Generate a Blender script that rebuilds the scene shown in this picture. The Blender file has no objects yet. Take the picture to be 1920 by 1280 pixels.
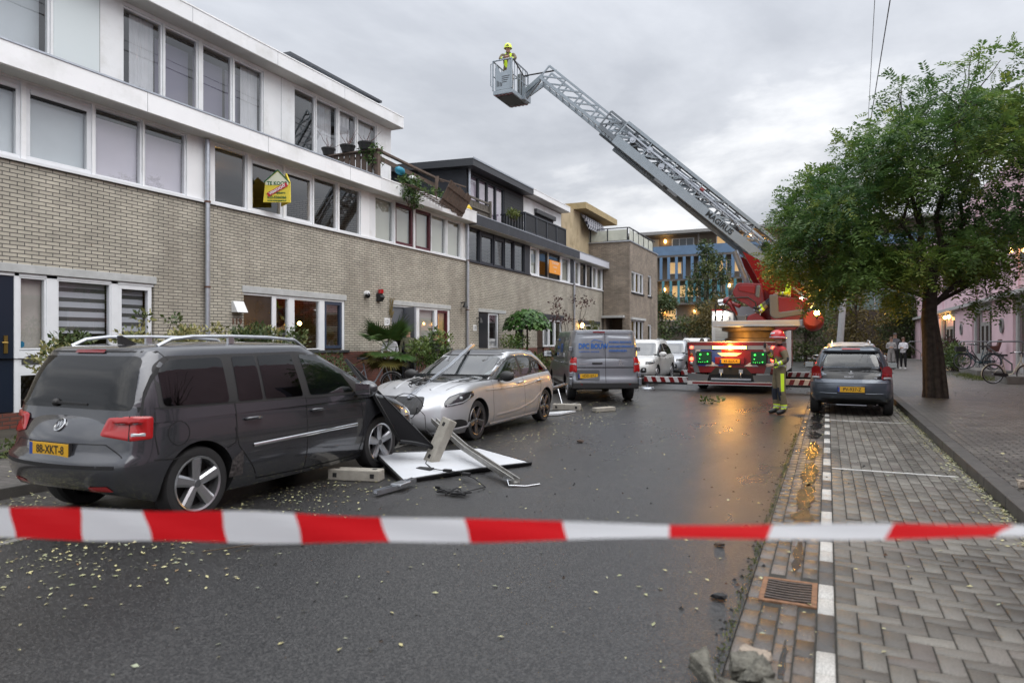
import bpy, bmesh, math, random
import numpy as np
from mathutils import Vector, Matrix
from mathutils.bvhtree import BVHTree
random.seed(7)
rng = np.random.default_rng(11)
S = bpy.context.scene
COL = S.collection
R = math.radians

# ------------------------------------------------------------------ camera, sky, sun, exposure
TH = math.atan(592 / 1280)
cam = bpy.data.cameras.new('camera')
cam.lens = 24.0; cam.sensor_width = 36.0
cam.clip_start = 0.1; cam.clip_end = 2000
cam.dof.use_dof = True; cam.dof.focus_distance = 13.0; cam.dof.aperture_fstop = 1.8
camo = bpy.data.objects.new('camera', cam); COL.objects.link(camo)
camo.location = (0, 0, 1.62); camo.rotation_euler = (R(90), 0, TH)
S.camera = camo

W = bpy.data.worlds.new('World'); S.world = W; W.use_nodes = True
nt = W.node_tree; nt.nodes.clear()
def WN(t, **k):
    n = nt.nodes.new(t)
    for a, b in k.items(): setattr(n, a, b)
    return n
def WL(a, b): nt.links.new(a, b)
def wmath(op, a, b=None, clamp=False):
    n = WN('ShaderNodeMath', operation=op, use_clamp=clamp)
    for i, v in enumerate((a, b)):
        if v is None: continue
        if isinstance(v, (int, float)): n.inputs[i].default_value = v
        else: WL(v, n.inputs[i])
    return n.outputs[0]
SUN_EL, SUN_AZ = R(48), R(108)           # soft sun behind the cloud, to the right of and behind the viewer
sky = WN('ShaderNodeTexSky', sky_type='NISHITA', sun_disc=False, sun_elevation=SUN_EL, sun_rotation=SUN_AZ)
tc = WN('ShaderNodeTexCoord'); sx = WN('ShaderNodeSeparateXYZ'); WL(tc.outputs['Generated'], sx.inputs[0])
zz = wmath('MAXIMUM', sx.outputs[2], 0.0)
zd = wmath('ADD', zz, 0.16)
cx = wmath('DIVIDE', sx.outputs[0], zd); cy = wmath('DIVIDE', sx.outputs[1], zd)
cv = WN('ShaderNodeCombineXYZ'); WL(cx, cv.inputs[0]); WL(cy, cv.inputs[1])
n1 = WN('ShaderNodeTexNoise'); n1.inputs['Scale'].default_value = 0.8; n1.inputs['Detail'].default_value = 7; n1.inputs['Roughness'].default_value = 0.57
n1.inputs['Distortion'].default_value = 0.25
mp = WN('ShaderNodeMapping'); mp.inputs['Location'].default_value = (7.7, 3.1, 0); WL(cv.outputs[0], mp.inputs[0]); WL(mp.outputs[0], n1.inputs['Vector'])
rp = WN('ShaderNodeValToRGB'); WL(n1.outputs['Fac'], rp.inputs[0])
rp.color_ramp.elements[0].position = 0.35; rp.color_ramp.elements[0].color = (0.38, 0.40, 0.44, 1)
rp.color_ramp.elements[1].position = 0.63; rp.color_ramp.elements[1].color = (0.87, 0.875, 0.885, 1)
e = rp.color_ramp.elements.new(0.48); e.color = (0.50, 0.52, 0.56, 1)
# overcast luminance: brighter towards the zenith and on the side of the hidden sun, a pale band at the horizon
hz = wmath('POWER', wmath('SUBTRACT', 1.0, zz), 9.0)
up = wmath('MULTIPLY', wmath('POWER', zz, 1.5), 2.3)
sd = (math.cos(SUN_EL) * math.sin(SUN_AZ), math.cos(SUN_EL) * math.cos(SUN_AZ), math.sin(SUN_EL))
dot = WN('ShaderNodeVectorMath', operation='DOT_PRODUCT'); WL(tc.outputs['Generated'], dot.inputs[0]); dot.inputs[1].default_value = sd
sg = wmath('MULTIPLY', wmath('POWER', wmath('MAXIMUM', dot.outputs['Value'], 0.0), 2.0), 0.35)
lum = wmath('ADD', wmath('ADD', 0.87, wmath('MULTIPLY', hz, 0.25)), wmath('ADD', up, sg))
mixc = WN('ShaderNodeMix', data_type='RGBA', blend_type='MULTIPLY'); mixc.inputs[0].default_value = 1.0
WL(rp.outputs[0], mixc.inputs[6]); 
lc = WN('ShaderNodeCombineXYZ'); 
for i in range(3): WL(lum, lc.inputs[i])
WL(lc.outputs[0], mixc.inputs[7])
sc10 = WN('ShaderNodeVectorMath', operation='SCALE'); sc10.inputs['Scale'].default_value = 10.0; WL(mixc.outputs[2], sc10.inputs[0])
mixs = WN('ShaderNodeMix', data_type='RGBA'); mixs.inputs[0].default_value = 0.96
WL(sky.outputs[0], mixs.inputs[6]); WL(sc10.outputs[0], mixs.inputs[7])
bg = WN('ShaderNodeBackground'); bg.inputs['Strength'].default_value = 0.1
WL(mixs.outputs[2], bg.inputs[0])
wo = WN('ShaderNodeOutputWorld'); WL(bg.outputs[0], wo.inputs[0])

sun = bpy.data.lights.new('sun', 'SUN'); sun.energy = 1.4; sun.angle = R(60); sun.color = (1.0, 0.97, 0.93)
suno = bpy.data.objects.new('sun', sun); COL.objects.link(suno)
suno.rotation_euler = Vector(sd).to_track_quat('Z', 'Y').to_euler()
S.view_settings.view_transform = 'Standard'; S.view_settings.look = 'None'
S.view_settings.exposure = 0.22; S.view_settings.gamma = 1.0
S.render.engine = 'CYCLES'
S.cycles.use_denoising = True
S.cycles.max_bounces = 8; S.cycles.transparent_max_bounces = 12
S.cycles.sample_clamp_indirect = 6.0
S.cycles.caustics_reflective = False; S.cycles.caustics_refractive = False

# ------------------------------------------------------------------ helpers
def tag(o, label=None, cat=None, group=None, kind=None):
    if label: o['label'] = label
    if cat: o['category'] = cat
    if group: o['group'] = group
    if kind: o['kind'] = kind
    return o
def thing(name, label, cat, loc=(0, 0, 0), rotz=0.0, group=None):
    o = bpy.data.objects.new(name, None); COL.objects.link(o)
    o.location = loc; o.rotation_euler = (0, 0, rotz); o.empty_display_size = 0.2
    return tag(o, label, cat, group)
def root_matrix(o):
    while o.parent: o = o.parent
    if o.type != 'EMPTY' : return o.matrix_basis.copy()
    return Matrix.LocRotScale(o.location, o.rotation_euler, o.scale)
class MB:
    def __init__(s): s.v = []; s.f = []; s.m = []; s.M = None
    def add(s, vs, fs, mi=0):
        b = len(s.v)
        if s.M is not None: vs = [s.M @ Vector(p) for p in vs]
        s.v += [tuple(p) for p in vs]; s.f += [tuple(i + b for i in f) for f in fs]; s.m += [mi] * len(fs)
        return s
    def box(s, x0, x1, y0, y1, z0, z1, mi=0):
        return s.add([(x0, y0, z0), (x1, y0, z0), (x1, y1, z0), (x0, y1, z0), (x0, y0, z1), (x1, y0, z1), (x1, y1, z1), (x0, y1, z1)],
              [(0, 3, 2, 1), (4, 5, 6, 7), (0, 1, 5, 4), (1, 2, 6, 5), (2, 3, 7, 6), (3, 0, 4, 7)], mi)
    def bar(s, a, b, w, h=None, mi=0, up=(0, 0, 1), n=None):
        a, b = Vector(a), Vector(b); h = h or w; d = (b - a)
        if d.length < 1e-6: return s
        d.normalize(); u = Vector(up)
        if abs(d.dot(u)) > 0.98: u = Vector((0, 1, 0)) if abs(d.y) < .9 else Vector((1, 0, 0))
        x = d.cross(u).normalized() * (w / 2); y = x.cross(d).normalized() * (h / 2)
        vs = [a - x - y, a + x - y, a + x + y, a - x + y, b - x - y, b + x - y, b + x + y, b - x + y]
        return s.add(vs, [(0, 1, 2, 3), (7, 6, 5, 4), (0, 4, 5, 1), (1, 5, 6, 2), (2, 6, 7, 3), (3, 7, 4, 0)], mi)
    def tube(s, pts, r, n=8, mi=0, cap=True):
        pts = [Vector(p) for p in pts]; k = len(pts)
        rs = r if isinstance(r, (list, tuple)) else [r] * k
        vs = []; pu = None
        for i, p in enumerate(pts):
            d = (pts[min(i + 1, k - 1)] - pts[max(i - 1, 0)])
            if d.length < 1e-9: d = Vector((0, 0, 1))
            d.normalize()
            u = pu if pu is not None else (Vector((0, 0, 1)) if abs(d.z) < .9 else Vector((1, 0, 0)))
            x = d.cross(u)
            if x.length < 1e-6: x = d.cross(Vector((.3, 1, .2)))
            x.normalize(); y = x.cross(d).normalized(); pu = y
            for j in range(n):
                a = 2 * math.pi * j / n
                vs.append(p + (x * math.cos(a) + y * math.sin(a)) * rs[i])
        fs = [(i * n + j, i * n + (j + 1) % n, (i + 1) * n + (j + 1) % n, (i + 1) * n + j) for i in range(k - 1) for j in range(n)]
        if cap: fs += [tuple(range(n - 1, -1, -1)), tuple((k - 1) * n + j for j in range(n))]
        return s.add(vs, fs, mi)
    def lathe(s, prof, n=24, mi=0, M=None):
        vs = []; k = len(prof)
        for r_, z_ in prof:
            for j in range(n):
                a = 2 * math.pi * j / n; vs.append(Vector((r_ * math.cos(a), r_ * math.sin(a), z_)))
        if M is not None: vs = [M @ p for p in vs]
        fs = [(i * n + j, i * n + (j + 1) % n, (i + 1) * n + (j + 1) % n, (i + 1) * n + j) for i in range(k - 1) for j in range(n)]
        return s.add(vs, fs, mi)
    def prism(s, outline, f0, f1, mi=0):
        """outline 2D; f0,f1 map a 2D point to 3D on the two ends"""
        k = len(outline)
        vs = [f0(*p) for p in outline] + [f1(*p) for p in outline]
        fs = [tuple(range(k - 1, -1, -1)), tuple(range(k, 2 * k))] + [(i, (i + 1) % k, k + (i + 1) % k, k + i) for i in range(k)]
        return s.add(vs, fs, mi)
    def ico(s, c, r, sub=2, mi=0, squash=(1, 1, 1), jit=0):
        bm = bmesh.new(); bmesh.ops.create_icosphere(bm, subdivisions=sub, radius=1)
        vs = [Vector((p.co.x * squash[0], p.co.y * squash[1], p.co.z * squash[2])) * r * (1 + jit * (random.random() - .5)) + Vector(c) for p in bm.verts]
        fs = [tuple(v.index for v in f.verts) for f in bm.faces]; bm.free()
        return s.add(vs, fs, mi)
    def build(s, name, mats, parent=None, smooth=False, local=False, bevel=0.0, label=None):
        me = bpy.data.meshes.new(name)
        vs = s.v
        if parent is not None and not local:
            inv = root_matrix(parent).inverted(); vs = [tuple(inv @ Vector(p)) for p in vs]
        me.from_pydata(vs, [], s.f); me.validate()
        if not isinstance(mats, (list, tuple)): mats = [mats]
        for m in mats: me.materials.append(m)
        if len(mats) > 1 and len(me.polygons) == len(s.m): me.polygons.foreach_set('material_index', s.m)
        bm = bmesh.new(); bm.from_mesh(me); bmesh.ops.recalc_face_normals(bm, faces=bm.faces[:]); bm.to_mesh(me); bm.free()
        if smooth:
            me.shade_smooth()
            if smooth != True: me.set_sharp_from_angle(angle=R(smooth))
        o = bpy.data.objects.new(name, me); COL.objects.link(o)
        if parent is not None: o.parent = parent
        if bevel:
            b = o.modifiers.new('bevel', 'BEVEL'); b.width = bevel; b.segments = 2; b.limit_method = 'ANGLE'; b.angle_limit = R(40)
        if label: o['label'] = label
        return o
def text(s, size, mat, parent, M, name='lettering', extrude=0.001, local=True, align='CENTER', squeeze=1.0, bold=0.0):
    cu = bpy.data.curves.new(name, 'FONT'); cu.body = s; cu.size = size; cu.align_x = align; cu.align_y = 'CENTER'
    cu.extrude = extrude; cu.offset = bold; cu.resolution_u = 3
    o = bpy.data.objects.new('tmp', cu); COL.objects.link(o)
    dg = bpy.context.evaluated_depsgraph_get(); dg.update()
    me = bpy.data.meshes.new_from_object(o.evaluated_get(dg)); bpy.data.objects.remove(o)
    T = M @ Matrix.Diagonal((squeeze, 1, 1, 1))
    if parent is not None and not local: T = root_matrix(parent).inverted() @ T
    me.transform(T); me.materials.clear(); me.materials.append(mat); me.name = name
    ob = bpy.data.objects.new(name, me); COL.objects.link(ob); ob.parent = parent
    return ob
def frame(o, x, y):
    """matrix with origin o, local X along x, local Y along y"""
    x = Vector(x).normalized(); y = Vector(y); z = x.cross(y).normalized(); y = z.cross(x)
    m = Matrix((x, y, z)).transposed().to_4x4(); m.translation = Vector(o); return m
def copy_tree(o, parent=None):
    c = o.copy(); COL.objects.link(c); c.parent = parent
    for ch in [q for q in o.children]: copy_tree(ch, c)
    return c

# ------------------------------------------------------------------ materials
MATS = {}
def M(name, col, rough=.6, metal=0., var=0., vs=6., bump=0., bs=80., coat=0., emit=None, es=0., spec=.5, alpha=None, noise_detail=4, dirt=None, ds=1.5, det2=0):
    if name in MATS: return MATS[name]
    m = bpy.data.materials.new(name); m.use_nodes = True; t = m.node_tree; b = t.nodes['Principled BSDF']
    c = (*col, 1)
    b.inputs['Base Color'].default_value = c; b.inputs['Roughness'].default_value = rough; b.inputs['Metallic'].default_value = metal
    b.inputs['Specular IOR Level'].default_value = spec
    if coat: b.inputs['Coat Weight'].default_value = coat; b.inputs['Coat Roughness'].default_value = .04
    if emit: b.inputs['Emission Color'].default_value = (*emit, 1); b.inputs['Emission Strength'].default_value = es
    tcn = t.nodes.new('ShaderNodeTexCoord')
    last = None
    if var:
        n = t.nodes.new('ShaderNodeTexNoise'); n.inputs['Scale'].default_value = vs; n.inputs['Detail'].default_value = noise_detail
        t.links.new(tcn.outputs['Object'], n.inputs['Vector'])
        mr = t.nodes.new('ShaderNodeMapRange'); mr.inputs[1].default_value = .3; mr.inputs[2].default_value = .7
        mr.inputs[3].default_value = 1 - var; mr.inputs[4].default_value = 1 + var
        t.links.new(n.outputs['Fac'], mr.inputs[0])
        vm = t.nodes.new('ShaderNodeVectorMath'); vm.operation = 'SCALE'; vm.inputs[0].default_value = col
        t.links.new(mr.outputs[0], vm.inputs['Scale']); last = vm.outputs[0]
    if dirt:
        n2 = t.nodes.new('ShaderNodeTexNoise'); n2.inputs['Scale'].default_value = ds; n2.inputs['Detail'].default_value = 8; n2.inputs['Roughness'].default_value = .65
        t.links.new(tcn.outputs['Object'], n2.inputs['Vector'])
        r2 = t.nodes.new('ShaderNodeMapRange'); r2.inputs[1].default_value = .5; r2.inputs[2].default_value = .75
        r2.inputs[3].default_value = 0; r2.inputs[4].default_value = .7; t.links.new(n2.outputs['Fac'], r2.inputs[0])
        mx = t.nodes.new('ShaderNodeMix'); mx.data_type = 'RGBA'; t.links.new(r2.outputs[0], mx.inputs[0])
        if last is None: mx.inputs[6].default_value = c
        else: t.links.new(last, mx.inputs[6])
        mx.inputs[7].default_value = (*dirt, 1); last = mx.outputs[2]
    if last is not None: t.links.new(last, b.inputs['Base Color'])
    if bump:
        n3 = t.nodes.new('ShaderNodeTexNoise'); n3.inputs['Scale'].default_value = bs; n3.inputs['Detail'].default_value = 3
        t.links.new(tcn.outputs['Object'], n3.inputs['Vector'])
        bp = t.nodes.new('ShaderNodeBump'); bp.inputs['Strength'].default_value = bump; bp.inputs['Distance'].default_value = .01
        t.links.new(n3.outputs['Fac'], bp.inputs['Height']); t.links.new(bp.outputs[0], b.inputs['Normal'])
    MATS[name] = m; return m
def brickmat(name, c1, c2, mortar, bw=.236, rh=.068, ms=.0065, floor=False, rough=.8, bump=.6, rot=0., var=.25, vs=1.2, offset=.5, stain=None):
    if name in MATS: return MATS[name]
    m = bpy.data.materials.new(name); m.use_nodes = True; t = m.node_tree; b = t.nodes['Principled BSDF']; N = t.nodes.new; L = t.links.new
    tcn = N('ShaderNodeTexCoord'); s = N('ShaderNodeSeparateXYZ'); L(tcn.outputs['Object'], s.inputs[0])
    cb = N('ShaderNodeCombineXYZ')
    if floor: L(s.outputs[0], cb.inputs[0]); L(s.outputs[1], cb.inputs[1])
    else:
        g = N('ShaderNodeNewGeometry'); gs = N('ShaderNodeSeparateXYZ'); L(g.outputs['True Normal'], gs.inputs[0])
        def mth(op, a, b_=None):
            n = N('ShaderNodeMath'); n.operation = op
            L(a, n.inputs[0])
            if b_ is not None:
                if isinstance(b_, float): n.inputs[1].default_value = b_
                else: L(b_, n.inputs[1])
            return n.outputs[0]
        nx = mth('GREATER_THAN', mth('ABSOLUTE', gs.outputs[0]), .5)
        mx0 = N('ShaderNodeMix'); mx0.data_type = 'FLOAT'; L(nx, mx0.inputs[0]); L(s.outputs[0], mx0.inputs[2]); L(s.outputs[1], mx0.inputs[3])
        L(mx0.outputs[0], cb.inputs[0]); L(s.outputs[2], cb.inputs[1])
    mpn = N('ShaderNodeMapping'); mpn.inputs['Rotation'].default_value = (0, 0, rot); L(cb.outputs[0], mpn.inputs[0])
    br = N('ShaderNodeTexBrick'); br.inputs['Scale'].default_value = 1; br.inputs['Brick Width'].default_value = bw; br.inputs['Row Height'].default_value = rh
    br.inputs['Mortar Size'].default_value = ms; br.inputs['Mortar Smooth'].default_value = .15; br.offset = offset; br.inputs['Bias'].default_value = -.1
    br.inputs['Color1'].default_value = (*c1, 1); br.inputs['Color2'].default_value = (*c2, 1); br.inputs['Mortar'].default_value = (*mortar, 1)
    L(mpn.outputs[0], br.inputs['Vector'])
    n = N('ShaderNodeTexNoise'); n.inputs['Scale'].default_value = vs; n.inputs['Detail'].default_value = 8; n.inputs['Roughness'].default_value = .65; L(tcn.outputs['Object'], n.inputs['Vector'])
    mr = N('ShaderNodeMapRange'); mr.inputs[1].default_value = .3; mr.inputs[2].default_value = .7; mr.inputs[3].default_value = 1 - var; mr.inputs[4].default_value = 1 + var; L(n.outputs['Fac'], mr.inputs[0])
    vm = N('ShaderNodeVectorMath'); vm.operation = 'SCALE'; L(br.outputs['Color'], vm.inputs[0]); L(mr.outputs[0], vm.inputs['Scale'])
    outc = vm.outputs[0]
    if stain:
        n5 = N('ShaderNodeTexNoise'); n5.inputs['Scale'].default_value = .55; n5.inputs['Detail'].default_value = 9; n5.inputs['Roughness'].default_value = .7
        mp5 = N('ShaderNodeMapping'); mp5.inputs['Scale'].default_value = (1, 1, .45); L(tcn.outputs['Object'], mp5.inputs[0]); L(mp5.outputs[0], n5.inputs['Vector'])
        r5 = N('ShaderNodeMapRange'); r5.inputs[1].default_value = .52; r5.inputs[2].default_value = .72; r5.inputs[4].default_value = .6; L(n5.outputs['Fac'], r5.inputs[0])
        m5 = N('ShaderNodeMix'); m5.data_type = 'RGBA'; L(r5.outputs[0], m5.inputs[0]); L(outc, m5.inputs[6]); m5.inputs[7].default_value = (*stain, 1); outc = m5.outputs[2]
    L(outc, b.inputs['Base Color'])
    b.inputs['Roughness'].default_value = rough
    n2 = N('ShaderNodeTexNoise'); n2.inputs['Scale'].default_value = 55; n2.inputs['Detail'].default_value = 4; L(tcn.outputs['Object'], n2.inputs['Vector'])
    ad = N('ShaderNodeMath'); ad.operation = 'MULTIPLY_ADD'; L(n2.outputs['Fac'], ad.inputs[0]); ad.inputs[1].default_value = .5
    iv = N('ShaderNodeMath'); iv.operation = 'SUBTRACT'; iv.inputs[0].default_value = 1; L(br.outputs['Fac'], iv.inputs[1]); L(iv.outputs[0], ad.inputs[2])
    bp = N('ShaderNodeBump'); bp.inputs['Strength'].default_value = bump; bp.inputs['Distance'].default_value = .012; L(ad.outputs[0], bp.inputs['Height']); L(bp.outputs[0], b.inputs['Normal'])
    MATS[name] = m; return m
def glassmat(name, tint=(.8, .84, .84), boost=1.5, base=.06, rough=0.0, wavy=0.0):
    if name in MATS: return MATS[name]
    m = bpy.data.materials.new(name); m.use_nodes = True; t = m.node_tree; t.nodes.clear(); N = t.nodes.new; L = t.links.new
    o = N('ShaderNodeOutputMaterial'); mx = N('ShaderNodeMixShader'); tr = N('ShaderNodeBsdfTransparent'); gl = N('ShaderNodeBsdfGlossy')
    tr.inputs[0].default_value = (*tint, 1); gl.inputs['Roughness'].default_value = rough
    fr = N('ShaderNodeFresnel'); ge = N('ShaderNodeNewGeometry'); ib = N('ShaderNodeMapRange'); ib.inputs[3].default_value = 1.52; ib.inputs[4].default_value = 1 / 1.52; L(ge.outputs['Backfacing'], ib.inputs[0]); L(ib.outputs[0], fr.inputs['IOR'])
    ma = N('ShaderNodeMath'); ma.operation = 'MULTIPLY_ADD'; ma.use_clamp = True; L(fr.outputs[0], ma.inputs[0]); ma.inputs[1].default_value = boost; ma.inputs[2].default_value = base
    if wavy:
        tcn = N('ShaderNodeTexCoord'); n3 = N('ShaderNodeTexNoise'); n3.inputs['Scale'].default_value = 1.3; L(tcn.outputs['Object'], n3.inputs['Vector'])
        bp = N('ShaderNodeBump'); bp.inputs['Strength'].default_value = wavy; bp.inputs['Distance'].default_value = .02; L(n3.outputs['Fac'], bp.inputs['Height'])
        L(bp.outputs[0], gl.inputs['Normal'])
    L(ma.outputs[0], mx.inputs[0]); L(tr.outputs[0], mx.inputs[1]); L(gl.outputs[0], mx.inputs[2]); L(mx.outputs[0], o.inputs[0])
    MATS[name] = m; return m
def leafmat(name, ramp, rough=.5, trans=.25):
    """leaf colour drawn per leaf from a face attribute 'tint' (0..1)"""
    if name in MATS: return MATS[name]
    m = bpy.data.materials.new(name); m.use_nodes = True; t = m.node_tree; b = t.nodes['Principled BSDF']; N = t.nodes.new; L = t.links.new
    a = N('ShaderNodeAttribute'); a.attribute_name = 'tint'; r = N('ShaderNodeValToRGB'); L(a.outputs['Fac'], r.inputs[0])
    els = r.color_ramp.elements
    els[0].position = ramp[0][0]; els[0].color = (*ramp[0][1], 1); els[1].position = ramp[-1][0]; els[1].color = (*ramp[-1][1], 1)
    for p, c in ramp[1:-1]:
        q = els.new(p); q.color = (*c, 1)
    L(r.outputs[0], b.inputs['Base Color']); b.inputs['Roughness'].default_value = rough; b.inputs['Specular IOR Level'].default_value = .35
    tl = N('ShaderNodeBsdfTranslucent'); L(r.outputs[0], tl.inputs[0]); mx = N('ShaderNodeMixShader'); mx.inputs[0].default_value = trans
    o = t.nodes['Material Output']; L(b.outputs[0], mx.inputs[1]); L(tl.outputs[0], mx.inputs[2]); L(mx.outputs[0], o.inputs[0])
    MATS[name] = m; return m
def leaves(name, V, F, tint, mat, parent=None, local=False):
    """one mesh from numpy arrays: V (n,3), F list of index arrays (quads), tint one value per face"""
    me = bpy.data.meshes.new(name)
    V = np.asarray(V, dtype=np.float64)
    if parent is not None and not local:
        inv = np.array(root_matrix(parent).inverted()); V = V @ inv[:3, :3].T + inv[:3, 3]
    F = np.asarray(F, dtype=np.int32); k = F.shape[1]
    me.vertices.add(len(V)); me.vertices.foreach_set('co', V.ravel())
    me.loops.add(F.size); me.loops.foreach_set('vertex_index', F.ravel())
    me.polygons.add(len(F)); me.polygons.foreach_set('loop_start', np.arange(0, F.size, k, dtype=np.int32))
    me.update(); me.validate()
    at = me.attributes.new('tint', 'FLOAT', 'FACE'); at.data.foreach_set('value', np.asarray(tint, dtype=np.float32))
    me.materials.append(mat)
    o = bpy.data.objects.new(name, me); COL.objects.link(o)
    if parent is not None: o.parent = parent
    return o
def unit(a): return a / (np.linalg.norm(a, axis=-1, keepdims=True) + 1e-9)
def leaf_quads(P, D, Nn, ln, wd):
    """P base points, D direction, Nn approximate normal; diamond-shaped leaves as quads"""
    D = unit(D); X = unit(np.cross(D, Nn)); ln = np.asarray(ln).reshape(-1, 1); wd = np.asarray(wd).reshape(-1, 1)
    Z = np.cross(X, D)
    a = P; b = P + D * ln * .45 + X * wd * .5 + Z * wd * .12; c = P + D * ln; d = P + D * ln * .45 - X * wd * .5 + Z * wd * .12
    V = np.stack([a, b, c, d], 1).reshape(-1, 3); F = np.arange(len(P) * 4).reshape(-1, 4)
    return V, F
def rdir(n, up=0.0):
    d = rng.normal(size=(n, 3)); d[:, 2] += up; return unit(d)

white = M('white_paint', (.74, .755, .775), .45, var=.04, vs=2, dirt=(.5, .5, .47), ds=1.1)
whitepanel = M('white_panel', (.84, .85, .87), .5, var=.03, vs=1.5, dirt=(.55, .56, .54), ds=.9)
soffit = M('soffit_board', (.62, .61, .58), .7, var=.06, vs=2)
frame_w = M('white_frame', (.72, .74, .77), .35, var=.03)
frame_d = M('dark_frame', (.02, .024, .034), .35)
frame_m = M('maroon_frame', (.075, .008, .016), .35)
frame_b = M('blue_grey_frame', (.035, .05, .085), .35)
black = M('black_rubber', (.012, .012, .013), .6)
blackgloss = M('black_gloss', (.008, .008, .009), .12)
chrome = M('chrome', (.75, .76, .78), .12, metal=1)
alu = M('aluminium', (.62, .64, .67), .32, metal=1, var=.1, vs=12)
galv = M('galvanised', (.46, .49, .54), .42, metal=.85, var=.1, vs=9)
greysteel = M('grey_ladder_paint', (.29, .335, .375), .38, metal=.25, var=.06, vs=4)
conc = M('concrete', (.32, .30, .26), .85, var=.15, vs=9, bump=.5, bs=60)
lintelm = M('lintel_concrete', (.42, .43, .43), .8, var=.12, vs=5, bump=.2, bs=50)

# ------------------------------------------------------------------ ground, road, kerbs, pavements
def groundmat(name, c0, c1, sp_scale, rough0, rough1, bump, wetscale=.35, patch=(.85, 1.15), wet_lo=.42, wet_hi=.62, spec=.5, coarse=None):
    m = bpy.data.materials.new(name); m.use_nodes = True; t = m.node_tree; b = t.nodes['Principled BSDF']; N = t.nodes.new; L = t.links.new
    tcn = N('ShaderNodeTexCoord')
    v = N('ShaderNodeTexVoronoi'); v.inputs['Scale'].default_value = sp_scale; L(tcn.outputs['Object'], v.inputs['Vector'])
    n = N('ShaderNodeTexNoise'); n.inputs['Scale'].default_value = sp_scale * .8; n.inputs['Detail'].default_value = 3; L(tcn.outputs['Object'], n.inputs['Vector'])
    sv = N('ShaderNodeSeparateColor'); L(v.outputs['Color'], sv.inputs[0])
    ml = N('ShaderNodeMath'); ml.operation = 'MULTIPLY'; L(sv.outputs[0], ml.inputs[0]); L(n.outputs['Fac'], ml.inputs[1])
    mr = N('ShaderNodeMapRange'); mr.inputs[1].default_value = .12; mr.inputs[2].default_value = .75; L(ml.outputs[0], mr.inputs[0])
    mx = N('ShaderNodeMix'); mx.data_type = 'RGBA'; L(mr.outputs[0], mx.inputs[0]); mx.inputs[6].default_value = (*c0, 1); mx.inputs[7].default_value = (*c1, 1)
    n2 = N('ShaderNodeTexNoise'); n2.inputs['Scale'].default_value = wetscale; n2.inputs['Detail'].default_value = 6; n2.inputs['Roughness'].default_value = .6
    mpx = N('ShaderNodeMapping'); mpx.inputs['Scale'].default_value = (1, .35, 1); L(tcn.outputs['Object'], mpx.inputs[0]); L(mpx.outputs[0], n2.inputs['Vector'])
    pr = N('ShaderNodeMapRange'); pr.inputs[1].default_value = .3; pr.inputs[2].default_value = .7; pr.inputs[3].default_value = patch[0]; pr.inputs[4].default_value = patch[1]; L(n2.outputs['Fac'], pr.inputs[0])
    vm = N('ShaderNodeVectorMath'); vm.operation = 'SCALE'; L(mx.outputs[2], vm.inputs[0]); L(pr.outputs[0], vm.inputs['Scale']); L(vm.outputs[0], b.inputs['Base Color'])
    rr = N('ShaderNodeMapRange'); rr.inputs[1].default_value = wet_lo; rr.inputs[2].default_value = wet_hi; rr.inputs[3].default_value = rough0; rr.inputs[4].default_value = rough1; L(n2.outputs['Fac'], rr.inputs[0]); L(rr.outputs[0], b.inputs['Roughness'])
    b.inputs['Specular IOR Level'].default_value = spec
    bp = N('ShaderNodeBump'); bp.inputs['Strength'].default_value = bump; bp.inputs['Distance'].default_value = .006
    L(v.outputs['Distance'], bp.inputs['Height']); L(bp.outputs[0], b.inputs['Normal'])
    MATS[name] = m; return m
asphalt = groundmat('wet_asphalt', (.008, .008, .0085), (.075, .073, .071), 95, .27, .43, .42, spec=.6)
earth = M('earth', (.045, .04, .03), .9, var=.35, vs=3, bump=.6, bs=30)
def sheet(name, x0, x1, y0, y1, z, mat, kind='structure', sub=1):
    mb = MB(); mb.add([(x0, y0, z), (x1, y0, z), (x1, y1, z), (x0, y1, z)], [(0, 1, 2, 3)])
    return tag(mb.build(name, mat), kind=kind)
sheet('ground', -400, 400, -60, 900, -.03, M('far_ground', (.06, .06, .055), .8, var=.3, vs=.3))
sheet('road', -5.98, -.47, -6, 62, 0, asphalt)
sheet('cross_road', -60, 40, 62.0, 76, -.004, asphalt)

def pavers(name, rects, z, mat, jz=.006, gap=.004, tilt=.0012, parent=None, kind='structure', h=.02, tint=None):
    V = []; F = []; T = []
    for q, (x, y, lx, ly) in enumerate(rects):
        a = lx / 2 - gap; b = ly / 2 - gap; dz = [random.uniform(-tilt, tilt) for _ in range(4)]; k = len(V); bv = .005
        V += [(x - a, y - b, z - h), (x + a, y - b, z - h), (x + a, y + b, z - h), (x - a, y + b, z - h)]
        V += [(x - a, y - b, z - bv + dz[0]), (x + a, y - b, z - bv + dz[1]), (x + a, y + b, z - bv + dz[2]), (x - a, y + b, z - bv + dz[3])]
        a -= bv; b -= bv
        V += [(x - a, y - b, z + dz[0]), (x + a, y - b, z + dz[1]), (x + a, y + b, z + dz[2]), (x - a, y + b, z + dz[3])]
        F += [(k + 8, k + 9, k + 10, k + 11)]
        for o in (0, 4):
            F += [(k + o + i, k + o + (i + 1) % 4, k + o + 4 + (i + 1) % 4, k + o + 4 + i) for i in range(4)]
        t = random.random() if tint is None else tint[q]
        T += [t] * 9
    o = leaves(name, V, F, T, mat, parent); tag(o, kind=kind); return o
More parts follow.
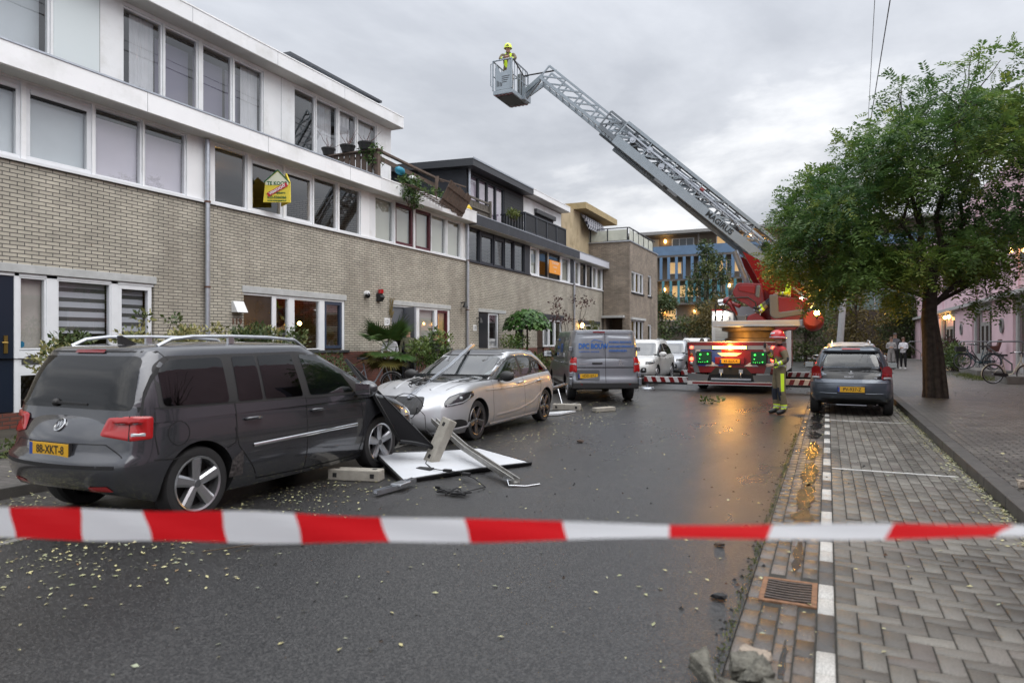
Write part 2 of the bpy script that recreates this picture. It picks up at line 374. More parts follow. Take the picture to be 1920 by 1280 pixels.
def pavermat(name, ramp, rough=(.3, .55), bump=.5, sc=120, spec=.5):
    m = bpy.data.materials.new(name); m.use_nodes = True; t = m.node_tree; b = t.nodes['Principled BSDF']; N = t.nodes.new; L = t.links.new
    a = N('ShaderNodeAttribute'); a.attribute_name = 'tint'; r = N('ShaderNodeValToRGB'); L(a.outputs['Fac'], r.inputs[0]); els = r.color_ramp.elements
    els[0].position = ramp[0][0]; els[0].color = (*ramp[0][1], 1); els[1].position = ramp[-1][0]; els[1].color = (*ramp[-1][1], 1)
    for p, c in ramp[1:-1]:
        q = els.new(p); q.color = (*c, 1)
    tcn = N('ShaderNodeTexCoord')
    n = N('ShaderNodeTexNoise'); n.inputs['Scale'].default_value = sc; n.inputs['Detail'].default_value = 4; n.inputs['Roughness'].default_value = .7; L(tcn.outputs['Object'], n.inputs['Vector'])
    mr = N('ShaderNodeMapRange'); mr.inputs[1].default_value = .3; mr.inputs[2].default_value = .7; mr.inputs[3].default_value = .5; mr.inputs[4].default_value = 1.6; L(n.outputs['Fac'], mr.inputs[0])
    n2 = N('ShaderNodeTexNoise'); n2.inputs['Scale'].default_value = 1.3; n2.inputs['Detail'].default_value = 7; L(tcn.outputs['Object'], n2.inputs['Vector'])
    m2 = N('ShaderNodeMapRange'); m2.inputs[1].default_value = .35; m2.inputs[2].default_value = .65; m2.inputs[3].default_value = .75; m2.inputs[4].default_value = 1.2; L(n2.outputs['Fac'], m2.inputs[0])
    mu = N('ShaderNodeMath'); mu.operation = 'MULTIPLY'; L(mr.outputs[0], mu.inputs[0]); L(m2.outputs[0], mu.inputs[1])
    vm = N('ShaderNodeVectorMath'); vm.operation = 'SCALE'; L(r.outputs[0], vm.inputs[0]); L(mu.outputs[0], vm.inputs['Scale']); L(vm.outputs[0], b.inputs['Base Color'])
    m3 = N('ShaderNodeMapRange'); m3.inputs[1].default_value = .35; m3.inputs[2].default_value = .65; m3.inputs[3].default_value = rough[0]; m3.inputs[4].default_value = rough[1]; L(n2.outputs['Fac'], m3.inputs[0]); L(m3.outputs[0], b.inputs['Roughness'])
    b.inputs['Specular IOR Level'].default_value = spec
    bp = N('ShaderNodeBump'); bp.inputs['Strength'].default_value = bump; bp.inputs['Distance'].default_value = .006; L(n.outputs['Fac'], bp.inputs['Height']); L(bp.outputs[0], b.inputs['Normal'])
    MATS[name] = m; return m
pv_grey = pavermat('bay_paver', [(0, (.075, .068, .058)), (.5, (.12, .11, .095)), (.85, (.16, .15, .13)), (1, (.10, .085, .075))], rough=(.36, .58))
pv_gut = pavermat('gutter_paver', [(0, (.06, .052, .045)), (.5, (.09, .078, .068)), (1, (.13, .11, .095))], rough=(.18, .42))
pv_line = pavermat('kerb_line_block', [(0, (.06, .055, .05)), (.49, (.085, .08, .075)), (.51, (.34, .33, .31)), (1, (.46, .45, .42))], rough=(.4, .6))
joint = M('joint_sand', (.028, .026, .02), .8, var=.3, vs=20)
sheet('bay_bed', -.47, 1.56, -2, 62, -.010, joint)
w = .112; U = .224
rects = []
x0 = .042
nX = 13; wx = (1.555 - x0) / nX
for i in range(-1, nX + 1):
    for j in range(0, 46):
        m_ = (i + j) % 4
        if m_ == 0: rects.append((x0 + (i + 1) * wx, 1.9 + (j + .5) * w, 2 * wx, w, ))
        elif m_ == 2: rects.append((x0 + (i + .5) * wx, 1.9 + (j + 1) * w, wx, 2 * w))
out = []
for (x, y, lx, ly) in rects:
    a, b = max(x - lx / 2, x0), min(x + lx / 2, x0 + nX * wx)
    if b - a > .03 and y - ly / 2 < 6.9: out.append(((a + b) / 2, y, b - a, ly))
for i in range(nX):
    y = 7.1 + (0 if i % 2 else -w)
    while y < 40:
        if abs(y - 9.75) > .05 or True: out.append((x0 + (i + .5) * wx, y, wx, U))
        y += U
pavers('parking_bay', out, 0, pv_grey)
out = []
for i in range(4):
    y = 1.9 + (i % 2) * .1
    while y < 44:
        if not (-.40 < -.47 + (i + .5) * .1025 < -.04 and 4.55 < y < 5.02): out.append((-.47 + (i + .5) * .1025, y, .1025, .215))
        y += .215
pavers('gutter', out, -.004, pv_gut, tilt=.002)
out = []; tn = []; y = 1.9; k = 0
while y < 44:
    out.append((-.010, y, .098, .27)); k += 1; tn.append(random.uniform(.6, 1) if (k + 1) % 4 < 2 else random.uniform(.1, .45)); y += .27
pavers('kerb_line', out, .002, pv_line, tint=tn)
# puddle water lying in the gutter
water = M('puddle_water', (.012, .012, .012), .12, spec=.5, bump=.8, bs=45)
mb = MB(); rnd = random.Random(4)
for (yy, ll, ww) in [(3.6, .7, .016), (5.6, .9, .03), (6.6, 1.1, .10), (7.8, 1.4, .07), (9.2, 1.6, .09), (11.2, 1.9, .08), (12.9, 1.0, .09), (14.4, 1.2, .1), (16, 2, .1), (18.5, 2, .1)]:
    pts = []
    for q in range(26):
        a = 2 * math.pi * q / 26; rr = 1 + .45 * rnd.uniform(-1, 1)
        pts.append((-.205 + math.cos(a) * ww * rr, yy + math.sin(a) * ll * .5 * (1 + .2 * rnd.uniform(-1, 1)), .0035))
    mb.add(pts, [tuple(range(26))])
tag(mb.build('puddle', water), kind='structure')
# white bay lines
linep = M('line_paint', (.62, .62, .60), .55, var=.2, vs=20, dirt=(.2, .19, .17), ds=14)
mb = MB()
for yy in (9.62, 15.5): mb.box(.05, 1.42, yy, yy + .045, -.002, .0045)
tag(mb.build('bay_marking', linep), kind='structure')
# right kerb and pavement
kerbm = M('kerb_stone', (.07, .065, .06), .55, var=.25, vs=5, bump=.35, bs=70)
mb = MB(); y = -2
while y < 58:
    mb.box(1.56, 1.74, y, y + .993, -.2, .13); y += 1.0
tag(mb.build('kerb', kerbm, bevel=.012), kind='structure')
pv_right = brickmat('pavement_brick', (.095, .088, .08), (.16, .15, .135), (.02, .018, .016), .218, .108, .011, floor=True, rough=.40, bump=.9, var=.35, vs=.8)
sheet('pavement', 1.74, 7.0, -6, 62, .125, pv_right)
# left: parking strip of small pavers, kerb, pavement, garden soil
pv_left = brickmat('strip_brick', (.045, .042, .04), (.075, .07, .064), (.02, .018, .016), .218, .108, .006, floor=True, rough=.42, bump=.5, rot=R(90), vs=1)
sheet('parking_strip', -7.7, -6.06, -6, 62, -.002, pv_left)
mb = MB(); y = -6
while y < 62: mb.box(-6.06, -5.98, y, y + .49, -.1, .003); y += .5
tag(mb.build('strip_edge', M('edge_block', (.16, .155, .145), .6, var=.25, vs=6)), kind='structure')
mb = MB(); y = -6
while y < 62: mb.box(-7.83, -7.7, y, y + .993, -.2, .115); y += 1.0
tag(mb.build('kerb.001', kerbm, bevel=.012), kind='structure')
sheet('pavement.001', -10.0, -7.83, -6, 62, .11, brickmat('pavement_brick_l', (.075, .07, .065), (.11, .10, .095), (.03, .028, .025), .218, .108, .006, floor=True, rough=.5, bump=.5, var=.3, vs=.9))
sheet('garden_soil', -12.7, -10.0, -6, 48, .14, earth)
# ------------------------------------------------------------------ fallen leaves and grit
def scatter(name, pts, size, mat, tmode, lab, flat=.25, z=.006):
    P = np.array([(x, y, z if len(p) < 3 else p[2]) for p in pts for x, y in [p[:2]]]); n = len(P)
    a = rng.uniform(0, 2 * np.pi, n); D = np.stack([np.cos(a), np.sin(a), rng.uniform(-.02, flat, n)], 1)
    Nn = np.tile([0, 0, 1.], (n, 1)) + rng.normal(0, .2, (n, 3))
    ln = rng.uniform(.6, 1.4, n) * size; V, F = leaf_quads(P, D, Nn, ln, ln * rng.uniform(.35, .6, n))
    V[:, 2] = np.maximum(V[:, 2], z * .6 if P[:, 2].max() < .05 else 0)
    o = leaves(name, V, F, tmode(n), mat); tag(o, lab, 'leaves', kind='stuff'); return o
leaf_litter = leafmat('leaf_litter', [(0, (.24, .26, .14)), (.35, (.50, .48, .27)), (.6, (.55, .49, .24)), (.8, (.36, .40, .28)), (1, (.18, .10, .04))], rough=.45, trans=.1)
pts = []
for _ in range(1000):                      # thick along the near left strip edge
    y = random.choice([random.uniform(2.5, 8.5), random.gauss(4.2, 1.3)]); pts.append((-5.55 + abs(random.gauss(0, .75)), y))
for _ in range(900): pts.append((random.gauss(-6.4, .28), random.uniform(2.2, 4.4)))
for _ in range(260): pts.append((random.gauss(-7.2, .3), random.uniform(3.2, 5.0)))
for _ in range(650): pts.append((random.uniform(-6.0, -4.2) + abs(random.gauss(0, .3)), random.uniform(8, 18)))
for _ in range(200): pts.append((random.uniform(-5.6, -.6), random.uniform(1.9, 9)))
for _ in range(300): pts.append((random.uniform(-5.6, -.6), random.uniform(9, 22)))
scatter('fallen_leaves', pts, .034, leaf_litter, lambda n: rng.uniform(0, 1, n), 'yellow green fallen leaves strewn over the wet asphalt')
pts = []
for _ in range(1500):
    y = random.uniform(6.5, 21); pts.append((1.555 - abs(random.gauss(0, .10 + .05 * math.sin(y * 2.1))), y))
for _ in range(60): pts.append((random.uniform(.1, 1.5), random.uniform(2.5, 14)))
for _ in range(160): pts.append((random.uniform(-.45, -.05), random.uniform(2.4, 20)))
scatter('fallen_leaves.001', pts, .034, leaf_litter, lambda n: rng.uniform(.2, 1, n) ** 1.2, 'yellow brown leaves gathered along the right kerb')
scatter('fallen_leaves.002', [(random.uniform(1.8, 6.5), random.uniform(6, 30), .135) for _ in range(500)], .05, leaf_litter, lambda n: rng.uniform(0, 1, n), 'scattered small leaves on the brick pavement under the tree', z=.135)
scatter('fallen_leaves.003', [(random.uniform(-9.8, -7.9), random.uniform(3, 9), .12) for _ in range(350)], .05, leaf_litter, lambda n: rng.uniform(0, 1, n), 'leaves on the pavement beside the grey people carrier', z=.12)
grit = leafmat('grit', [(0, (.012, .012, .012)), (.7, (.03, .028, .025)), (1, (.12, .06, .03))], rough=.7, trans=0)
mbv = []; mbf = []; tt = []
for _ in range(420):
    x = random.uniform(-4.5, 1.4); y = random.uniform(3, 16)
    if random.random() < .45: x = -.52 + random.gauss(0, .03)
    s_ = random.uniform(.006, .02); k = len(mbv); h = s_ * random.uniform(.5, 1)
    mbv += [(x + s_ * math.cos(a) * random.uniform(.6, 1.2), y + s_ * math.sin(a) * random.uniform(.6, 1.2), .001) for a in (0, 1.6, 3.1, 4.7)] + [(x, y, h), (x + s_ * .2, y, h), (x + s_ * .2, y + s_ * .2, h), (x, y + s_ * .2, h)]
    mbf += [(k + 4, k + 5, k + 6, k + 7)] + [(k + i, k + (i + 1) % 4, k + 4 + (i + 1) % 4, k + 4 + i) for i in range(4)]; tt += [random.random()] * 5
tag(leaves('road_grit', mbv, mbf, tt, grit), 'dark grit and small broken bits on the road', 'grit', kind='stuff')
moss = leafmat('moss_tuft', [(0, (.05, .07, .015)), (1, (.14, .16, .04))], trans=.1)
P = np.array([(-.495 + random.gauss(0, .012), random.uniform(2.2, 13), .0) for _ in range(900)] + [(1.53 + random.gauss(0, .02), random.uniform(6.5, 20), 0) for _ in range(500)])
V, F = leaf_quads(P, rdir(len(P), 1.2), rdir(len(P)), rng.uniform(.012, .035, len(P)), rng.uniform(.006, .012, len(P)))
tag(leaves('moss', V, F, rng.uniform(0, 1, len(F)), moss), 'thin moss and weeds along the road edge and kerb', 'moss', kind='stuff')
# thin twig lying on the road
mb = MB(); mb.tube([(-4.35, 3.75, .012), (-4.05, 4.05, .03), (-3.75, 4.3, .02), (-3.45, 4.62, .012)], [.005, .006, .005, .003], 6)
mb.tube([(-4.1, 4.0, .02), (-4.12, 3.86, .012)], .003, 5)
tag(mb.build('twig', M('twig_bark', (.06, .04, .025), .8)), 'thin brown twig lying on the road behind the tape', 'twig')
# drain grate in the gutter
t = thing('drain_grate', 'rusty iron drain grate with curved bars set in the gutter', 'drain grate', (-.22, 4.78, 0))
rust = M('rusted_iron', (.20, .10, .05), .7, var=.35, vs=25, bump=.3, bs=120)
iron = M('worn_iron', (.10, .085, .08), .45, metal=.6, var=.3, vs=20)
mb = MB(); X0, X1, Y0, Y1 = -.40, -.06, 4.55, 5.01
mb.box(X0, X1, Y0, Y0 + .035, -.05, .004).box(X0, X1, Y1 - .035, Y1, -.05, .004).box(X0, X0 + .035, Y0 + .035, Y1 - .035, -.05, .004).box(X1 - .035, X1, Y0 + .035, Y1 - .035, -.05, .004)
mb.build('rim', rust, t, bevel=.004)
mb = MB()
for k in range(8):
    yb = Y0 + .065 + k * .047
    pts = [(X0 + .035 + (X1 - X0 - .07) * q / 8, yb - .016 * math.sin(math.pi * q / 8), .0) for q in range(9)]
    for a, b in zip(pts, pts[1:]): mb.bar(a, b, .022, .02)
mb.build('bars', iron, t)
mb = MB(); mb.box(X0 + .03, X1 - .03, Y0 + .03, Y1 - .03, -.25, -.2); mb.build('pit', M('drain_pit', (.004, .004, .004), .9), t)

# ------------------------------------------------------------------ left terrace
XF = -12.6; XB = -12.17
brick = brickmat('taupe_brick', (.45, .418, .35), (.355, .33, .277), (.095, .09, .083), ms=.0085, var=.22, stain=(.20, .175, .145), rough=.85)
redbrick = brickmat('red_brick', (.17, .055, .038), (.11, .04, .03), (.055, .048, .043), ms=.008, var=.25, rough=.85)
clear = glassmat('window_glass', (.93, .94, .95), 2.4, .06, wavy=.02)
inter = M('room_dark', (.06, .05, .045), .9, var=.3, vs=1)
blind_l = M('roller_blind_lilac', (.70, .67, .76), .8, var=.05, vs=1)
blind_g = M('roller_blind_green', (.64, .66, .57), .8, var=.06, vs=1)
frost = M('frosted_film', (.62, .68, .72), .6, var=.05, vs=1.5)
curtain = M('white_curtain', (.62, .63, .66), .8, var=.08, vs=3)
def wall_x(mb, x, y0, y1, z0, z1, holes, depth=.12, mi=0, sign=1):
    """wall face on the plane x with rectangular openings (ya,yb,za,zb) and their reveals"""
    ys = sorted({y0, y1, *[h[0] for h in holes], *[h[1] for h in holes]}); zs = sorted({z0, z1, *[h[2] for h in holes], *[h[3] for h in holes]})
    ys = [q for q in ys if y0 <= q <= y1]; zs = [q for q in zs if z0 <= q <= z1]
    for a, b in zip(ys, ys[1:]):
        for c, d in zip(zs, zs[1:]):
            ym, zm = (a + b) / 2, (c + d) / 2
            if any(h[0] < ym < h[1] and h[2] < zm < h[3] for h in holes): continue
            mb.add([(x, a, c), (x, b, c), (x, b, d), (x, a, d)], [(0, 1, 2, 3)], mi)
    for (a, b, c, d) in holes:
        xi = x - depth * sign
        mb.add([(x, a, c), (x, b, c), (x, b, d), (x, a, d), (xi, a, c), (xi, b, c), (xi, b, d), (xi, a, d)], [(0, 1, 5, 4), (1, 2, 6, 5), (2, 3, 7, 6), (3, 0, 4, 7)], mi)
def window(h, y0, y1, z0, z1, fm=frame_w, fw=.045, x=XF - .05, dep=.07, gm=clear, back=None, backd=.09, vent=False, name='window', split=None, label=None, sign=1, curt=None):
    """one framed light: frame = part, pane (and blind) = sub-parts"""
    mb = MB(); a, b = x - dep * sign, x + .02 * sign; a, b = min(a, b), max(a, b)
    mb.box(a, b, y0, y1, z0, z0 + fw).box(a, b, y0, y1, z1 - fw, z1).box(a, b, y0, y0 + fw, z0 + fw, z1 - fw).box(a, b, y1 - fw, y1, z0 + fw, z1 - fw)
    f = mb.build(name, fm, h, bevel=.006, label=label)
    zt = z1 - fw
    if vent:
        v = MB(); v.box(x - .02, x + .035, y0 + fw, y1 - fw, zt - .085, zt - .005); v.build('vent_strip', frame_w if fm is frame_w else fm, f, bevel=.004)
        v = MB(); v.box(x - .02, x + .012, y0 + fw, y1 - fw, zt - .12, zt - .088); v.build('vent_slot', black, f); zt -= .12
    xp = x - .03 * sign
    MB().add([(xp, y0 + fw, z0 + fw), (xp, y1 - fw, z0 + fw), (xp, y1 - fw, zt), (xp, y0 + fw, zt)], [(0, 1, 2, 3)]).build('pane', gm, f)
    if back:
        xk = xp - backd * sign
        zl = z0 + fw if back[1] is None else back[1]; zu = zt if len(back) < 3 else back[2]
        MB().box(min(xk, xk - .012 * sign), max(xk, xk - .012 * sign), y0 + fw * .3, y1 - fw * .3, zl, zu).build('blind', back[0], f)
    if curt:
        for (ya, yb) in curt:
            pts = []; n = int((yb - ya) / .03) + 2; xk = xp - .16 * sign
            for q in range(n + 1):
                y = ya + (yb - ya) * q / n; pts.append((xk + .035 * math.sin(q * 1.9) * (.6 + .4 * math.sin(q * .7)), y))
            m2 = MB(); k = len(pts)
            m2.add([(p[0], p[1], z0) for p in pts] + [(p[0], p[1], zt + .03) for p in pts], [(i, i + 1, k + i + 1, k + i) for i in range(k - 1)]); m2.build('curtain', curtain, f, smooth=True)
    return f
def drainpipe(h, y, z0, z1, x=XF + .09, r=.055):
    p = MB(); p.tube([(x, y, z0), (x, y, z1)], r, 14); o = p.build('drainpipe', galv, h, smooth=40)
    for zz_ in (2.83, 4.72):
        if z0 < zz_ < z1:
            c = MB(); c.tube([(x, y, zz_ - .02), (x, y, zz_ + .02)], r * 1.25, 14); c.box(XF, x, y - .015, y + .015, zz_ - .012, zz_ + .012); c.build('pipe_clamp', M('rust_clamp', (.12, .06, .045), .7), o, smooth=40)
    return o
def fascia(h, y0, y1, x0, x1, z0, z1, fm, joints=(), name='fascia', sof=soffit, cap=True):
    b = MB(); b.box(x0, x1, y0, y1, z0 + .004, z1); f = b.build(name, fm, h)
    MB().box(x0 + .001, x1 - .02, y0 + .001, y1 - .001, z0 - .012, z0 + .003).build('soffit', sof, f)
    if cap: MB().box(x0, x1 + .015, y0, y1, z1 + .001, z1 + .035).build('edge_trim', galv if fm is not white else whitepanel, f)
    j = MB()
    for y in joints: j.box(x1 - .004, x1 + .0025, y - .004, y + .004, z0 + .01, z1 - .005)
    if joints: j.build('panel_joint', M('joint_grey', (.25, .26, .28), .7), f)
    return f
def shell(h, y0, y1, top, holes, plinth_holes=(), ph=1.33, base=.12):
    b = MB(); wall_x(b, XF, y0, y1, ph, 4.74, holes)
    b.add([(XF, y0, 4.74), (XF, y1, 4.74), (XF - .3, y1, 4.74), (XF - .3, y0, 4.74)], [(0, 1, 2, 3)])
    for yy in (y0 + .002, y1 - .002): b.add([(XF, yy, base), (XF - 10, yy, base), (XF - 10, yy, top), (XF, yy, top)], [(0, 1, 2, 3)])
    b.add([(XF - 10, y0, base), (XF - 10, y1, base), (XF - 10, y1, top), (XF - 10, y0, top)], [(0, 1, 2, 3)])
    b.build('wall', brick, h)
    p = MB(); wall_x(p, XF + .004, y0, y1, base - .1, ph, plinth_holes, depth=.13); p.add([(XF + .004, y0, ph), (XF + .004, y1, ph), (XF - .1, y1, ph), (XF - .1, y0, ph)], [(0, 1, 2, 3)]); p.build('plinth', redbrick, h)
    r = MB(); r.add([(XF, y0, top), (XF - 10, y0, top), (XF - 10, y1, top), (XF, y1, top)], [(0, 1, 2, 3)]); r.build('roof', M('roofing_felt', (.05, .05, .052), .9, var=.2), h)
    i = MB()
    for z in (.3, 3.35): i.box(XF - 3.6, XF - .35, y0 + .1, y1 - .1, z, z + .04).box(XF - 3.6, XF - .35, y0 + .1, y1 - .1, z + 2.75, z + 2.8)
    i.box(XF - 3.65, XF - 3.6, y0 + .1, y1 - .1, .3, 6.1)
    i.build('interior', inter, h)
def cladding(h, x, y0, y1, z0, z1, holes, mat):
    b = MB(); wall_x(b, x, y0, y1, z0, z1, holes, depth=.1); return b.build('cladding', mat, h)
def lintel(h, y0, y1, z0, z1, m=lintelm):
    MB().box(XF - .1, XF + .018, y0, y1, z0, z1).build('lintel', m, h, bevel=.008)
def sill(h, y0, y1, z, m=frame_d):
    MB().box(XF - .1, XF + .05, y0, y1, z - .07, z).build('sill', m, h, bevel=.006)
def interior_lamp(h, x, y, z, r=.07, col=(1, .55, .15), s=30):
    MB().ico((x, y, z), r, 2).build('ceiling_light', M('warm_bulb_%d' % int(s), (.9, .7, .4), .5, emit=col, es=s), h, smooth=True)

TOP = 6.2
# ---- house A (left end of the photo)
A = thing('row_house', 'beige brick row house with dark front door and blinds, nearest on the left', 'house', (XF, 8, 0), group='row houses along the street')
shell(A, 2.6, 10.94, TOP, [(6.5, 9.68, 1.33, 2.80)], [(6.5, 9.68, .40, 1.33)])
lintel(A, 5.6, 9.72, 2.80, 2.95)
MB().box(XF - .09, XF - .02, 7.02, 7.10, .40, 2.80).box(XF - .09, XF - .02, 7.55, 7.74, .40, 2.80).box(XF - .09, XF - .02, 8.76, 8.90, 1.33, 2.80).box(XF - .09, XF - .02, 6.5, 9.68, 2.74, 2.799).build('window_frame', frame_w, A, bevel=.005)
door_b = M('door_blue_black', (.010, .016, .030), .3, bump=.05, bs=8)
d = MB(); d.box(XF - .09, XF - .04, 5.95, 7.018, .42, 2.738); d = d.build('door', door_b, A)
brass = M('brass', (.55, .38, .12), .3, metal=1)
MB().box(XF - .04, XF - .02, 6.86, 6.92, 1.42, 1.72).tube([(XF - .02, 6.89, 1.6), (XF + .03, 6.89, 1.6), (XF + .03, 6.80, 1.6)], .012, 8).build('handle', brass, d)
f = window(A, 7.10, 7.55, 1.47, 2.74, fw=.03, back=(M('cream_blind', (.50, .47, .43), .8, var=.1, vs=3), None), label='narrow frosted light beside the front door')
pb = MB(); pb.box(XF - .07, XF - .03, 7.10, 7.55, 1.06, 1.46); pb = pb.build('letter_panel', frame_w, A, bevel=.004)
MB().box(XF - .03, XF - .018, 7.14, 7.44, 1.22, 1.31).build('letter_slot', M('slot_steel', (.16, .16, .17), .4, metal=.8), pb)
MB().box(XF - .03, XF - .02, 7.24, 7.38, 1.345, 1.375).build('name_plate', M('dark_plate', (.02, .02, .05), .4), pb)
window(A, 7.10, 7.55, .44, 1.06, fw=.03, gm=clear, label='low dark light beside the front door')
stk = M('blue_sticker', (.01, .12, .22), .4); hx = [(7.17 + .05 * math.sin(a * math.pi / 3), 1.57 + .06 * math.cos(a * math.pi / 3)) for a in range(6)]
MB().prism(hx, lambda y, z: (XF - .078, y, z), lambda y, z: (XF - .074, y, z)).build('alarm_sticker', stk, f)
# day-and-night striped blinds, drawn half way down
def striped(y0, y1, z0, z1, fpart):
    n = 0; z = z1
    a = MB(); b_ = MB()
    while z > z0 + .01:
        h_ = .105 if n % 2 == 0 else .075
        (b_ if n % 2 == 0 else a).box(XF - .21, XF - .20, y0, y1, max(z - h_, z0), z - .001); z -= h_; n += 1
    b_.box(XF - .215, XF - .195, y0, y1, z0 - .03, z0)
    a.build('blind_dark_band', M('blind_dark', (.10, .10, .10), .8), fpart); b_.build('blind_light_band', M('blind_light', (.60, .62, .68), .8), fpart)
f = window(A, 7.74, 8.76, .95, 2.74, fw=.03); striped(7.76, 8.75, 1.80, 2.72, f)
f = window(A, 8.90, 9.64, .95, 2.74, fw=.085); striped(8.97, 9.56, 1.68, 2.65, f)
MB().box(XF - .1, XF + .04, 7.6, 9.68, .85, .95).build('sill', frame_w, A)
interior_lamp(A, XF - 1.1, 9.75, 1.78, .05, s=25)
# first floor band of house A
HA = [(5.9, 7.12, 4.76, 6.10), (7.2, 8.37, 4.76, 6.10), (8.42, 9.42, 4.76, 6.10), (9.45, 10.47, 4.76, 6.10)]
cladding(A, XF + .001, 2.6, 10.94, 4.74, 6.13, HA, whitepanel)
window(A, 5.9, 7.12, 4.76, 6.10, fw=.07, back=(frost, None), vent=True)
window(A, 7.2, 8.37, 4.76, 6.10, fw=.085, back=(frost, None), vent=True)
window(A, 8.42, 9.42, 4.76, 6.10, back=(blind_l, None, 5.92))
window(A, 9.45, 10.47, 4.76, 6.10, back=(blind_l, None, 5.90))
MB().box(XF + .002, XF + .06, 2.6, 10.93, 4.70, 4.755).build('sill', frame_w, A)
fascia(A, 2.6, 10.94, XF, XB, 6.14, 6.53, whitepanel, (9.2,))
drainpipe(A, 10.93, .2, 6.1)
# ---- house B, number 119
B = thing('row_house', 'beige brick row house numbered 119 with a sold sign at its window', 'house', (XF, 14, 0), group='row houses along the street')
HBg = [(12.05, 15.80, 1.33, 2.79)]
shell(B, 10.94, 16.95, TOP, HBg, [(12.05, 13.10, .35, 1.33)])
lintel(B, 12.0, 15.86, 2.79, 2.95)
MB().box(XF - .09, XF - .02, 12.05, 15.80, 2.735, 2.789).box(XF - .09, XF - .02, 12.985, 13.11, .38, 2.735).box(XF - .09, XF - .02, 13.57, 13.76, 1.33, 2.735).box(XF - .09, XF - .02, 14.75, 14.95, 1.33, 2.735).box(XF - .09, XF - .02, 15.70, 15.80, 1.33, 2.735).build('window_frame', frame_w, B, bevel=.005)
d = MB(); d.box(XF - .1, XF - .05, 12.06, 12.984, .38, 2.734); d = d.build('door', M('door_dark_wood', (.022, .020, .022), .25, var=.3, vs=3), B)
MB().tube([(XF - .04, 12.9, 1.5), (XF + .02, 12.9, 1.5), (XF + .02, 12.8, 1.5)], .012, 8).build('handle', chrome, d)
window(B, 13.11, 13.57, 1.40, 2.735, fw=.03)
f = window(B, 13.76, 14.75, 1.40, 2.735, fw=.03)
window(B, 14.95, 15.70, 1.42, 2.735, fm=frame_b, fw=.09)
sill(B, 13.1, 15.95, 1.38, M('sill_slate', (.05, .055, .06), .6))
interior_lamp(B, XF - 1.5, 15.6, 2.15, .06, s=40); 
MB().box(XF - 2.2, XF - 1.9, 14.2, 15.2, 1.7, 1.95).build('cabinet', M('orange_wood_glow', (.25, .09, .02), .5, emit=(.8, .25, .03), es=.08), B)  # cabinet glows faintly in place of warm room light
HB = [(11.2, 12.17, 4.76, 6.10), (12.27, 13.36, 4.76, 6.10), (13.42, 14.46, 4.76, 6.10), (14.50, 15.48, 4.76, 6.10), (15.56, 16.54, 4.76, 6.10)]
cladding(B, XF + .001, 10.94, 16.95, 4.74, 6.13, HB, whitepanel)
for k, q in enumerate(HB): window(B, *q, fw=.085 if k in (1, 2) else .045, vent=k in (1, 2))
interior_lamp(B, XF - 1.6, 12.55, 5.62, .055, s=60)
for k in range(5): interior_lamp(B, XF - 1.9 - .28 * k, 12.5 + .3 * k, 6.02 - .02 * k, .022, s=25)
MB().box(XF - .8, XF - .4, 11.35, 11.95, 4.78, 4.98).build('keyboard_desk', M('desk_dark', (.02, .02, .02), .5), B)
MB().box(XF + .002, XF + .06, 10.95, 16.95, 4.70, 4.755).build('sill', frame_w, B)
fascia(B, 10.942, 16.95, XF, XB, 6.14, 6.53, whitepanel, (12.4, 15.5))
# ---- house C, number 121
C_ = thing('row_house', 'beige brick row house numbered 121 with maroon window frames', 'house', (XF, 20, 0), group='row houses along the street')
shell(C_, 16.95, 23.10, TOP, [(18.12, 21.82, 1.33, 2.79)], [(18.12, 19.0, .35, 1.33)])
lintel(C_, 18.08, 21.86, 2.79, 2.94)
MB().box(XF - .09, XF - .02, 18.12, 21.82, 2.735, 2.789).box(XF - .09, XF - .02, 18.95, 19.10, .38, 2.735).box(XF - .09, XF - .02, 19.62, 19.76, 1.33, 2.735).box(XF - .09, XF - .02, 20.80, 20.95, 1.33, 2.735).box(XF - .09, XF - .02, 21.68, 21.82, 1.33, 2.735).build('window_frame', white, C_, bevel=.005)
d = MB(); d.M = Matrix.Translation((XF - .12, 18.94, 0)) @ Matrix.Rotation(R(62), 4, 'Z'); d.box(-.03, .03, -.82, 0, .40, 2.73); d.M = None; d = d.build('door', M('door_grey', (.20, .21, .24), .5), C_, label='grey front door standing open')
MB().box(XF - .10, XF - .06, 18.15, 18.94, 2.0, 2.73).build('door_shadow_panel', M('hall_grey', (.13, .135, .15), .7), C_)  # grey sheet stands in for the shade of the open doorway
blind_c = M('cream_roller_blind', (.55, .49, .38), .8, var=.08, vs=2)
window(C_, 19.10, 19.62, 1.40, 2.735, fw=.03, back=(blind_c, None)); window(C_, 19.76, 20.80, 1.40, 2.735, fw=.03, back=(M('grey_green_blind', (.46, .47, .42), .8, var=.1, vs=1.5), None))
f = window(C_, 20.95, 21.68, 1.42, 2.735, fm=frame_m, fw=.09, back=(M('glowing_curtain', (.50, .36, .18), .8, var=.2, vs=4, emit=(.9, .55, .2), es=.12), None))  # curtain glows of itself, as if lamplit from behind
MB().box(XF - .15, XF - .13, 21.16, 21.21, 1.75, 2.6).build('warm_light_strip', M('amber_strip', (.9, .5, .1), .5, emit=(1, .42, .04), es=2.2), f)
sill(C_, 19.0, 21.95, 1.38, M('sill_slate', (.05, .055, .06), .6))
HC = [(17.26, 18.26, 4.76, 6.10), (18.33, 19.38, 4.76, 6.10), (19.50, 20.50, 4.76, 6.10), (20.54, 21.55, 4.76, 6.10), (21.64, 22.66, 4.76, 6.10)]
cladding(C_, XF + .001, 16.95, 23.10, 4.74, 6.13, HC, white)
for k, q in enumerate(HC): window(C_, *q, fm=frame_m if k in (1, 2) else frame_w, fw=.1 if k in (1, 2) else .045, back=(blind_g, None))
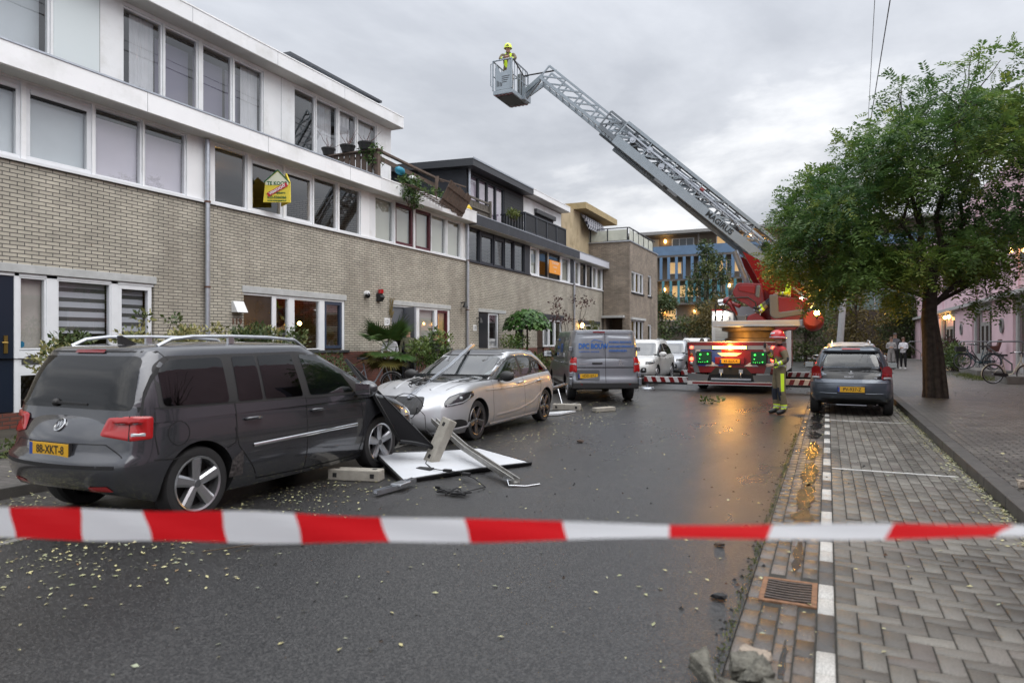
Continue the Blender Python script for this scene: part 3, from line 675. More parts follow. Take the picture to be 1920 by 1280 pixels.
MB().box(XF + .002, XF + .06, 16.95, 23.10, 4.70, 4.755).build('sill', frame_w, C_)
fascia(C_, 16.952, 23.10, XF, XB, 6.14, 6.53, white, (18.9, 21.4))
drainpipe(C_, 23.02, .2, 6.1)
# ---- set-back white top storey over A, B and C (one part of house B's roof each would be hidden: built once)
X3 = -14.9; XR = -14.36
T3 = thing('roof_storey', 'long white set-back top storey with big windows under a flat roof', 'top storey', (X3, 13, 6.2))
H3 = [(7.3, 9.0, 7.62, 9.46), (10.62, 11.69, 7.62, 9.46), (11.73, 12.74, 7.62, 9.46), (12.86, 13.86, 7.62, 9.46), (13.92, 15.0, 7.62, 9.46), (16.26, 17.22, 7.62, 9.46), (17.26, 18.33, 7.62, 9.46), (18.40, 19.33, 7.62, 9.46), (19.40, 20.5, 7.62, 9.46)]
b = MB(); wall_x(b, X3, 2.6, 21.38, 6.21, 9.55, H3); b.add([(X3, 21.38, 6.21), (X3 - 7, 21.38, 6.21), (X3 - 7, 21.38, 9.55), (X3, 21.38, 9.55)], [(0, 1, 2, 3)])
b.build('wall', white, T3)
j = MB()
for y in (10.07, 15.7): j.box(X3, X3 + .003, y - .006, y + .006, 7.5, 9.54)
j.build('panel_joint', M('joint_grey', (.25, .26, .28), .7), T3)
MB().box(X3 + .0, X3 + .012, 9.06, 10.05, 7.6, 9.5).build('infill_panel', M('pale_panel', (.60, .66, .68), .5), T3)
blind_d = M('dark_lilac_blind', (.20, .19, .27), .8)
for k, q in enumerate(H3):
    cu = None
    if k == 1: cu = [(10.95, 11.6)]
    if k == 4: cu = [(14.35, 14.95)]
    bk = (blind_d, None, 9.2) if k in (2, 3, 4) else None
    if k == 0: bk = (frost, None)
    if k in (6, 7, 8): cu = [(q[0] + .1, q[1] - .1)]
    window(T3, *q, x=X3 - .05, fw=.05, back=bk, backd=.3, curt=cu)
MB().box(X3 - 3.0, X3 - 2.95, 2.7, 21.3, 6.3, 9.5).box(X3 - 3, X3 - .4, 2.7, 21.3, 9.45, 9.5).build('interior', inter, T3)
fascia(T3, 2.6, 21.42, X3 - 7, XR, 9.56, 9.95, white, (12.1, 15, 18))
# ---- sloping dark roof ridge further back
RG = thing('roof_structure', 'grey lean-to roof with dark edge rising behind the white roof', 'roof', (-17, 19, 9.9))
MB().prism([(-19.5, 9.9), (-16.2, 9.9), (-16.0, 10.82), (-19.5, 10.95)], lambda x, z: (x, 17.3, z), lambda x, z: (x, 21.6, z)).build('wall', M('zinc_panel', (.42, .46, .49), .6, var=.08, vs=2), RG)
MB().prism([(-19.8, 11.02), (-15.75, 10.9), (-15.75, 10.98), (-19.8, 11.1)], lambda x, z: (x, 17.0, z), lambda x, z: (x, 22, z)).build('roof_sheet', M('roof_edge_dark', (.05, .055, .065), .5), RG)
# ---- dark house D
dk = M('anthracite_board', (.032, .036, .046), .55, var=.15, vs=3)
dkplank = brickmat('anthracite_plank', (.034, .036, .042), (.028, .03, .036), (.008, .008, .009), 6.0, .14, .008, var=.12, rough=.6, bump=.5)
D = thing('row_house', 'row house with dark grey upper storey, dark window frames and charcoal fascia', 'house', (XF, 26, 0), group='row houses along the street')
shell(D, 23.10, 29.25, TOP, [(24.08, 25.95, 1.33, 2.80), (27.6, 28.5, 1.33, 2.2)], [(24.08, 25.1, .35, 1.33)])
lintel(D, 24.05, 26.6, 2.80, 2.93)
dd = MB(); dd.box(XF - .1, XF - .05, 24.1, 25.0, .38, 2.79); dd = dd.build('door', M('door_anthracite', (.018, .02, .026), .35), D)
window(D, 25.0, 25.9, 1.35, 2.79, fm=frame_w, fw=.08); window(D, 27.6, 28.5, 1.35, 2.2, fm=frame_d)
HD = [(23.25, 24.18, 4.76, 6.05), (24.32, 25.46, 4.76, 6.05), (25.55, 26.5, 4.76, 6.05), (26.55, 27.45, 4.76, 6.05), (27.55, 28.62, 4.76, 6.05)]
cladding(D, XF + .001, 23.10, 29.25, 4.74, 6.06, HD, dk)
for k, q in enumerate(HD): window(D, *q, fm=frame_d, fw=.085 if k in (1, 2) else .05, vent=k in (1, 2))
MB().box(XF + .002, XF + .06, 23.1, 29.25, 4.70, 4.755).build('sill', frame_d, D)
fascia(D, 23.102, 29.25, XF, XB, 6.08, 6.46, dk, (26,))
XD = -13.5
b = MB(); HD3 = [(25.0, 28.35, 6.5, 8.62)]
wall_x(b, XD, 24.75, 30.5, 6.21, 8.7, HD3); b.build('upper_wall', dkplank, D)
for yy in (24.75, 30.48): MB().add([(XD, yy, 6.2), (XD - 8, yy, 6.2), (XD - 8, yy, 9.05), (XD - .01, yy, 8.75)], [(0, 1, 2, 3)]).build('side_wall', dk, D)
lil = M('lilac_curtain', (.46, .37, .52), .8, var=.15, vs=4)
for k in range(4):
    y = 25.02 + k * .83; window(D, y, y + .81, 6.5, 8.6, fm=frame_d, fw=.06, x=XD - .04, back=(lil, None), backd=.06)
MB().prism([(-12.96, 8.72), (-12.96, 9.02), (-21.5, 9.32), (-21.5, 9.05)], lambda x, z: (x, 24.3, z), lambda x, z: (x, 30.5, z)).build('upper_roof', M('roof_charcoal', (.04, .043, .05), .5), D)
MB().box(-12.962, -12.93, 24.3, 30.5, 8.98, 9.05).build('edge_trim', galv, D)
drainpipe(D, 24.85, 6.3, 8.75, x=XD + .07)
# ---- house E
E_ = thing('row_house', 'row house with white top storey, closed dark shutter and an orange sign', 'house', (XF, 32, 0), group='row houses along the street')
shell(E_, 29.25, 35.06, TOP, [(30.1, 33.5, 1.33, 2.72)], [(30.1, 31.0, .35, 1.33)])
lintel(E_, 30.0, 33.75, 2.72, 2.97, dk)
dd = MB(); dd.box(XF - .1, XF - .05, 30.12, 30.9, .38, 2.71); dd.build('door', M('door_brown', (.05, .03, .02), .4), E_)
for q in ((30.95, 31.7), (31.75, 32.5), (32.55, 33.45)): window(E_, q[0], q[1], 1.36, 2.71, fw=.08, back=(curtain, None) if q[0] < 31 else None)
HE = [(29.34, 30.2, 4.76, 6.05), (30.36, 31.5, 4.76, 6.05), (31.58, 33.2, 4.76, 6.05), (33.5, 34.6, 4.76, 6.05)]
cladding(E_, XF + .001, 29.25, 35.06, 4.74, 6.06, HE, white)
for k, q in enumerate(HE): window(E_, *q, fm=frame_d if k in (1, 2) else frame_w, fw=.08, back=(blind_g, None) if k in (0, 3) else None)
MB().box(XF + .002, XF + .06, 29.25, 35.06, 4.70, 4.755).build('sill', frame_w, E_)
MB().box(XF + .002, XF + .05, 34.72, 35.05, 4.76, 6.06).build('corner_post', dk, E_)
fascia(E_, 29.252, 35.06, XF, XB, 6.08, 6.46, dk, (32,))
b = MB(); wall_x(b, XD, 30.52, 35.7, 6.21, 8.7, [(31.9, 34.5, 6.3, 8.3)]); b.build('upper_wall', white, E_)
sh = brickmat('shutter_slat', (.035, .037, .042), (.03, .032, .038), (.012, .012, .014), 9, .055, .006, var=.05, rough=.5)
s_ = MB(); s_.box(XD - .08, XD - .03, 31.9, 34.5, 6.3, 8.3); s_ = s_.build('shutter', sh, E_); MB().box(XD + .001, XD + .16, 31.85, 34.55, 8.12, 8.34).build('shutter_box', M('shutter_box_grey', (.06, .062, .068), .5), s_, bevel=.02)
fascia(E_, 30.52, 35.7, XD - 7, -12.95, 8.76, 9.02, white)
# ---- house F with the ochre top storey
F_ = thing('row_house', 'row house with ochre plaster top storey and pale grey fascia', 'house', (XF, 38, 0), group='row houses along the street')
shell(F_, 35.06, 40.55, TOP, [(36.3, 39.9, 1.33, 2.6)], [(36.3, 37.2, .35, 1.33)])
lintel(F_, 36.0, 40.0, 2.60, 2.82, dk)
for q in ((36.3, 37.3), (37.4, 38.6), (38.7, 39.9)): window(F_, q[0], q[1], 1.36, 2.59, fw=.08)
HF = [(35.2, 36.25, 4.76, 6.05), (36.34, 37.35, 4.76, 6.05), (37.46, 38.5, 4.76, 6.05), (38.62, 39.4, 4.76, 6.05), (39.5, 40.45, 4.76, 6.05)]
cladding(F_, XF + .001, 35.06, 40.55, 4.74, 6.06, HF, white)
for k, q in enumerate(HF): window(F_, *q, fm=frame_d if k in (1, 2) else frame_w, fw=.08, back=(blind_g, None) if k in (0, 3, 4) else None)
MB().box(XF + .002, XF + .06, 35.06, 40.55, 4.70, 4.755).build('sill', frame_w, F_)
fascia(F_, 35.062, 40.55, XF, XB, 6.08, 6.46, M('pale_grey_fascia', (.52, .54, .60), .5))
drainpipe(F_, 35.12, .2, 6.05)
och = M('ochre_plaster', (.42, .34, .22), .85, var=.12, vs=2, dirt=(.22, .17, .09), ds=1.6)
b = MB(); b.box(-19, -13.5, 35.72, 43.5, 6.21, 9.35); b.build('upper_wall', och, F_)
b = MB(); b.box(-19.5, -12.75, 37.8, 44.3, 9.36, 9.72); b.build('upper_roof', M('ochre_fascia', (.36, .28, .15), .85, var=.2, vs=3, dirt=(.14, .11, .07), ds=3), F_)
# ---- corner house G
XG = -10.9; YG = 40.56
G_ = thing('corner_house', 'square brick corner house projecting at the end of the row with roof terrace', 'house', (XG, 44, 0))
gb = brickmat('weathered_brick', (.32, .265, .21), (.22, .185, .15), (.09, .08, .07), ms=.0085, var=.3, stain=(.12, .10, .085), rough=.85)
HG = [(41.0, 44.0, 4.65, 5.95), (45.2, 46.2, 4.65, 6.05), (41.0, 44.0, 1.3, 2.95), (45.2, 46.2, 1.3, 2.75)]
b = MB(); wall_x(b, XG, YG, 48.0, .1, 7.68, HG)
# side wall facing the camera with the porch opening
for (xa, xb, za, zb) in ((-15.5, -12.55, 6.21, 7.68), (-12.55, -12.4, .1, 7.68), (-12.4, -11.35, 3.05, 7.68), (-11.35, XG, .1, 7.68)):
    b.add([(xa, YG, za), (xb, YG, za), (xb, YG, zb), (xa, YG, zb)], [(0, 1, 2, 3)])
b.add([(-12.4, YG, .1), (-12.4, YG + 1.4, .1), (-12.4, YG + 1.4, 3.05), (-12.4, YG, 3.05)], [(0, 1, 2, 3)]); b.add([(-11.35, YG, .1), (-11.35, YG + 1.4, .1), (-11.35, YG + 1.4, 3.05), (-11.35, YG, 3.05)], [(0, 1, 2, 3)])
b.add([(XG, 48, .1), (-15.5, 48, .1), (-15.5, 48, 7.68), (XG, 48, 7.68)], [(0, 1, 2, 3)]); b.add([(-15.5, YG, 7.2), (XG, YG, 7.2), (XG, 48, 7.2), (-15.5, 48, 7.2)], [(0, 1, 2, 3)])
b.build('wall', gb, G_)
MB().box(-12.4, -11.35, YG + 1.38, YG + 1.45, .1, 3.05).build('door', M('porch_dark_wood', (.05, .028, .016), .5), G_)
MB().box(-12.75, -11.2, YG - .35, YG + .2, 3.06, 3.2).build('porch_canopy', lintelm, G_)
MB().box(-15.6, XG + .06, YG - .06, YG + .16, 7.69, 7.76).box(XG - .16, XG + .06, YG + .16, 48.06, 7.69, 7.76).build('coping', galv, G_)
for k, q in enumerate(HG):
    nn = 3 if q[1] - q[0] > 2 else 1; wd = (q[1] - q[0]) / nn
    for i in range(nn): window(G_, q[0] + i * wd, q[0] + (i + 1) * wd, q[2], q[3], x=XG - .05, fw=.08, back=(M('ochre_curtain', (.40, .24, .08), .8), None) if (k == 2 and i == 0) or (k == 0 and i == 1) else ((curtain, None) if k == 0 else None))
    MB().box(XG - .05, XG + .06, q[0] - .05, q[1] + .05, q[2] - .08, q[2]).build('sill', frame_d, G_)
MB().box(XG - .02, XG + .12, 40.8, 44.2, 2.96, 3.1).build('lintel', lintelm, G_)
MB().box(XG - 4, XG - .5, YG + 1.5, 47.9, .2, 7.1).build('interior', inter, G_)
# terrace glass railing
rl = MB(); hh = 8.52
for x in (-14.6, -13.4, -12.3, -11.05): rl.box(x - .03, x + .03, YG + .03, YG + .09, 7.76, hh)
for y in (41.6, 42.9, 44.2, 45.5, 46.8): rl.box(XG - .09, XG - .03, y - .03, y + .03, 7.76, hh)
rl.box(-14.63, XG - .03, YG + .02, YG + .1, hh, hh + .05).box(XG - .1, XG - .02, YG + .1, 47.4, hh, hh + .05)
rl = rl.build('terrace_railing', frame_d, G_)
gp = MB()
for a, c in ((-14.57, -13.43), (-13.37, -12.33), (-12.27, -11.08)): gp.box(a, c, YG + .05, YG + .06, 7.8, hh - .08)
for a, c in ((YG + .15, 41.57), (41.63, 42.87), (42.93, 44.17), (44.23, 45.47), (45.53, 46.77)): gp.box(XG - .065, XG - .055, a, c, 7.8, hh - .08)
gp.build('railing_glass', M('milky_glass', (.55, .57, .50), .25, var=.25, vs=1.2), rl)
# chequered cloth awning on the terrace
aw = M('chequer_cloth', (.3, .3, .32), .8); tt_ = aw.node_tree; ck = tt_.nodes.new('ShaderNodeTexChecker'); ck.inputs['Scale'].default_value = 5; ck.inputs[1].default_value = (.012, .014, .03, 1); ck.inputs[2].default_value = (.45, .46, .5, 1)
tco = tt_.nodes.new('ShaderNodeTexCoord'); tt_.links.new(tco.outputs['Object'], ck.inputs[0]); tt_.links.new(ck.outputs[0], tt_.nodes['Principled BSDF'].inputs['Base Color'])
mb = MB(); V = []; n = 14
for i in range(n + 1):
    a = i / n
    for k in range(2):
        V.append((-13.48 + .55 * math.sin(a * 1.5) + .03 * math.sin(i * 2.2), 38.9 + k * 3.4, 9.3 - .95 * a ** 1.6))
mb.add(V, [(2 * i, 2 * i + 1, 2 * i + 3, 2 * i + 2) for i in range(n)]); mb.add([(-13.48, 38.9, 9.3)] + [V[2 * i] for i in range(n + 1)], [tuple(range(n + 2))])
tag(mb.build('awning', aw), 'dark and white chequered cloth awning on the ochre roof storey', 'awning')
# ---- dark railing on D and E's terrace
t = thing('balcony_railing', 'black slatted balcony railing on the charcoal fascia', 'railing', (-12.3, 31, 6.46))
mb = MB()
for y in (28.0, 29.3, 30.6, 31.9, 33.2): mb.box(-12.36, -12.28, y - .04, y + .04, 6.5, 7.36)
mb.box(-12.37, -12.27, 27.96, 33.24, 7.361, 7.42).box(-12.34, -12.30, 28, 33.2, 6.55, 6.62)
mb.box(-13.5, -12.3, 27.93, 28.01, 7.33, 7.40)
mb.build('rail_frame', frame_d, t)
mb = MB(); y = 28.1
while y < 33.15:
    if min(abs(y - q) for q in (28, 29.3, 30.6, 31.9, 33.2)) > .07: mb.box(-12.33, -12.31, y - .04, y + .04, 6.62, 7.36)
    y += .1
x = -13.4
while x < -12.4: mb.box(x - .035, x + .035, 27.96, 27.98, 6.5, 7.33); x += .14
mb.build('slats', M('slat_black', (.018, .02, .024), .5), t)

# ------------------------------------------------------------------ vehicles
def paint(name, col, metal=.5, rough=.32, coat=.8):
    m = M(name, col, rough, metal, coat=coat, var=.05, vs=3, dirt=(col[0] * .7 + .02, col[1] * .7 + .018, col[2] * .7 + .015), ds=1.2)
    return m
carglass = glassmat('car_glass', (.30, .36, .35), 1.6, .05)
carglass_l = glassmat('car_glass_clear', (.55, .62, .60), 1.7, .06)
privacy = glassmat('privacy_glass', (.06, .06, .065), 1.1, .02)
GLASSN = [carglass, carglass_l, privacy]
redlens = M('red_lens_glow', (.33, .008, .01), .12, coat=.6, emit=(.9, .02, .01), es=.03)  # unlit lenses given a faint red glow
reddark = M('red_lens_dark', (.16, .006, .008), .12, coat=.5)
clearlens = M('clear_lens', (.42, .44, .46), .1, metal=.4, coat=.6)
lampdark = M('lamp_dark', (.03, .032, .036), .15, metal=.3, coat=.8)
yplate = M('yellow_plate', (.66, .36, .015), .4)
euro = M('euro_blue', (.02, .06, .30), .4)
platetxt = M('plate_black', (.01, .01, .01), .5)
trimblk = M('trim_black', (.018, .018, .019), .5)
seam = M('seam_dark', (.006, .006, .007), .7)
seatm = M('seat_dark', (.03, .032, .034), .9)
rimsil = M('rim_silver', (.50, .51, .53), .28, metal=.9)
rimdark = M('rim_dark', (.07, .07, .075), .3, metal=.8)
tyre = M('tyre', (.018, .018, .019), .75, var=.2, vs=10)
def lerp(a, b, t): return a + (b - a) * t
def interp(tab, x):
    if x <= tab[0][0]: return tab[0][1]
    for (a, va), (b, vb) in zip(tab, tab[1:]):
        if x <= b:
            t = (x - a) / (b - a); return va + (vb - va) * t
    return tab[-1][1]
def smooth_interp(tab, x):
    if x <= tab[0][0]: return tab[0][1]
    if x >= tab[-1][0]: return tab[-1][1]
    for i, ((a, va), (b, vb)) in enumerate(zip(tab, tab[1:])):
        if x <= b:
            t = (x - a) / (b - a); h = b - a
            m0 = ((vb - tab[i - 1][1]) / (b - tab[i - 1][0])) if i > 0 else (vb - va) / h
            m1 = ((tab[i + 2][1] - va) / (tab[i + 2][0] - a)) if i + 2 < len(tab) else (vb - va) / h
            return (2*t**3 - 3*t*t + 1) * va + (t**3 - 2*t*t + t) * h * m0 + (-2*t**3 + 3*t*t) * vb + (t**3 - t*t) * h * m1
def rounded(pts, r=.05, n=4):
    """polygon with rounded corners"""
    out = []; k = len(pts)
    for i in range(k):
        p = Vector(pts[i]); a = Vector(pts[i - 1]); b = Vector(pts[(i + 1) % k])
        da = (a - p); db = (b - p); rr = min(r, da.length * .45, db.length * .45)
        s = p + da.normalized() * rr; e = p + db.normalized() * rr
        for q in range(n + 1):
            t = q / n; out.append(tuple((1 - t) ** 2 * s + 2 * t * (1 - t) * p + t * t * e))
    return out
class Car: pass
GLASS = set(); CARS = []
def make_car(name, label, spec, loc, rotz, group=None, cat='car'):
    """x forward, y left, z up; x=0 at the rear axle"""
    g = spec.get; t = thing(name, label, cat, loc, rotz, group); c = Car(); c.t = t; c.cuts = []; CARS.append(c); c.spec = spec
    x0, x1 = -spec['ro'], spec['wb'] + spec['fo']; Wd = spec['W'] / 2; wr = spec['wr']
    XRt, XFt, ZT, ZB = spec['rear'], spec['front'], spec['top'], spec['bot']      # z->x offset tables, x->z tables
    sect = g('sect', [(0, .90), (.12, .965), (.35, 1), (.6, 1), (.82, .985), (.93, .965), (1, .93)])
    cr, crp = g('corner', .55), g('cornerp', .25)
    NS, NM, NC = 54, 16, 10
    def halfw(xn, s):
        d = min(xn - x0, x1 - xn); f = 1.0
        if d < cr: f = 1 - crp * (1 - math.sqrt(max(0, 1 - ((cr - d) / cr) ** 2.6)))
        return Wd * f * smooth_interp(sect, s)
    def ring(u):
        tt = .5 - .5 * math.cos(math.pi * u); tt = lerp(u, tt, .75)
        xn = lerp(x0, x1, tt); zb = smooth_interp(ZB, xn); zt = smooth_interp(ZT, xn)
        pts = []
        def px(z):
            e0 = max(0, 1 - (xn - x0) / .7) ** 1.5; e1 = max(0, 1 - (x1 - xn) / .9) ** 1.5
            return xn + e0 * smooth_interp(XRt, z) + e1 * smooth_interp(XFt, z)
        for j in range(NM):
            s = j / NM; z = lerp(zb, zt, s); pts.append((px(z), -halfw(xn, s), z))
        cw = halfw(xn, 1)
        for j in range(NC):
            q = -1 + 2 * j / NC; z = zt + g('crown', .04) * (1 - abs(q) ** 2.2); pts.append((px(zt), cw * q, z))
        for j in range(NM):
            s = 1 - j / NM; z = lerp(zb, zt, s); pts.append((px(z), halfw(xn, s), z))
        cw0 = halfw(xn, 0)
        for j in range(NC): pts.append((px(zb), cw0 * (1 - 2 * j / NC), zb))
        return pts
    mb = MB(); rings = [ring(i / (NS - 1)) for i in range(NS)]; k = len(rings[0])
    V = [p for r_ in rings for p in r_]
    Fc = [(i * k + j, i * k + (j + 1) % k, (i + 1) * k + (j + 1) % k, (i + 1) * k + j) for i in range(NS - 1) for j in range(k)]
    for end, sgn in ((0, -1), (NS - 1, 1)):
        r_ = rings[end]; bul = g('bulge_r', .10) if sgn < 0 else g('bulge_f', .16)
        base = {}
        def idx(row, col):
            if row == 0: return end * k + (2 * NM + NC + (NC - col)) % k
            if row == NM: return end * k + NM + col
            if col == 0: return end * k + row
            if col == NC: return end * k + NM + NC + (NM - row)
            return base[(row, col)]
        for row in range(1, NM):
            L_, R_ = r_[row], r_[NM + NC + (NM - row)]
            for col in range(1, NC):
                q = -1 + 2 * col / NC; fr = math.sin(math.pi * min(1, row / NM * 1.0)) ** .35
                base[(row, col)] = len(V); V.append((lerp(L_[0], R_[0], col / NC) + sgn * bul * (1 - abs(q) ** 2.5) * fr, lerp(L_[1], R_[1], col / NC), L_[2]))
        for row in range(NM):
            for col in range(NC): Fc.append((idx(row, col), idx(row, col + 1), idx(row + 1, col + 1), idx(row + 1, col)))
    mb.add(V, Fc)
    # greenhouse
    gh = spec['cab']; K = 16; NA = 88; gm = MB(); GV = []
    def gring(zf, shrink=0, dz=0):
        z = lerp(gh['z0'], gh['z1'], zf); xr = smooth_interp(gh['xr'], zf); xf = smooth_interp(gh['xf'], zf); w_ = smooth_interp(gh['w'], zf)
        out = []; cxm = (xr + xf) / 2; a = (xf - xr) / 2 - shrink; b = w_ - shrink * .55; n = gh.get('n', 6.0)
        raw = []
        for i in range(721):
            th = 2 * math.pi * i / 720; cs, sn = math.cos(th), math.sin(th)
            raw.append((a * math.copysign(abs(cs) ** (2 / n), cs), b * math.copysign(abs(sn) ** (2 / n), sn)))
        dl = [0]
        for p_, q_ in zip(raw, raw[1:]): dl.append(dl[-1] + math.dist(p_, q_))
        j = 0
        for i in range(NA):
            tgt = dl[-1] * i / NA
            while dl[j + 1] < tgt: j += 1
            f_ = (tgt - dl[j]) / max(dl[j + 1] - dl[j], 1e-9); px = lerp(raw[j][0], raw[j + 1][0], f_); py = lerp(raw[j][1], raw[j + 1][1], f_)
            zz_ = z + dz + gh.get('slope', 0) * ((px) / max(a, .01)) * zf - gh.get('drop', .05) * max(0, -px / a) ** 2 * zf
            out.append((cxm + px, py, zz_))
        return out
    lev = [i / K for i in range(K + 1)]
    for f in lev: GV += gring(f)
    for s_, d_ in ((.02, .018), (.06, .034), (.16, .05), (.4, .065), (.62, .072)): GV += gring(1, s_, d_ * gh.get('rr', 1))
    NL = len(GV) // NA
    GF = [(i * NA + j, i * NA + (j + 1) % NA, (i + 1) * NA + (j + 1) % NA, (i + 1) * NA + j) for i in range(NL - 1) for j in range(NA)]
    GF.append(tuple((NL - 1) * NA + j for j in range(NA)))
    gm.add(GV, GF)
    def tri(m_): m_.f = [t_ for f in m_.f for t_ in ([f] if len(f) != 4 else [(f[0], f[1], f[2]), (f[0], f[2], f[3])])]; m_.m = [0] * len(m_.f)
    tri(mb); tri(gm)
    bm = bmesh.new()
    for (v_, f_) in ((mb.v, mb.f), (gm.v, gm.f)):
        vs = [bm.verts.new(p) for p in v_]
        for f in f_: bm.faces.new([vs[i] for i in f])
    bm.normal_update(); c.bvh = BVHTree.FromBMesh(bm); bm.free()
    bmg = bmesh.new(); vs = [bmg.verts.new(p) for p in gm.v]; [bmg.faces.new([vs[i] for i in f]) for f in gm.f]; bmg.normal_update(); c.bvhg = BVHTree.FromBMesh(bmg); bmg.free()
    pm = spec['paint']
    body = mb.build('body', [pm, trimblk], t, smooth=42, local=True)
    cut = MB()
    for xa in (0, spec['wb']):
        for sy in (-1, 1):
            Mx = Matrix.Translation((xa, sy * (Wd + .1), spec.get('wz', wr))) @ Matrix.Rotation(R(90 * sy), 4, 'X')
            ra = wr + spec.get('arch', .055); n = 40
            ring0 = [Mx @ Vector((ra * math.cos(2 * math.pi * i / n), ra * math.sin(2 * math.pi * i / n), 0)) for i in range(n)]
            ring1 = [Mx @ Vector((ra * math.cos(2 * math.pi * i / n), ra * math.sin(2 * math.pi * i / n), .42)) for i in range(n)]
            cut.add(ring0 + ring1, [tuple(range(n)), tuple(range(2 * n - 1, n - 1, -1))] + [(i, (i + 1) % n, n + (i + 1) % n, n + i) for i in range(n)], 1)
    co = cut.build('cutter', [pm, trimblk], t, local=True)
    md = body.modifiers.new('b', 'BOOLEAN'); md.operation = 'DIFFERENCE'; md.object = co; md.solver = 'EXACT'
    dg = bpy.context.evaluated_depsgraph_get(); dg.update()
    me = bpy.data.meshes.new_from_object(body.evaluated_get(dg)); body.modifiers.clear(); body.data = me; me.name = 'body'
    bpy.data.objects.remove(co)
    bm = bmesh.new(); bm.from_mesh(me)
    for f in bm.faces: f.smooth = True
    bm.to_mesh(me); bm.free(); me.set_sharp_from_angle(angle=R(38))
    c.body = body
    c.cab = gm.build('cabin', [spec.get('roofpaint', pm)], t, smooth=50, local=True)
    # wheels
    tw = spec.get('tw', .21)
    for xa in (0, spec['wb']):
        for sy in (-1, 1): wheel(t, xa, sy, Wd - spec.get('inset', .02), spec.get('wz', wr), wr, spec.get('rr', wr * .70), tw, spec.get('rimmat', rimsil), spec.get('spokes', 5), spec.get('spin', 20), spec.get('steer', 0) if xa else 0)
    return c
def wheel(t, xa, sy, yo, zc, r, rr, tw, rim, ns=5, spin=20, steer=0):
    Mw = Matrix.Translation((xa, sy * yo, zc)) @ Matrix.Rotation(R(steer), 4, 'Z') @ Matrix.Rotation(R(-90 * sy), 4, 'X')
    mb = MB(); mb.lathe([(rr * .98, -tw), (r * .93, -tw), (r, -tw * .86), (r, -tw * .16), (r * .965, -.008), (r * .88, .0), (rr * 1.03, -.006), (rr * .97, -.03)], 40, M=Mw)
    w = mb.build('wheel', tyre, t, smooth=35, local=True)
    m2 = MB(); m2.lathe([(rr * 1.02, -.008), (rr * 1.0, .002), (rr * .93, -.006), (rr * .90, -.05), (rr * .88, -tw * .8)], 40, M=Mw)
    m2.lathe([(.0, -.012), (rr * .17, -.012), (rr * .20, -.035), (rr * .20, -.09)], 20, M=Mw)
    for k in range(ns):
        a = R(spin) + 2 * math.pi * k / ns; ca, sa = math.cos(a), math.sin(a)
        def P_(rad, wd, z): return Mw @ Vector((rad * ca - wd * sa, rad * sa + wd * ca, z))
        w0, w1 = rr * .16, rr * .225
        m2.add([P_(rr * .15, -w0, -.03), P_(rr * .15, w0, -.03), P_(rr * .93, w1, -.012), P_(rr * .93, -w1, -.012), P_(rr * .15, -w0 * .5, -.012), P_(rr * .15, w0 * .5, -.012), P_(rr * .92, w1 * .55, -.002), P_(rr * .92, -w1 * .55, -.002), P_(rr * .15, -w0, -.08), P_(rr * .15, w0, -.08), P_(rr * .93, w1, -.07), P_(rr * .93, -w1, -.07)],
               [(4, 5, 6, 7), (0, 4, 7, 3), (5, 1, 2, 6), (8, 0, 3, 11), (1, 9, 10, 2), (0, 1, 5, 4), (3, 7, 6, 2)])
    m2.build('rim', rim, w, local=True, smooth=30)
    m3 = MB(); m3.lathe([(0, -.11), (rr * .9, -.11)], 30, M=Mw); m3.build('brake', M('brake_dark', (.035, .033, .032), .6, metal=.5), w, local=True)
    m4 = MB(); m4.lathe([(0, -.0085), (rr * .13, -.0085), (rr * .14, -.012)], 20, M=Mw); m4.build('hub_cap', M('hubcap_grey', (.15, .155, .165), .3, metal=.6), w, local=True)
def hitp(c, axis, sgn, a, b, cabin_only=False):
    """point on the surface seen along an axis; 'y': (x,z) from the side sgn, 'x': (y,z) from front(+1)/rear(-1), 'z': (x,y) from above"""
    bv = c.bvhg if cabin_only else c.bvh
    if isinstance(axis, tuple):
        an = R(axis[0]); d = Vector((math.cos(an), math.sin(an), 0)); pe = Vector((-d.y, d.x, 0)); o = Vector((axis[1], axis[2], 0)) + pe * a - d * 3; o.z = b
    elif axis == 'y': o = Vector((a, 3 * sgn, b)); d = Vector((0, -sgn, 0))
    elif axis == 'x': o = Vector((8 * sgn, a, b)); d = Vector((-sgn, 0, 0))
    else: o = Vector((a, b, 4)); d = Vector((0, 0, -1))
    h = bv.ray_cast(o, d)
    if h[0] is None:
        q = bv.find_nearest(o + d * (3 - .8 if axis == 'y' else 6))
        return q[0], q[1]
    n = h[1]
    if n.dot(d) > 0: n = -n
    return h[0], n
def rc(sy, ang=40, x=-.75, y=.8): return (ang * -sy, x, sy * y)
def fc(sy, x, ang=40, y=.8): return (180 + ang * sy, x, sy * y)
def mir(sy, pts): return [(-sy * a * -1, b) for a, b in pts]
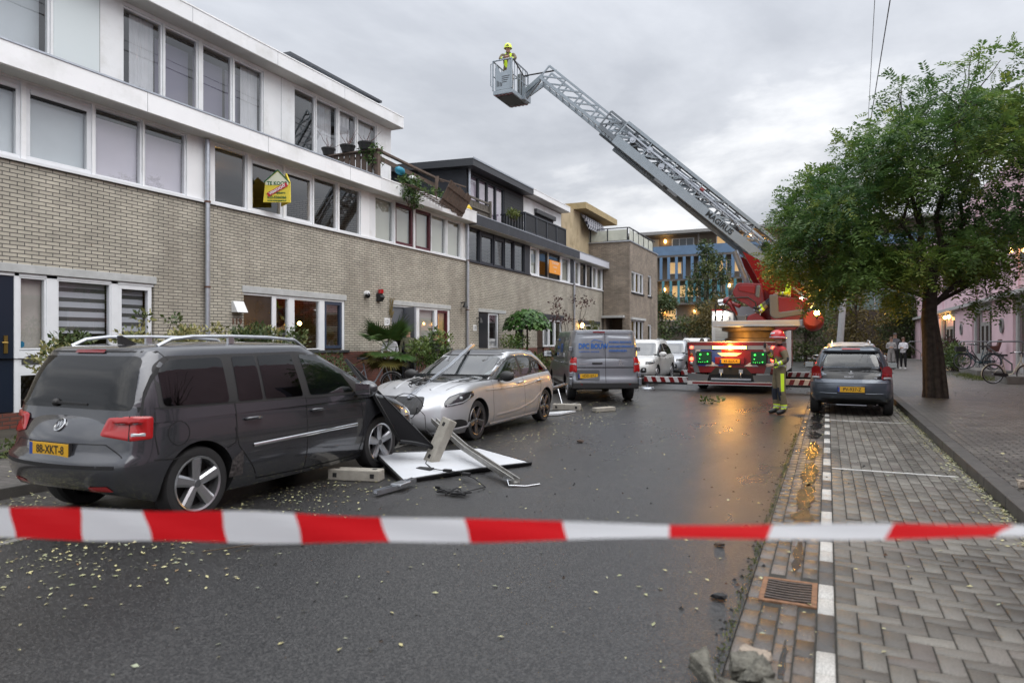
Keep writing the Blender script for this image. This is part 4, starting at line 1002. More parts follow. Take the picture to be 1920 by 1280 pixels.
def patch(c, name, axis, sgn, outline, mat, off=.006, parent=None, rings=8, thick=0.0, r=.04, cabin_only=False, label=None, fill=0):
    ol = rounded(outline, r) if r else outline
    if mat in GLASS: c.cuts.append((axis, sgn, ol))
    n = len(ol); cx_ = sum(p[0] for p in ol) / n; cy_ = sum(p[1] for p in ol) / n
    # subdivide long edges
    o2 = []
    for p, q in zip(ol, ol[1:] + ol[:1]):
        L_ = math.dist(p, q); m = max(1, int(L_ / .09)); o2 += [(lerp(p[0], q[0], i / m), lerp(p[1], q[1], i / m)) for i in range(m)]
    ol = o2; n = len(ol); V = []
    for k in range(rings):
        f = 1 - k / rings
        for (a, b) in ol:
            p, nn = hitp(c, axis, sgn, cx_ + (a - cx_) * f, cy_ + (b - cy_) * f, cabin_only); V.append(p + nn * (off + (thick if k > 0 else 0)))
    p, nn = hitp(c, axis, sgn, cx_, cy_, cabin_only); V.append(p + nn * (off + thick))
    if fill:
        an = R(axis[0]); d_ = Vector((math.cos(an), math.sin(an), 0)); dm = min(v.dot(d_) for v in V)
        V = [v - d_ * max(0, v.dot(d_) - dm - fill) for v in V]
    F = [(k * n + i, k * n + (i + 1) % n, (k + 1) * n + (i + 1) % n, (k + 1) * n + i) for k in range(rings - 1) for i in range(n)] + [((rings - 1) * n + i, (rings - 1) * n + (i + 1) % n, len(V) - 1) for i in range(n)]
    return MB().add(V, F).build(name, mat, parent or c.t, smooth=True, local=True, label=label)
def strip(c, name, axis, sgn, line, mat, w=.012, off=.003, parent=None, mb=None, thick=0):
    own = mb is None; mb = mb or MB(); pts = []
    for p, q in zip(line, line[1:]):
        m = max(1, int(math.dist(p, q) / .06)); pts += [(lerp(p[0], q[0], i / m), lerp(p[1], q[1], i / m)) for i in range(m)]
    pts.append(line[-1]); V = []
    for i, p in enumerate(pts):
        a = pts[max(0, i - 1)]; b = pts[min(len(pts) - 1, i + 1)]; dx, dy = b[0] - a[0], b[1] - a[1]; L_ = math.hypot(dx, dy) or 1; nx, ny = -dy / L_ * w / 2, dx / L_ * w / 2
        for s_ in (1, -1):
            h, nn = hitp(c, axis, sgn, p[0] + nx * s_, p[1] + ny * s_); V.append(h + nn * off)
        if thick:
            h, nn = hitp(c, axis, sgn, p[0], p[1]); V.append(h + nn * (off + thick))
    k = 3 if thick else 2
    if thick: F = [f for i in range(len(pts) - 1) for f in ((3 * i, 3 * i + 2, 3 * i + 5, 3 * i + 3), (3 * i + 2, 3 * i + 1, 3 * i + 4, 3 * i + 5))]
    else: F = [(2 * i, 2 * i + 1, 2 * i + 3, 2 * i + 2) for i in range(len(pts) - 1)]
    mb.add(V, F)
    if own: return mb.build(name, mat, parent or c.t, local=True, smooth=True)
def handle(c, x, z, sgn, mat, parent=None):
    p, n = hitp(c, 'y', sgn, x, z); mb = MB()
    mb.tube([p + Vector((-.10, 0, 0)) + n * .004, p + Vector((-.08, 0, .002)) + n * .035, p + n * .042, p + Vector((.08, 0, -.002)) + n * .035, p + Vector((.10, 0, -.004)) + n * .004], [.012, .016, .017, .016, .012], 8)
    mb.build('handle', mat, parent or c.t, local=True, smooth=True)
def mirror(c, x, z, sgn, mat, glassm=None, size=1.0):
    p, n = hitp(c, 'y', sgn, x, z); mb = MB(); ce = p + Vector((-.02, sgn * .17 * size, .06))
    mb.ico(ce, .105 * size, 3, squash=(.75, 1.25, .85)); o = mb.build('mirror', mat, c.t, local=True, smooth=True)
    m2 = MB(); m2.bar(p + Vector((0, -.03 * sgn, -.01)), ce + Vector((0, -.06 * sgn, -.05)), .07, .045); m2.build('mirror_arm', trimblk, o, local=True)
    m3 = MB(); m3.M = Matrix.Translation(ce + Vector((-.073 * size, 0, 0))); m3.box(-.008, -.002, -.095 * size, .095 * size, -.06 * size, .06 * size); m3.build('mirror_glass', M('mirror_glass', (.7, .72, .74), .03, metal=1), o, local=True, bevel=.004)
def plate(c, x, z, s, sgn=-1, y=0, parent=None, w=.52, h=.115, lab=None):
    p, n = hitp(c, 'x', sgn, y, z); o = thing_plate(p.x + sgn * .012, y, z, s, sgn, c.t, w, h); return o
def thing_plate(x, y, z, s, sgn, t, w=.52, h=.115):
    mb = MB(); mb.box(min(x, x + sgn * .008), max(x, x + sgn * .008), y - w / 2, y + w / 2, z - h / 2, z + h / 2); o = mb.build('number_plate', yplate, t, local=True, bevel=.003)
    mb = MB(); mb.box(min(x - sgn * .02, x + sgn * .003), max(x - sgn * .02, x + sgn * .003), y - w / 2 - .012, y + w / 2 + .012, z - h / 2 - .028, z + h / 2 + .01); mb.build('plate_holder', trimblk, o, local=True)
    yb = y + (w / 2 - .02) * (1 if sgn < 0 else -1); e = MB(); e.box(min(x + sgn * .0075, x + sgn * .0095), max(x + sgn * .0075, x + sgn * .0095), yb - .02, yb + .02, z - h / 2 + .003, z + h / 2 - .003); e.build('country_band', euro, o, local=True)
    # seen from outside the text runs to the viewer's right
    rx = Vector((0, sgn * 1.0, 0)); F = frame((x + sgn * .0095, y + sgn * .02, z), rx, (0, 0, 1))
    text(s, h * .86, platetxt, o, F, squeeze=.92, bold=.0012)
    return o
def badge_ring(c, axis, sgn, a, b, r, s, mat, sq=.9, parent=None):
    p, n = hitp(c, axis, sgn, a, b); z = n; xx = Vector((0, 0, 1)).cross(z).normalized(); yy = z.cross(xx)
    F = Matrix((xx, yy, z)).transposed().to_4x4(); F.translation = p + n * .006
    mb = MB(); mb.M = F; k = 28
    mb.lathe([(r, -.004), (r * 1.0, .006), (r * .88, .008), (r * .86, -.002)], k); mb.lathe([(0, .0), (r * .87, .0)], k, 1)
    o = mb.build('badge', [mat, lampdark], parent or c.t, local=True, smooth=30)
    if s: text(s, r * 1.25, mat, o, F @ Matrix.Translation((0, 0, .003)), name='emblem', squeeze=sq, bold=.001)
    return o
def seats(c, rows, w=.5, z0=.55, zt=1.15, zh=1.32):
    mb = MB()
    for x in rows:
        for y in (-.36, .36):
            mb.box(x - .02, x + .5, y - w / 2, y + w / 2, z0 - .2, z0); mb.prism([(x - .03, z0), (x + .12, z0), (x - .06, zt), (x - .2, zt)], lambda a, b: (a, y - w / 2, b), lambda a, b: (a, y + w / 2, b)); mb.box(x - .22, x - .1, y - .13, y + .13, zt + .03, zh)
    return mb

GLASS.update(GLASSN + [glassmat('wet_windscreen', (.50, .56, .55), 1.3, .10, .06), glassmat('pale_windscreen', (.38, .45, .45), 1.6, .16), glassmat('hatch_glass', (.40, .46, .46), 1.2, .06)])
# ---- grey people carrier, nearest on the left
mpv_p = paint('grey_car_paint', (.062, .065, .074), .6, .2, 1.0)
spec = dict(wb=2.78, ro=.66, fo=.80, W=1.78, wr=.335, rr=.245, paint=mpv_p, spin=-52, corner=.50, cornerp=.20, bulge_r=.13, bulge_f=.2, crown=.04, inset=.03,
    rear=[(.2, .10), (.32, .02), (.5, -.05), (.62, -.05), (.66, .0), (.80, .03), (1.0, .10)], front=[(.2, -.1), (.4, .0), (.6, .02), (.75, -.06), (1., -.3)],
    top=[(-.66, 1.0), (0, 1.03), (1.4, .995), (2.5, .965), (2.9, .93), (3.25, .84), (3.45, .76), (3.58, .70)], bot=[(-.66, .34), (-.4, .24), (0, .20), (2.8, .19), (3.3, .22), (3.58, .30)],
    cab=dict(z0=.93, z1=1.545, xr=[(0, -.64), (.3, -.60), (.7, -.52), (1, -.42)], xf=[(0, 2.95), (.35, 2.52), (.7, 2.08), (1, 1.68)], w=[(0, .875), (.3, .835), (.7, .765), (1, .70)], n=11, drop=.015))
mpv = make_car('people_carrier', 'dark grey people carrier with roof rails, yellow plate 88-XKT-8, nearest on the left', spec, (-6.03, 4.42, 0), R(90), cat='car')
c = mpv
for sg in (-1, 1):
    patch(c, 'window', 'y', sg, [(-.34, 1.06), (.36, 1.045), (.36, 1.47), (-.20, 1.455), (-.33, 1.38)], privacy, r=.05)
    patch(c, 'window', 'y', sg, [(.47, 1.045), (.78, 1.04), (.78, 1.475), (.49, 1.47)], privacy, r=.02)
    patch(c, 'window', 'y', sg, [(.82, 1.04), (1.36, 1.03), (1.30, 1.485), (.82, 1.475)], privacy, r=.03)
    patch(c, 'window', 'y', sg, [(1.47, 1.03), (2.24, 1.02), (2.06, 1.24), (1.74, 1.44), (1.42, 1.48)], carglass, r=.04)
    patch(c, 'window', 'y', sg, [(2.30, 1.02), (2.66, 1.0), (2.30, 1.19)], carglass, r=.02)
    patch(c, 'window_surround', 'y', sg, [(-.38, 1.035), (2.76, .985), (2.05, 1.33), (1.74, 1.475), (1.4, 1.51), (-.25, 1.49), (-.38, 1.40)], trimblk, off=.0015, r=.05, rings=14)
    m = MB()
    for ln in ([(.42, 1.03), (.42, .80), (.40, .66), (.30, .62)], [(.40, .80), (.44, .62), (.62, .40), (.70, .26), (1.38, .235)], [(1.40, 1.03), (1.39, .5), (1.38, .235)], [(1.38, .235), (2.30, .25), (2.38, .5), (2.36, .99)], [(.43, 1.04), (-.42, 1.05)], [(-.46, .62), (-.28, .605), (-.02, .60)], [(1.4, 1.0), (2.36, .99)], [(-.42, 1.02), (-.44, .82), (-.42, .66)]): strip(c, 'seam', 'y', sg, ln, seam, .010, mb=m)
    m.build('door_seam', seam, c.t, local=True)
    strip(c, 'trim_strip', 'y', sg, [(.62, .60), (2.26, .625)], chrome, .035, parent=None, thick=.014)
    for hx_ in (.62, 1.55): handle(c, hx_, .865, sg, mpv_p)
    mirror(c, 2.26, 1.0, sg, mpv_p, size=1.1)
    pts = [hitp(c, 'z', 1, x, sg * .60)[0] for x in (-.22, -.08, .15, .6, 1.1, 1.5, 1.68)]
    hs = (.0, .055, .075, .075, .068, .05, 0); mb = MB()
    mb.tube([p + Vector((0, 0, h)) for p, h in zip(pts, hs)], .017, 8)
    for i in (3,): mb.bar(pts[i], pts[i] + Vector((0, 0, .07)), .07, .03)
    mb.build('roof_rail', alu, c.t, local=True, smooth=40)
for sy in (-1, 1):
    patch(c, 'tail_light', rc(sy, 40, -.6), 1, [(sy * a, b) for a, b in [(-.28, .83), (-.02, .79), (.13, .80), (.13, .985), (-.02, .995), (-.22, .975)]], redlens, r=.025, off=.008, thick=.008)
    strip(c, 'light_seam', rc(sy, 40, -.6), 1, [(sy * -.03, .79), (sy * -.03, .995)], seam, .008, off=.018)
    patch(c, 'lens_band', rc(sy, 40, -.6), 1, [(sy * a, b) for a, b in [(-.02, .825), (.08, .825), (.08, .85), (-.02, .85)]], clearlens, r=.004, off=.019)
    patch(c, 'reflector', 'x', -1, [(sy * .40, .36), (sy * .66, .375), (sy * .62, .42), (sy * .44, .41)], redlens, r=.01, off=.006)
patch(c, 'rear_window', 'x', -1, [(-.76, 1.04), (.76, 1.04), (.66, 1.49), (-.66, 1.49)], privacy, r=.07, off=.006)
patch(c, 'brake_light', 'x', -1, [(-.2, 1.515), (.2, 1.515), (.2, 1.54), (-.2, 1.54)], reddark, r=.005, off=.012)
m = MB(); strip(c, 's', 'x', -1, [(-.72, .58), (-.74, .66), (-.58, .76), (.58, .76), (.74, .66), (.72, .58)], seam, .008, mb=m); strip(c, 's', 'x', -1, [(-.80, .99), (-.73, 1.46), (-.68, 1.53), (.68, 1.53), (.73, 1.46), (.80, .99)], seam, .012, mb=m); strip(c, 's', 'x', -1, [(-.72, .58), (.72, .58)], seam, .03, mb=m); m.build('tailgate_seam', seam, c.t, local=True)
p, n = hitp(c, 'x', -1, .18, 1.08); mb = MB(); mb.bar(p + n * .02, p + n * .025 + Vector((.02, -.42, -.01)), .02, .02); mb.ico(p + n * .015, .035, 2); mb.build('rear_wiper', trimblk, c.t, local=True)
badge_ring(c, 'x', -1, 0, .90, .062, 'W', chrome)
plate(c, 0, .70, '88-XKT-8')
mb = MB(); F = frame((-.99, 0, .635), (0, -1, 0), (0, 0, 1))
p, n = hitp(c, 'z', 1, -.08, 0); mb.prism([(-.08, 0), (.1, 0), (-.06, .085), (-.085, .08)], lambda x, z: (p.x + x, -.02, p.z + z), lambda x, z: (p.x + x, .02, p.z + z)); mb.build('roof_antenna', trimblk, c.t, local=True)
pts = [(.02 + .105 * math.cos(a), .82 + .105 * math.sin(a)) for a in [i * math.pi / 12 for i in range(25)]]; strip(c, 'fuel_flap', 'y', -1, [(x - .24, z) for x, z in pts], seam, .006)
patch(c, 'windscreen', 'x', 1, [(-.72, 1.02), (.72, 1.02), (.60, 1.48), (-.60, 1.48)], carglass, r=.06)
for sy in (-1, 1): patch(c, 'headlight', fc(sy, 3.4), 1, [(sy * a, b) for a, b in [(-.2, .74), (.25, .70), (.2, .62), (-.2, .63)]], clearlens, r=.03)
seats(c, (.7, 1.75)).build('seats', seatm, c.t, local=True)
patch(c, 'scrape_mark', 'y', -1, [(.33, .33), (.50, .33), (.49, .58), (.36, .50)], M('scrape', (.045, .04, .04), .8, var=.8, vs=30, bump=.8, bs=40), r=.02, off=.002)

# ---- silver hatchback facing the camera
mer_p = paint('silver_car_paint', (.48, .49, .51), .55, .36, .5)
spec = dict(wb=2.98, ro=.72, fo=.92, W=1.80, wr=.325, rr=.245, paint=mer_p, roofpaint=paint('black_roof_paint', (.02, .021, .024), .3, .15), rimmat=M('rim_two_tone', (.20, .19, .19), .25, metal=.9), spin=16, corner=.75, cornerp=.34, bulge_r=.16, bulge_f=.30, crown=.055, inset=.035, arch=.045,
    rear=[(.2, .12), (.4, -.02), (.6, -.03), (.8, .04), (1.0, .14)], front=[(.15, -.06), (.3, .03), (.5, .02), (.65, -.03), (.8, -.2), (1., -.5)],
    top=[(-.72, .98), (-.3, 1.0), (.4, .985), (1.5, .935), (2.3, .945), (2.7, .94), (3.2, .905), (3.6, .845), (3.9, .76)], bot=[(-.72, .32), (-.4, .22), (0, .18), (3.0, .16), (3.5, .16), (3.9, .20)],
    cab=dict(z0=.88, z1=1.42, xr=[(0, -.66), (.35, -.52), (.7, -.28), (1, .02)], xf=[(0, 2.72), (.35, 2.25), (.7, 1.82), (1, 1.44)], w=[(0, .85), (.3, .80), (.7, .72), (1, .65)], n=8, drop=.03))
mer = make_car('hatchback', 'silver hatchback with black roof and wet windscreen, a metal rail lying across its bonnet', spec, (-6.12, 12.98, 0), R(-90))
c = mer
for sg in (-1, 1):
    patch(c, 'window_surround', 'y', sg, [(-.20, 1.04), (2.42, .955), (1.9, 1.18), (1.55, 1.30), (1.2, 1.345), (.6, 1.335), (.2, 1.26)], trimblk, off=.0015, r=.04, rings=12)
    patch(c, 'window', 'y', sg, [(1.17, .99), (2.18, .97), (1.86, 1.15), (1.52, 1.275), (1.17, 1.315)], carglass_l, r=.04)
    patch(c, 'window', 'y', sg, [(.42, 1.015), (1.07, .995), (1.07, 1.32), (.62, 1.31), (.47, 1.26)], carglass, r=.03)
    patch(c, 'window', 'y', sg, [(-.10, 1.05), (.37, 1.02), (.42, 1.25), (.2, 1.22)], privacy, r=.02)
    m = MB()
    for ln in ([(1.12, .98), (1.10, .5), (1.06, .24)], [(2.42, .94), (2.45, .6), (2.40, .24)], [(.36, 1.0), (.30, .75), (.42, .50), (.5, .24)], [(.45, .235), (2.42, .225)]): strip(c, 'seam', 'y', sg, ln, seam, .009, mb=m)
    m.build('door_seam', seam, c.t, local=True)
    for hx_ in (.40, 1.30): handle(c, hx_, .855, sg, mer_p)
    strip(c, 'character_line', 'y', sg, [(.1, .86), (1.0, .80), (2.0, .79), (2.7, .80)], mer_p, .03, thick=.007); strip(c, 'door_crease', 'y', sg, [(.35, .60), (.7, .46), (1.4, .36), (2.3, .34)], mer_p, .05, thick=.010)
    mirror(c, 2.14, .95, sg, trimblk, size=1.05)
    strip(c, 'side_skirt', 'y', sg, [(.42, .215), (2.52, .205)], mer_p, .055, thick=.028)
    patch(c, 'headlight', fc(sg, 3.55, 38), 1, [(sg * -a, b) for a, b in [(-.22, .60), (.08, .635), (.32, .74), (.30, .815), (.05, .805), (-.14, .75), (-.23, .67)]], lampdark, r=.03, off=.008, thick=.006)
    strip(c, 'daylight_strip', fc(sg, 3.55, 38), 1, [(sg * -a, b) for a, b in [(-.19, .62), (.08, .66), (.2, .71), (.235, .765)]], clearlens, .02, off=.02)
    p, n = hitp(c, fc(sg, 3.55, 38), 1, sg * -.06, .715); mb = MB(); mb.ico(p + n * .0, .042, 2); mb.build('headlamp_lens', M('lens_grey', (.2, .21, .22), .08, metal=.5, coat=1), c.t, local=True, smooth=True)
    patch(c, 'air_intake', fc(sg, 3.6, 32), 1, [(sg * -a, b) for a, b in [(-.30, .255), (.20, .285), (.18, .36), (.08, .40), (-.26, .40)]], black, r=.03, off=.006)
    strip(c, 'intake_trim', fc(sg, 3.6, 32), 1, [(sg * -a, b) for a, b in [(-.32, .235), (.2, .262), (.24, .33)]], mer_p, .035, off=.004, thick=.02)
    patch(c, 'tail_light', 'y', sg, [(-.66, .82), (-.36, .84), (-.42, .95), (-.64, .97)], reddark, r=.03)
patch(c, 'grille', 'x', 1, [(-.42, .50), (.42, .50), (.47, .62), (.40, .75), (-.40, .75), (-.47, .62)], black, r=.05, off=.006)
m = MB()
for q in range(-6, 7): strip(c, 's', 'x', 1, [(q * .066, .515), (q * .064, .74)], chrome, .008, off=.012, mb=m)
m.build('grille_bars', M('dark_chrome', (.05, .05, .055), .3, metal=.8), c.t, local=True)
patch(c, 'lower_grille', 'x', 1, [(-.34, .25), (.34, .25), (.36, .38), (-.36, .38)], black, r=.03, off=.006)
strip(c, 'splitter', 'x', 1, [(-.70, .215), (-.4, .19), (.4, .19), (.70, .215)], mer_p, .03, off=.01, thick=.03)
patch(c, 'windscreen', 'x', 1, [(-.76, .965), (.76, .965), (.58, 1.345), (-.58, 1.345)], glassmat('wet_windscreen', (.50, .56, .55), 1.3, .10, .06), r=.06, off=.005, rings=10)
patch(c, 'windscreen_surround', 'x', 1, [(-.81, .945), (.81, .945), (.62, 1.375), (-.62, 1.375)], black, r=.05, off=.002, rings=10)
m = MB(); 
for sg in (-1, 1): strip(c, 's', 'z', 1, [(2.55, sg * .76), (3.1, sg * .70), (3.55, sg * .60)], seam, .009, mb=m)
m.build('bonnet_seam', seam, c.t, local=True)
for sg in (-1, 1): strip(c, 'bonnet_crease', 'z', 1, [(2.6, sg * .50), (3.1, sg * .44), (3.6, sg * .34)], mer_p, .06, thick=.012, off=.0)
for sg in (-1, 1): strip(c, 'roof_side', 'y', sg, [(2.55, .99), (2.05, 1.16), (1.65, 1.33), (1.3, 1.395), (.7, 1.40), (.3, 1.36), (.0, 1.25), (-.3, 1.06)], mer_p, .07, off=.002, thick=.012)
badge_ring(c, 'x', 1, 0, .64, .085, '', chrome)
seats(c, (.6, 1.55), z0=.5, zt=1.02, zh=1.2).build('seats', seatm, c.t, local=True)

# ---- grey panel van, skewed into the houses
van_p = paint('grey_van_paint', (.23, .245, .275), .45, .32)
VA = R(28)
spec = dict(wb=3.28, ro=.92, fo=.88, W=1.93, wr=.34, rr=.215, paint=van_p, rimmat=rimsil, spin=10, corner=.30, cornerp=.16, bulge_r=.05, bulge_f=.25, crown=.04, inset=.05, tw=.22,
    rear=[(.3, -.0), (.5, -.02), (.62, -.0), (.7, .03), (1.2, .05)], front=[(.2, -.05), (.5, .03), (.8, -.05), (1.1, -.4)],
    top=[(-.92, 1.16), (2.6, 1.15), (3.3, 1.08), (3.8, .98), (4.16, .82)], bot=[(-.92, .40), (-.5, .36), (0, .28), (3.3, .26), (4.16, .3)],
    cab=dict(z0=1.08, z1=1.90, xr=[(0, -.89), (.5, -.86), (1, -.80)], xf=[(0, 3.55), (.35, 3.25), (.7, 2.85), (1, 2.45)], w=[(0, .945), (.4, .925), (.75, .885), (1, .83)], n=12, drop=.0, rr=.6))
van = make_car('panel_van', 'grey panel van with blue lettering and yellow plate, standing askew', spec, (-5.80, 18.35, 0), R(90) + VA, cat='van')
c = van
blue = M('blue_lettering', (.02, .12, .42), .4)
for sg in (-1, 1):
    patch(c, 'window', 'y', sg, [(2.05, 1.18), (2.95, 1.16), (2.60, 1.62), (2.35, 1.74), (2.05, 1.76)], carglass, r=.04)
    patch(c, 'panel_window', 'y', sg, [(.60, 1.16), (1.93, 1.17), (1.90, 1.76), (.60, 1.77)], M('grey_film', (.075, .08, .09), .35), r=.06)
    m = MB()
    for ln in ([(1.99, 1.82), (2.0, .6), (1.98, .36)], [(.52, 1.82), (.50, .8), (.45, .5), (.4, .38)], [(.5, 1.0), (-.6, 1.0)], [(.52, 1.13), (1.98, 1.13)], [(3.0, 1.1), (3.02, .5), (2.9, .36)]): strip(c, 's', 'y', sg, ln, seam, .010, mb=m)
    m.build('door_seam', seam, c.t, local=True)
    strip(c, 'side_trim', 'y', sg, [(.42, .42), (2.86, .42)], trimblk, .10, thick=.02)
    handle(c, .68, 1.02, sg, van_p); handle(c, 2.12, 1.02, sg, van_p); mirror(c, 2.86, 1.17, sg, trimblk, size=1.25)
    p, n = hitp(c, 'x', -1, sg * .90, .9)
    mb = MB(); mb.box(-.955, -.70, sg * .89 if sg > 0 else -.975, .975 if sg > 0 else sg * .89, .45, .66); mb.build('bumper_corner', van_p, c.t, local=True, bevel=.03)
    patch(c, 'tail_light', rc(sg, 40, -.9, .9), 1, [(sg * -.10, .80), (sg * .10, .80), (sg * .10, 1.20), (sg * -.08, 1.20)], redlens, r=.02, off=.012, thick=.012)
    patch(c, 'tail_lens_band', rc(sg, 40, -.9, .9), 1, [(sg * -.08, .99), (sg * .09, .99), (sg * .09, 1.045), (sg * -.08, 1.045)], clearlens, r=.008, off=.03)
    mb = MB()
    for hz in (.74, 1.42): 
        p, n = hitp(c, 'x', -1, sg * .86, hz); mb.box(p.x - .03, p.x + .05, sg * .87 if sg > 0 else -.965, .965 if sg > 0 else sg * .87, hz - .055, hz + .055)
    mb.build('hinge', van_p, c.t, local=True, bevel=.01)
    patch(c, 'rear_panel', 'x', -1, [(sg * .035, 1.17), (sg * .78, 1.17), (sg * .74, 1.74), (sg * .035, 1.77)], van_p, r=.05, off=.003, thick=.008)
    patch(c, 'reflector', 'x', -1, [(sg * .62, .47), (sg * .82, .47), (sg * .82, .50), (sg * .62, .50)], reddark, r=.01, off=.03)
m = MB(); strip(c, 's', 'x', -1, [(0, 1.84), (0, .52)], seam, .012, mb=m); strip(c, 's', 'x', -1, [(-.8, 1.82), (.8, 1.82)], seam, .012, mb=m); strip(c, 's', 'x', -1, [(-.82, .93), (.82, .93)], van_p, .03, mb=m, thick=.01); m.build('door_seam', seam, c.t, local=True)
mb = MB(); mb.box(-.98, -.84, -.89, .89, .36, .54); mb.build('bumper', trimblk, c.t, local=True, bevel=.03)
patch(c, 'plate_recess', 'x', -1, [(.16, .58), (.80, .58), (.80, .86), (.16, .86)], M('recess_shade', (.07, .075, .085), .5), r=.05, off=.003)  # flat patch with the recess's shade put into its colour
patch(c, 'brake_light', 'x', -1, [(-.0, 1.85), (.32, 1.85), (.32, 1.885), (-.0, 1.885)], reddark, r=.005, off=.012)
plate(c, 0, .70, 'VDD-57-J', y=.47)
p, n = hitp(c, 'x', -1, .22, 1.04); mb = MB(); mb.box(p.x - .02, p.x, .08, .36, 1.015, 1.065); mb.build('handle', trimblk, c.t, local=True, bevel=.01)
def rear_text(c, s, size, y, z, mat, al='LEFT', squeeze=1, bold=.001, off=.034):
    p, n = hitp(c, 'x', -1, y, z); F = frame((p.x - off, y, z), (0, -1, 0), (n.x * 0 + .06, 0, 1)); return text(s, size, mat, c.t, F, align=al, squeeze=squeeze, bold=bold)
rear_text(c, 'DPC BOUW', .19, .72, 1.49, blue, squeeze=.78, bold=.006)
rear_text(c, 'CONSTRUCTIE - RENOVATIE', .042, .71, 1.345, blue)
mb = MB()
for a, b in (((.38, 1.58), (.30, 1.64)), ((.30, 1.64), (.06, 1.58))): 
    mb.bar((-.905, a[0], a[1] + .03), (-.905, b[0], b[1] + .03), .008, .016)
mb.build('house_emblem', blue, c.t, local=True)
for k, s_ in enumerate(('- WONING RENOVATIE', '- BADKAMER RENOVATIE', '- ZONNEPANELEN')): rear_text(c, s_, .075, -.06, 1.60 - .115 * k, blue, squeeze=.82, bold=.002)
rear_text(c, 'PEUGEOT', .055, .70, 1.02, M('badge_silver', (.55, .56, .58), .3, metal=.8)); rear_text(c, 'EXPERT', .04, -.36, .98, M('badge_silver', (.55, .56, .58), .3, metal=.8))
mb = MB()
def lion(mb, x, y, z, s, sg=-1):
    pl = [(-.3, -.5), (-.12, -.12), (-.42, .0), (-.40, .12), (-.05, .12), (-.18, .30), (-.10, .48), (.12, .46), (.2, .3), (.1, .18), (.42, .0), (.46, -.12), (.2, -.04), (.34, -.5), (.16, -.5), (.04, -.2), (-.06, -.5)]
    mb.prism([(a * s, b * s) for a, b in pl], lambda a, b: (x, y + sg * a, z + b), lambda a, b: (x - .006, y + sg * a, z + b))
lion(mb, -.905, -.40, 1.07, .13); mb.build('badge', M('badge_silver', (.55, .56, .58), .3, metal=.8), c.t, local=True)
def side_text(c, s, size, x, z, sg, mat, squeeze=.8, bold=.002, al='LEFT'):
    p, n = hitp(c, 'y', sg, x, z); F = frame((x, p.y + sg * .012, z), (-sg * 1.0 if False else (-1 if sg < 0 else 1) * -1.0 * -1, 0, 0), (0, n.y * 0 - .08 * sg, 1)); return text(s, size, mat, c.t, F, align=al, squeeze=squeeze, bold=bold)
p, n = hitp(c, 'y', 1, 1.2, 1.5)
def left_text(s, size, x, z, sq=.8, b=.002):
    p, n = hitp(c, 'y', 1, x, z); F = frame((x, p.y + .012, z), (-1, 0, 0), (0, -.1, 1)); text(s, size, blue, c.t, F, align='LEFT', squeeze=sq, bold=b)
left_text('KTB', .34, 1.12, 1.42, .75, .008); left_text('WONING', .10, 1.82, 1.66); left_text('RENOVATIE', .10, 1.82, 1.44); left_text('BOUW', .10, 1.82, 1.25)
patch(c, 'windscreen', 'x', 1, [(-.8, 1.12), (.8, 1.12), (.74, 1.76), (-.74, 1.76)], carglass, r=.06)

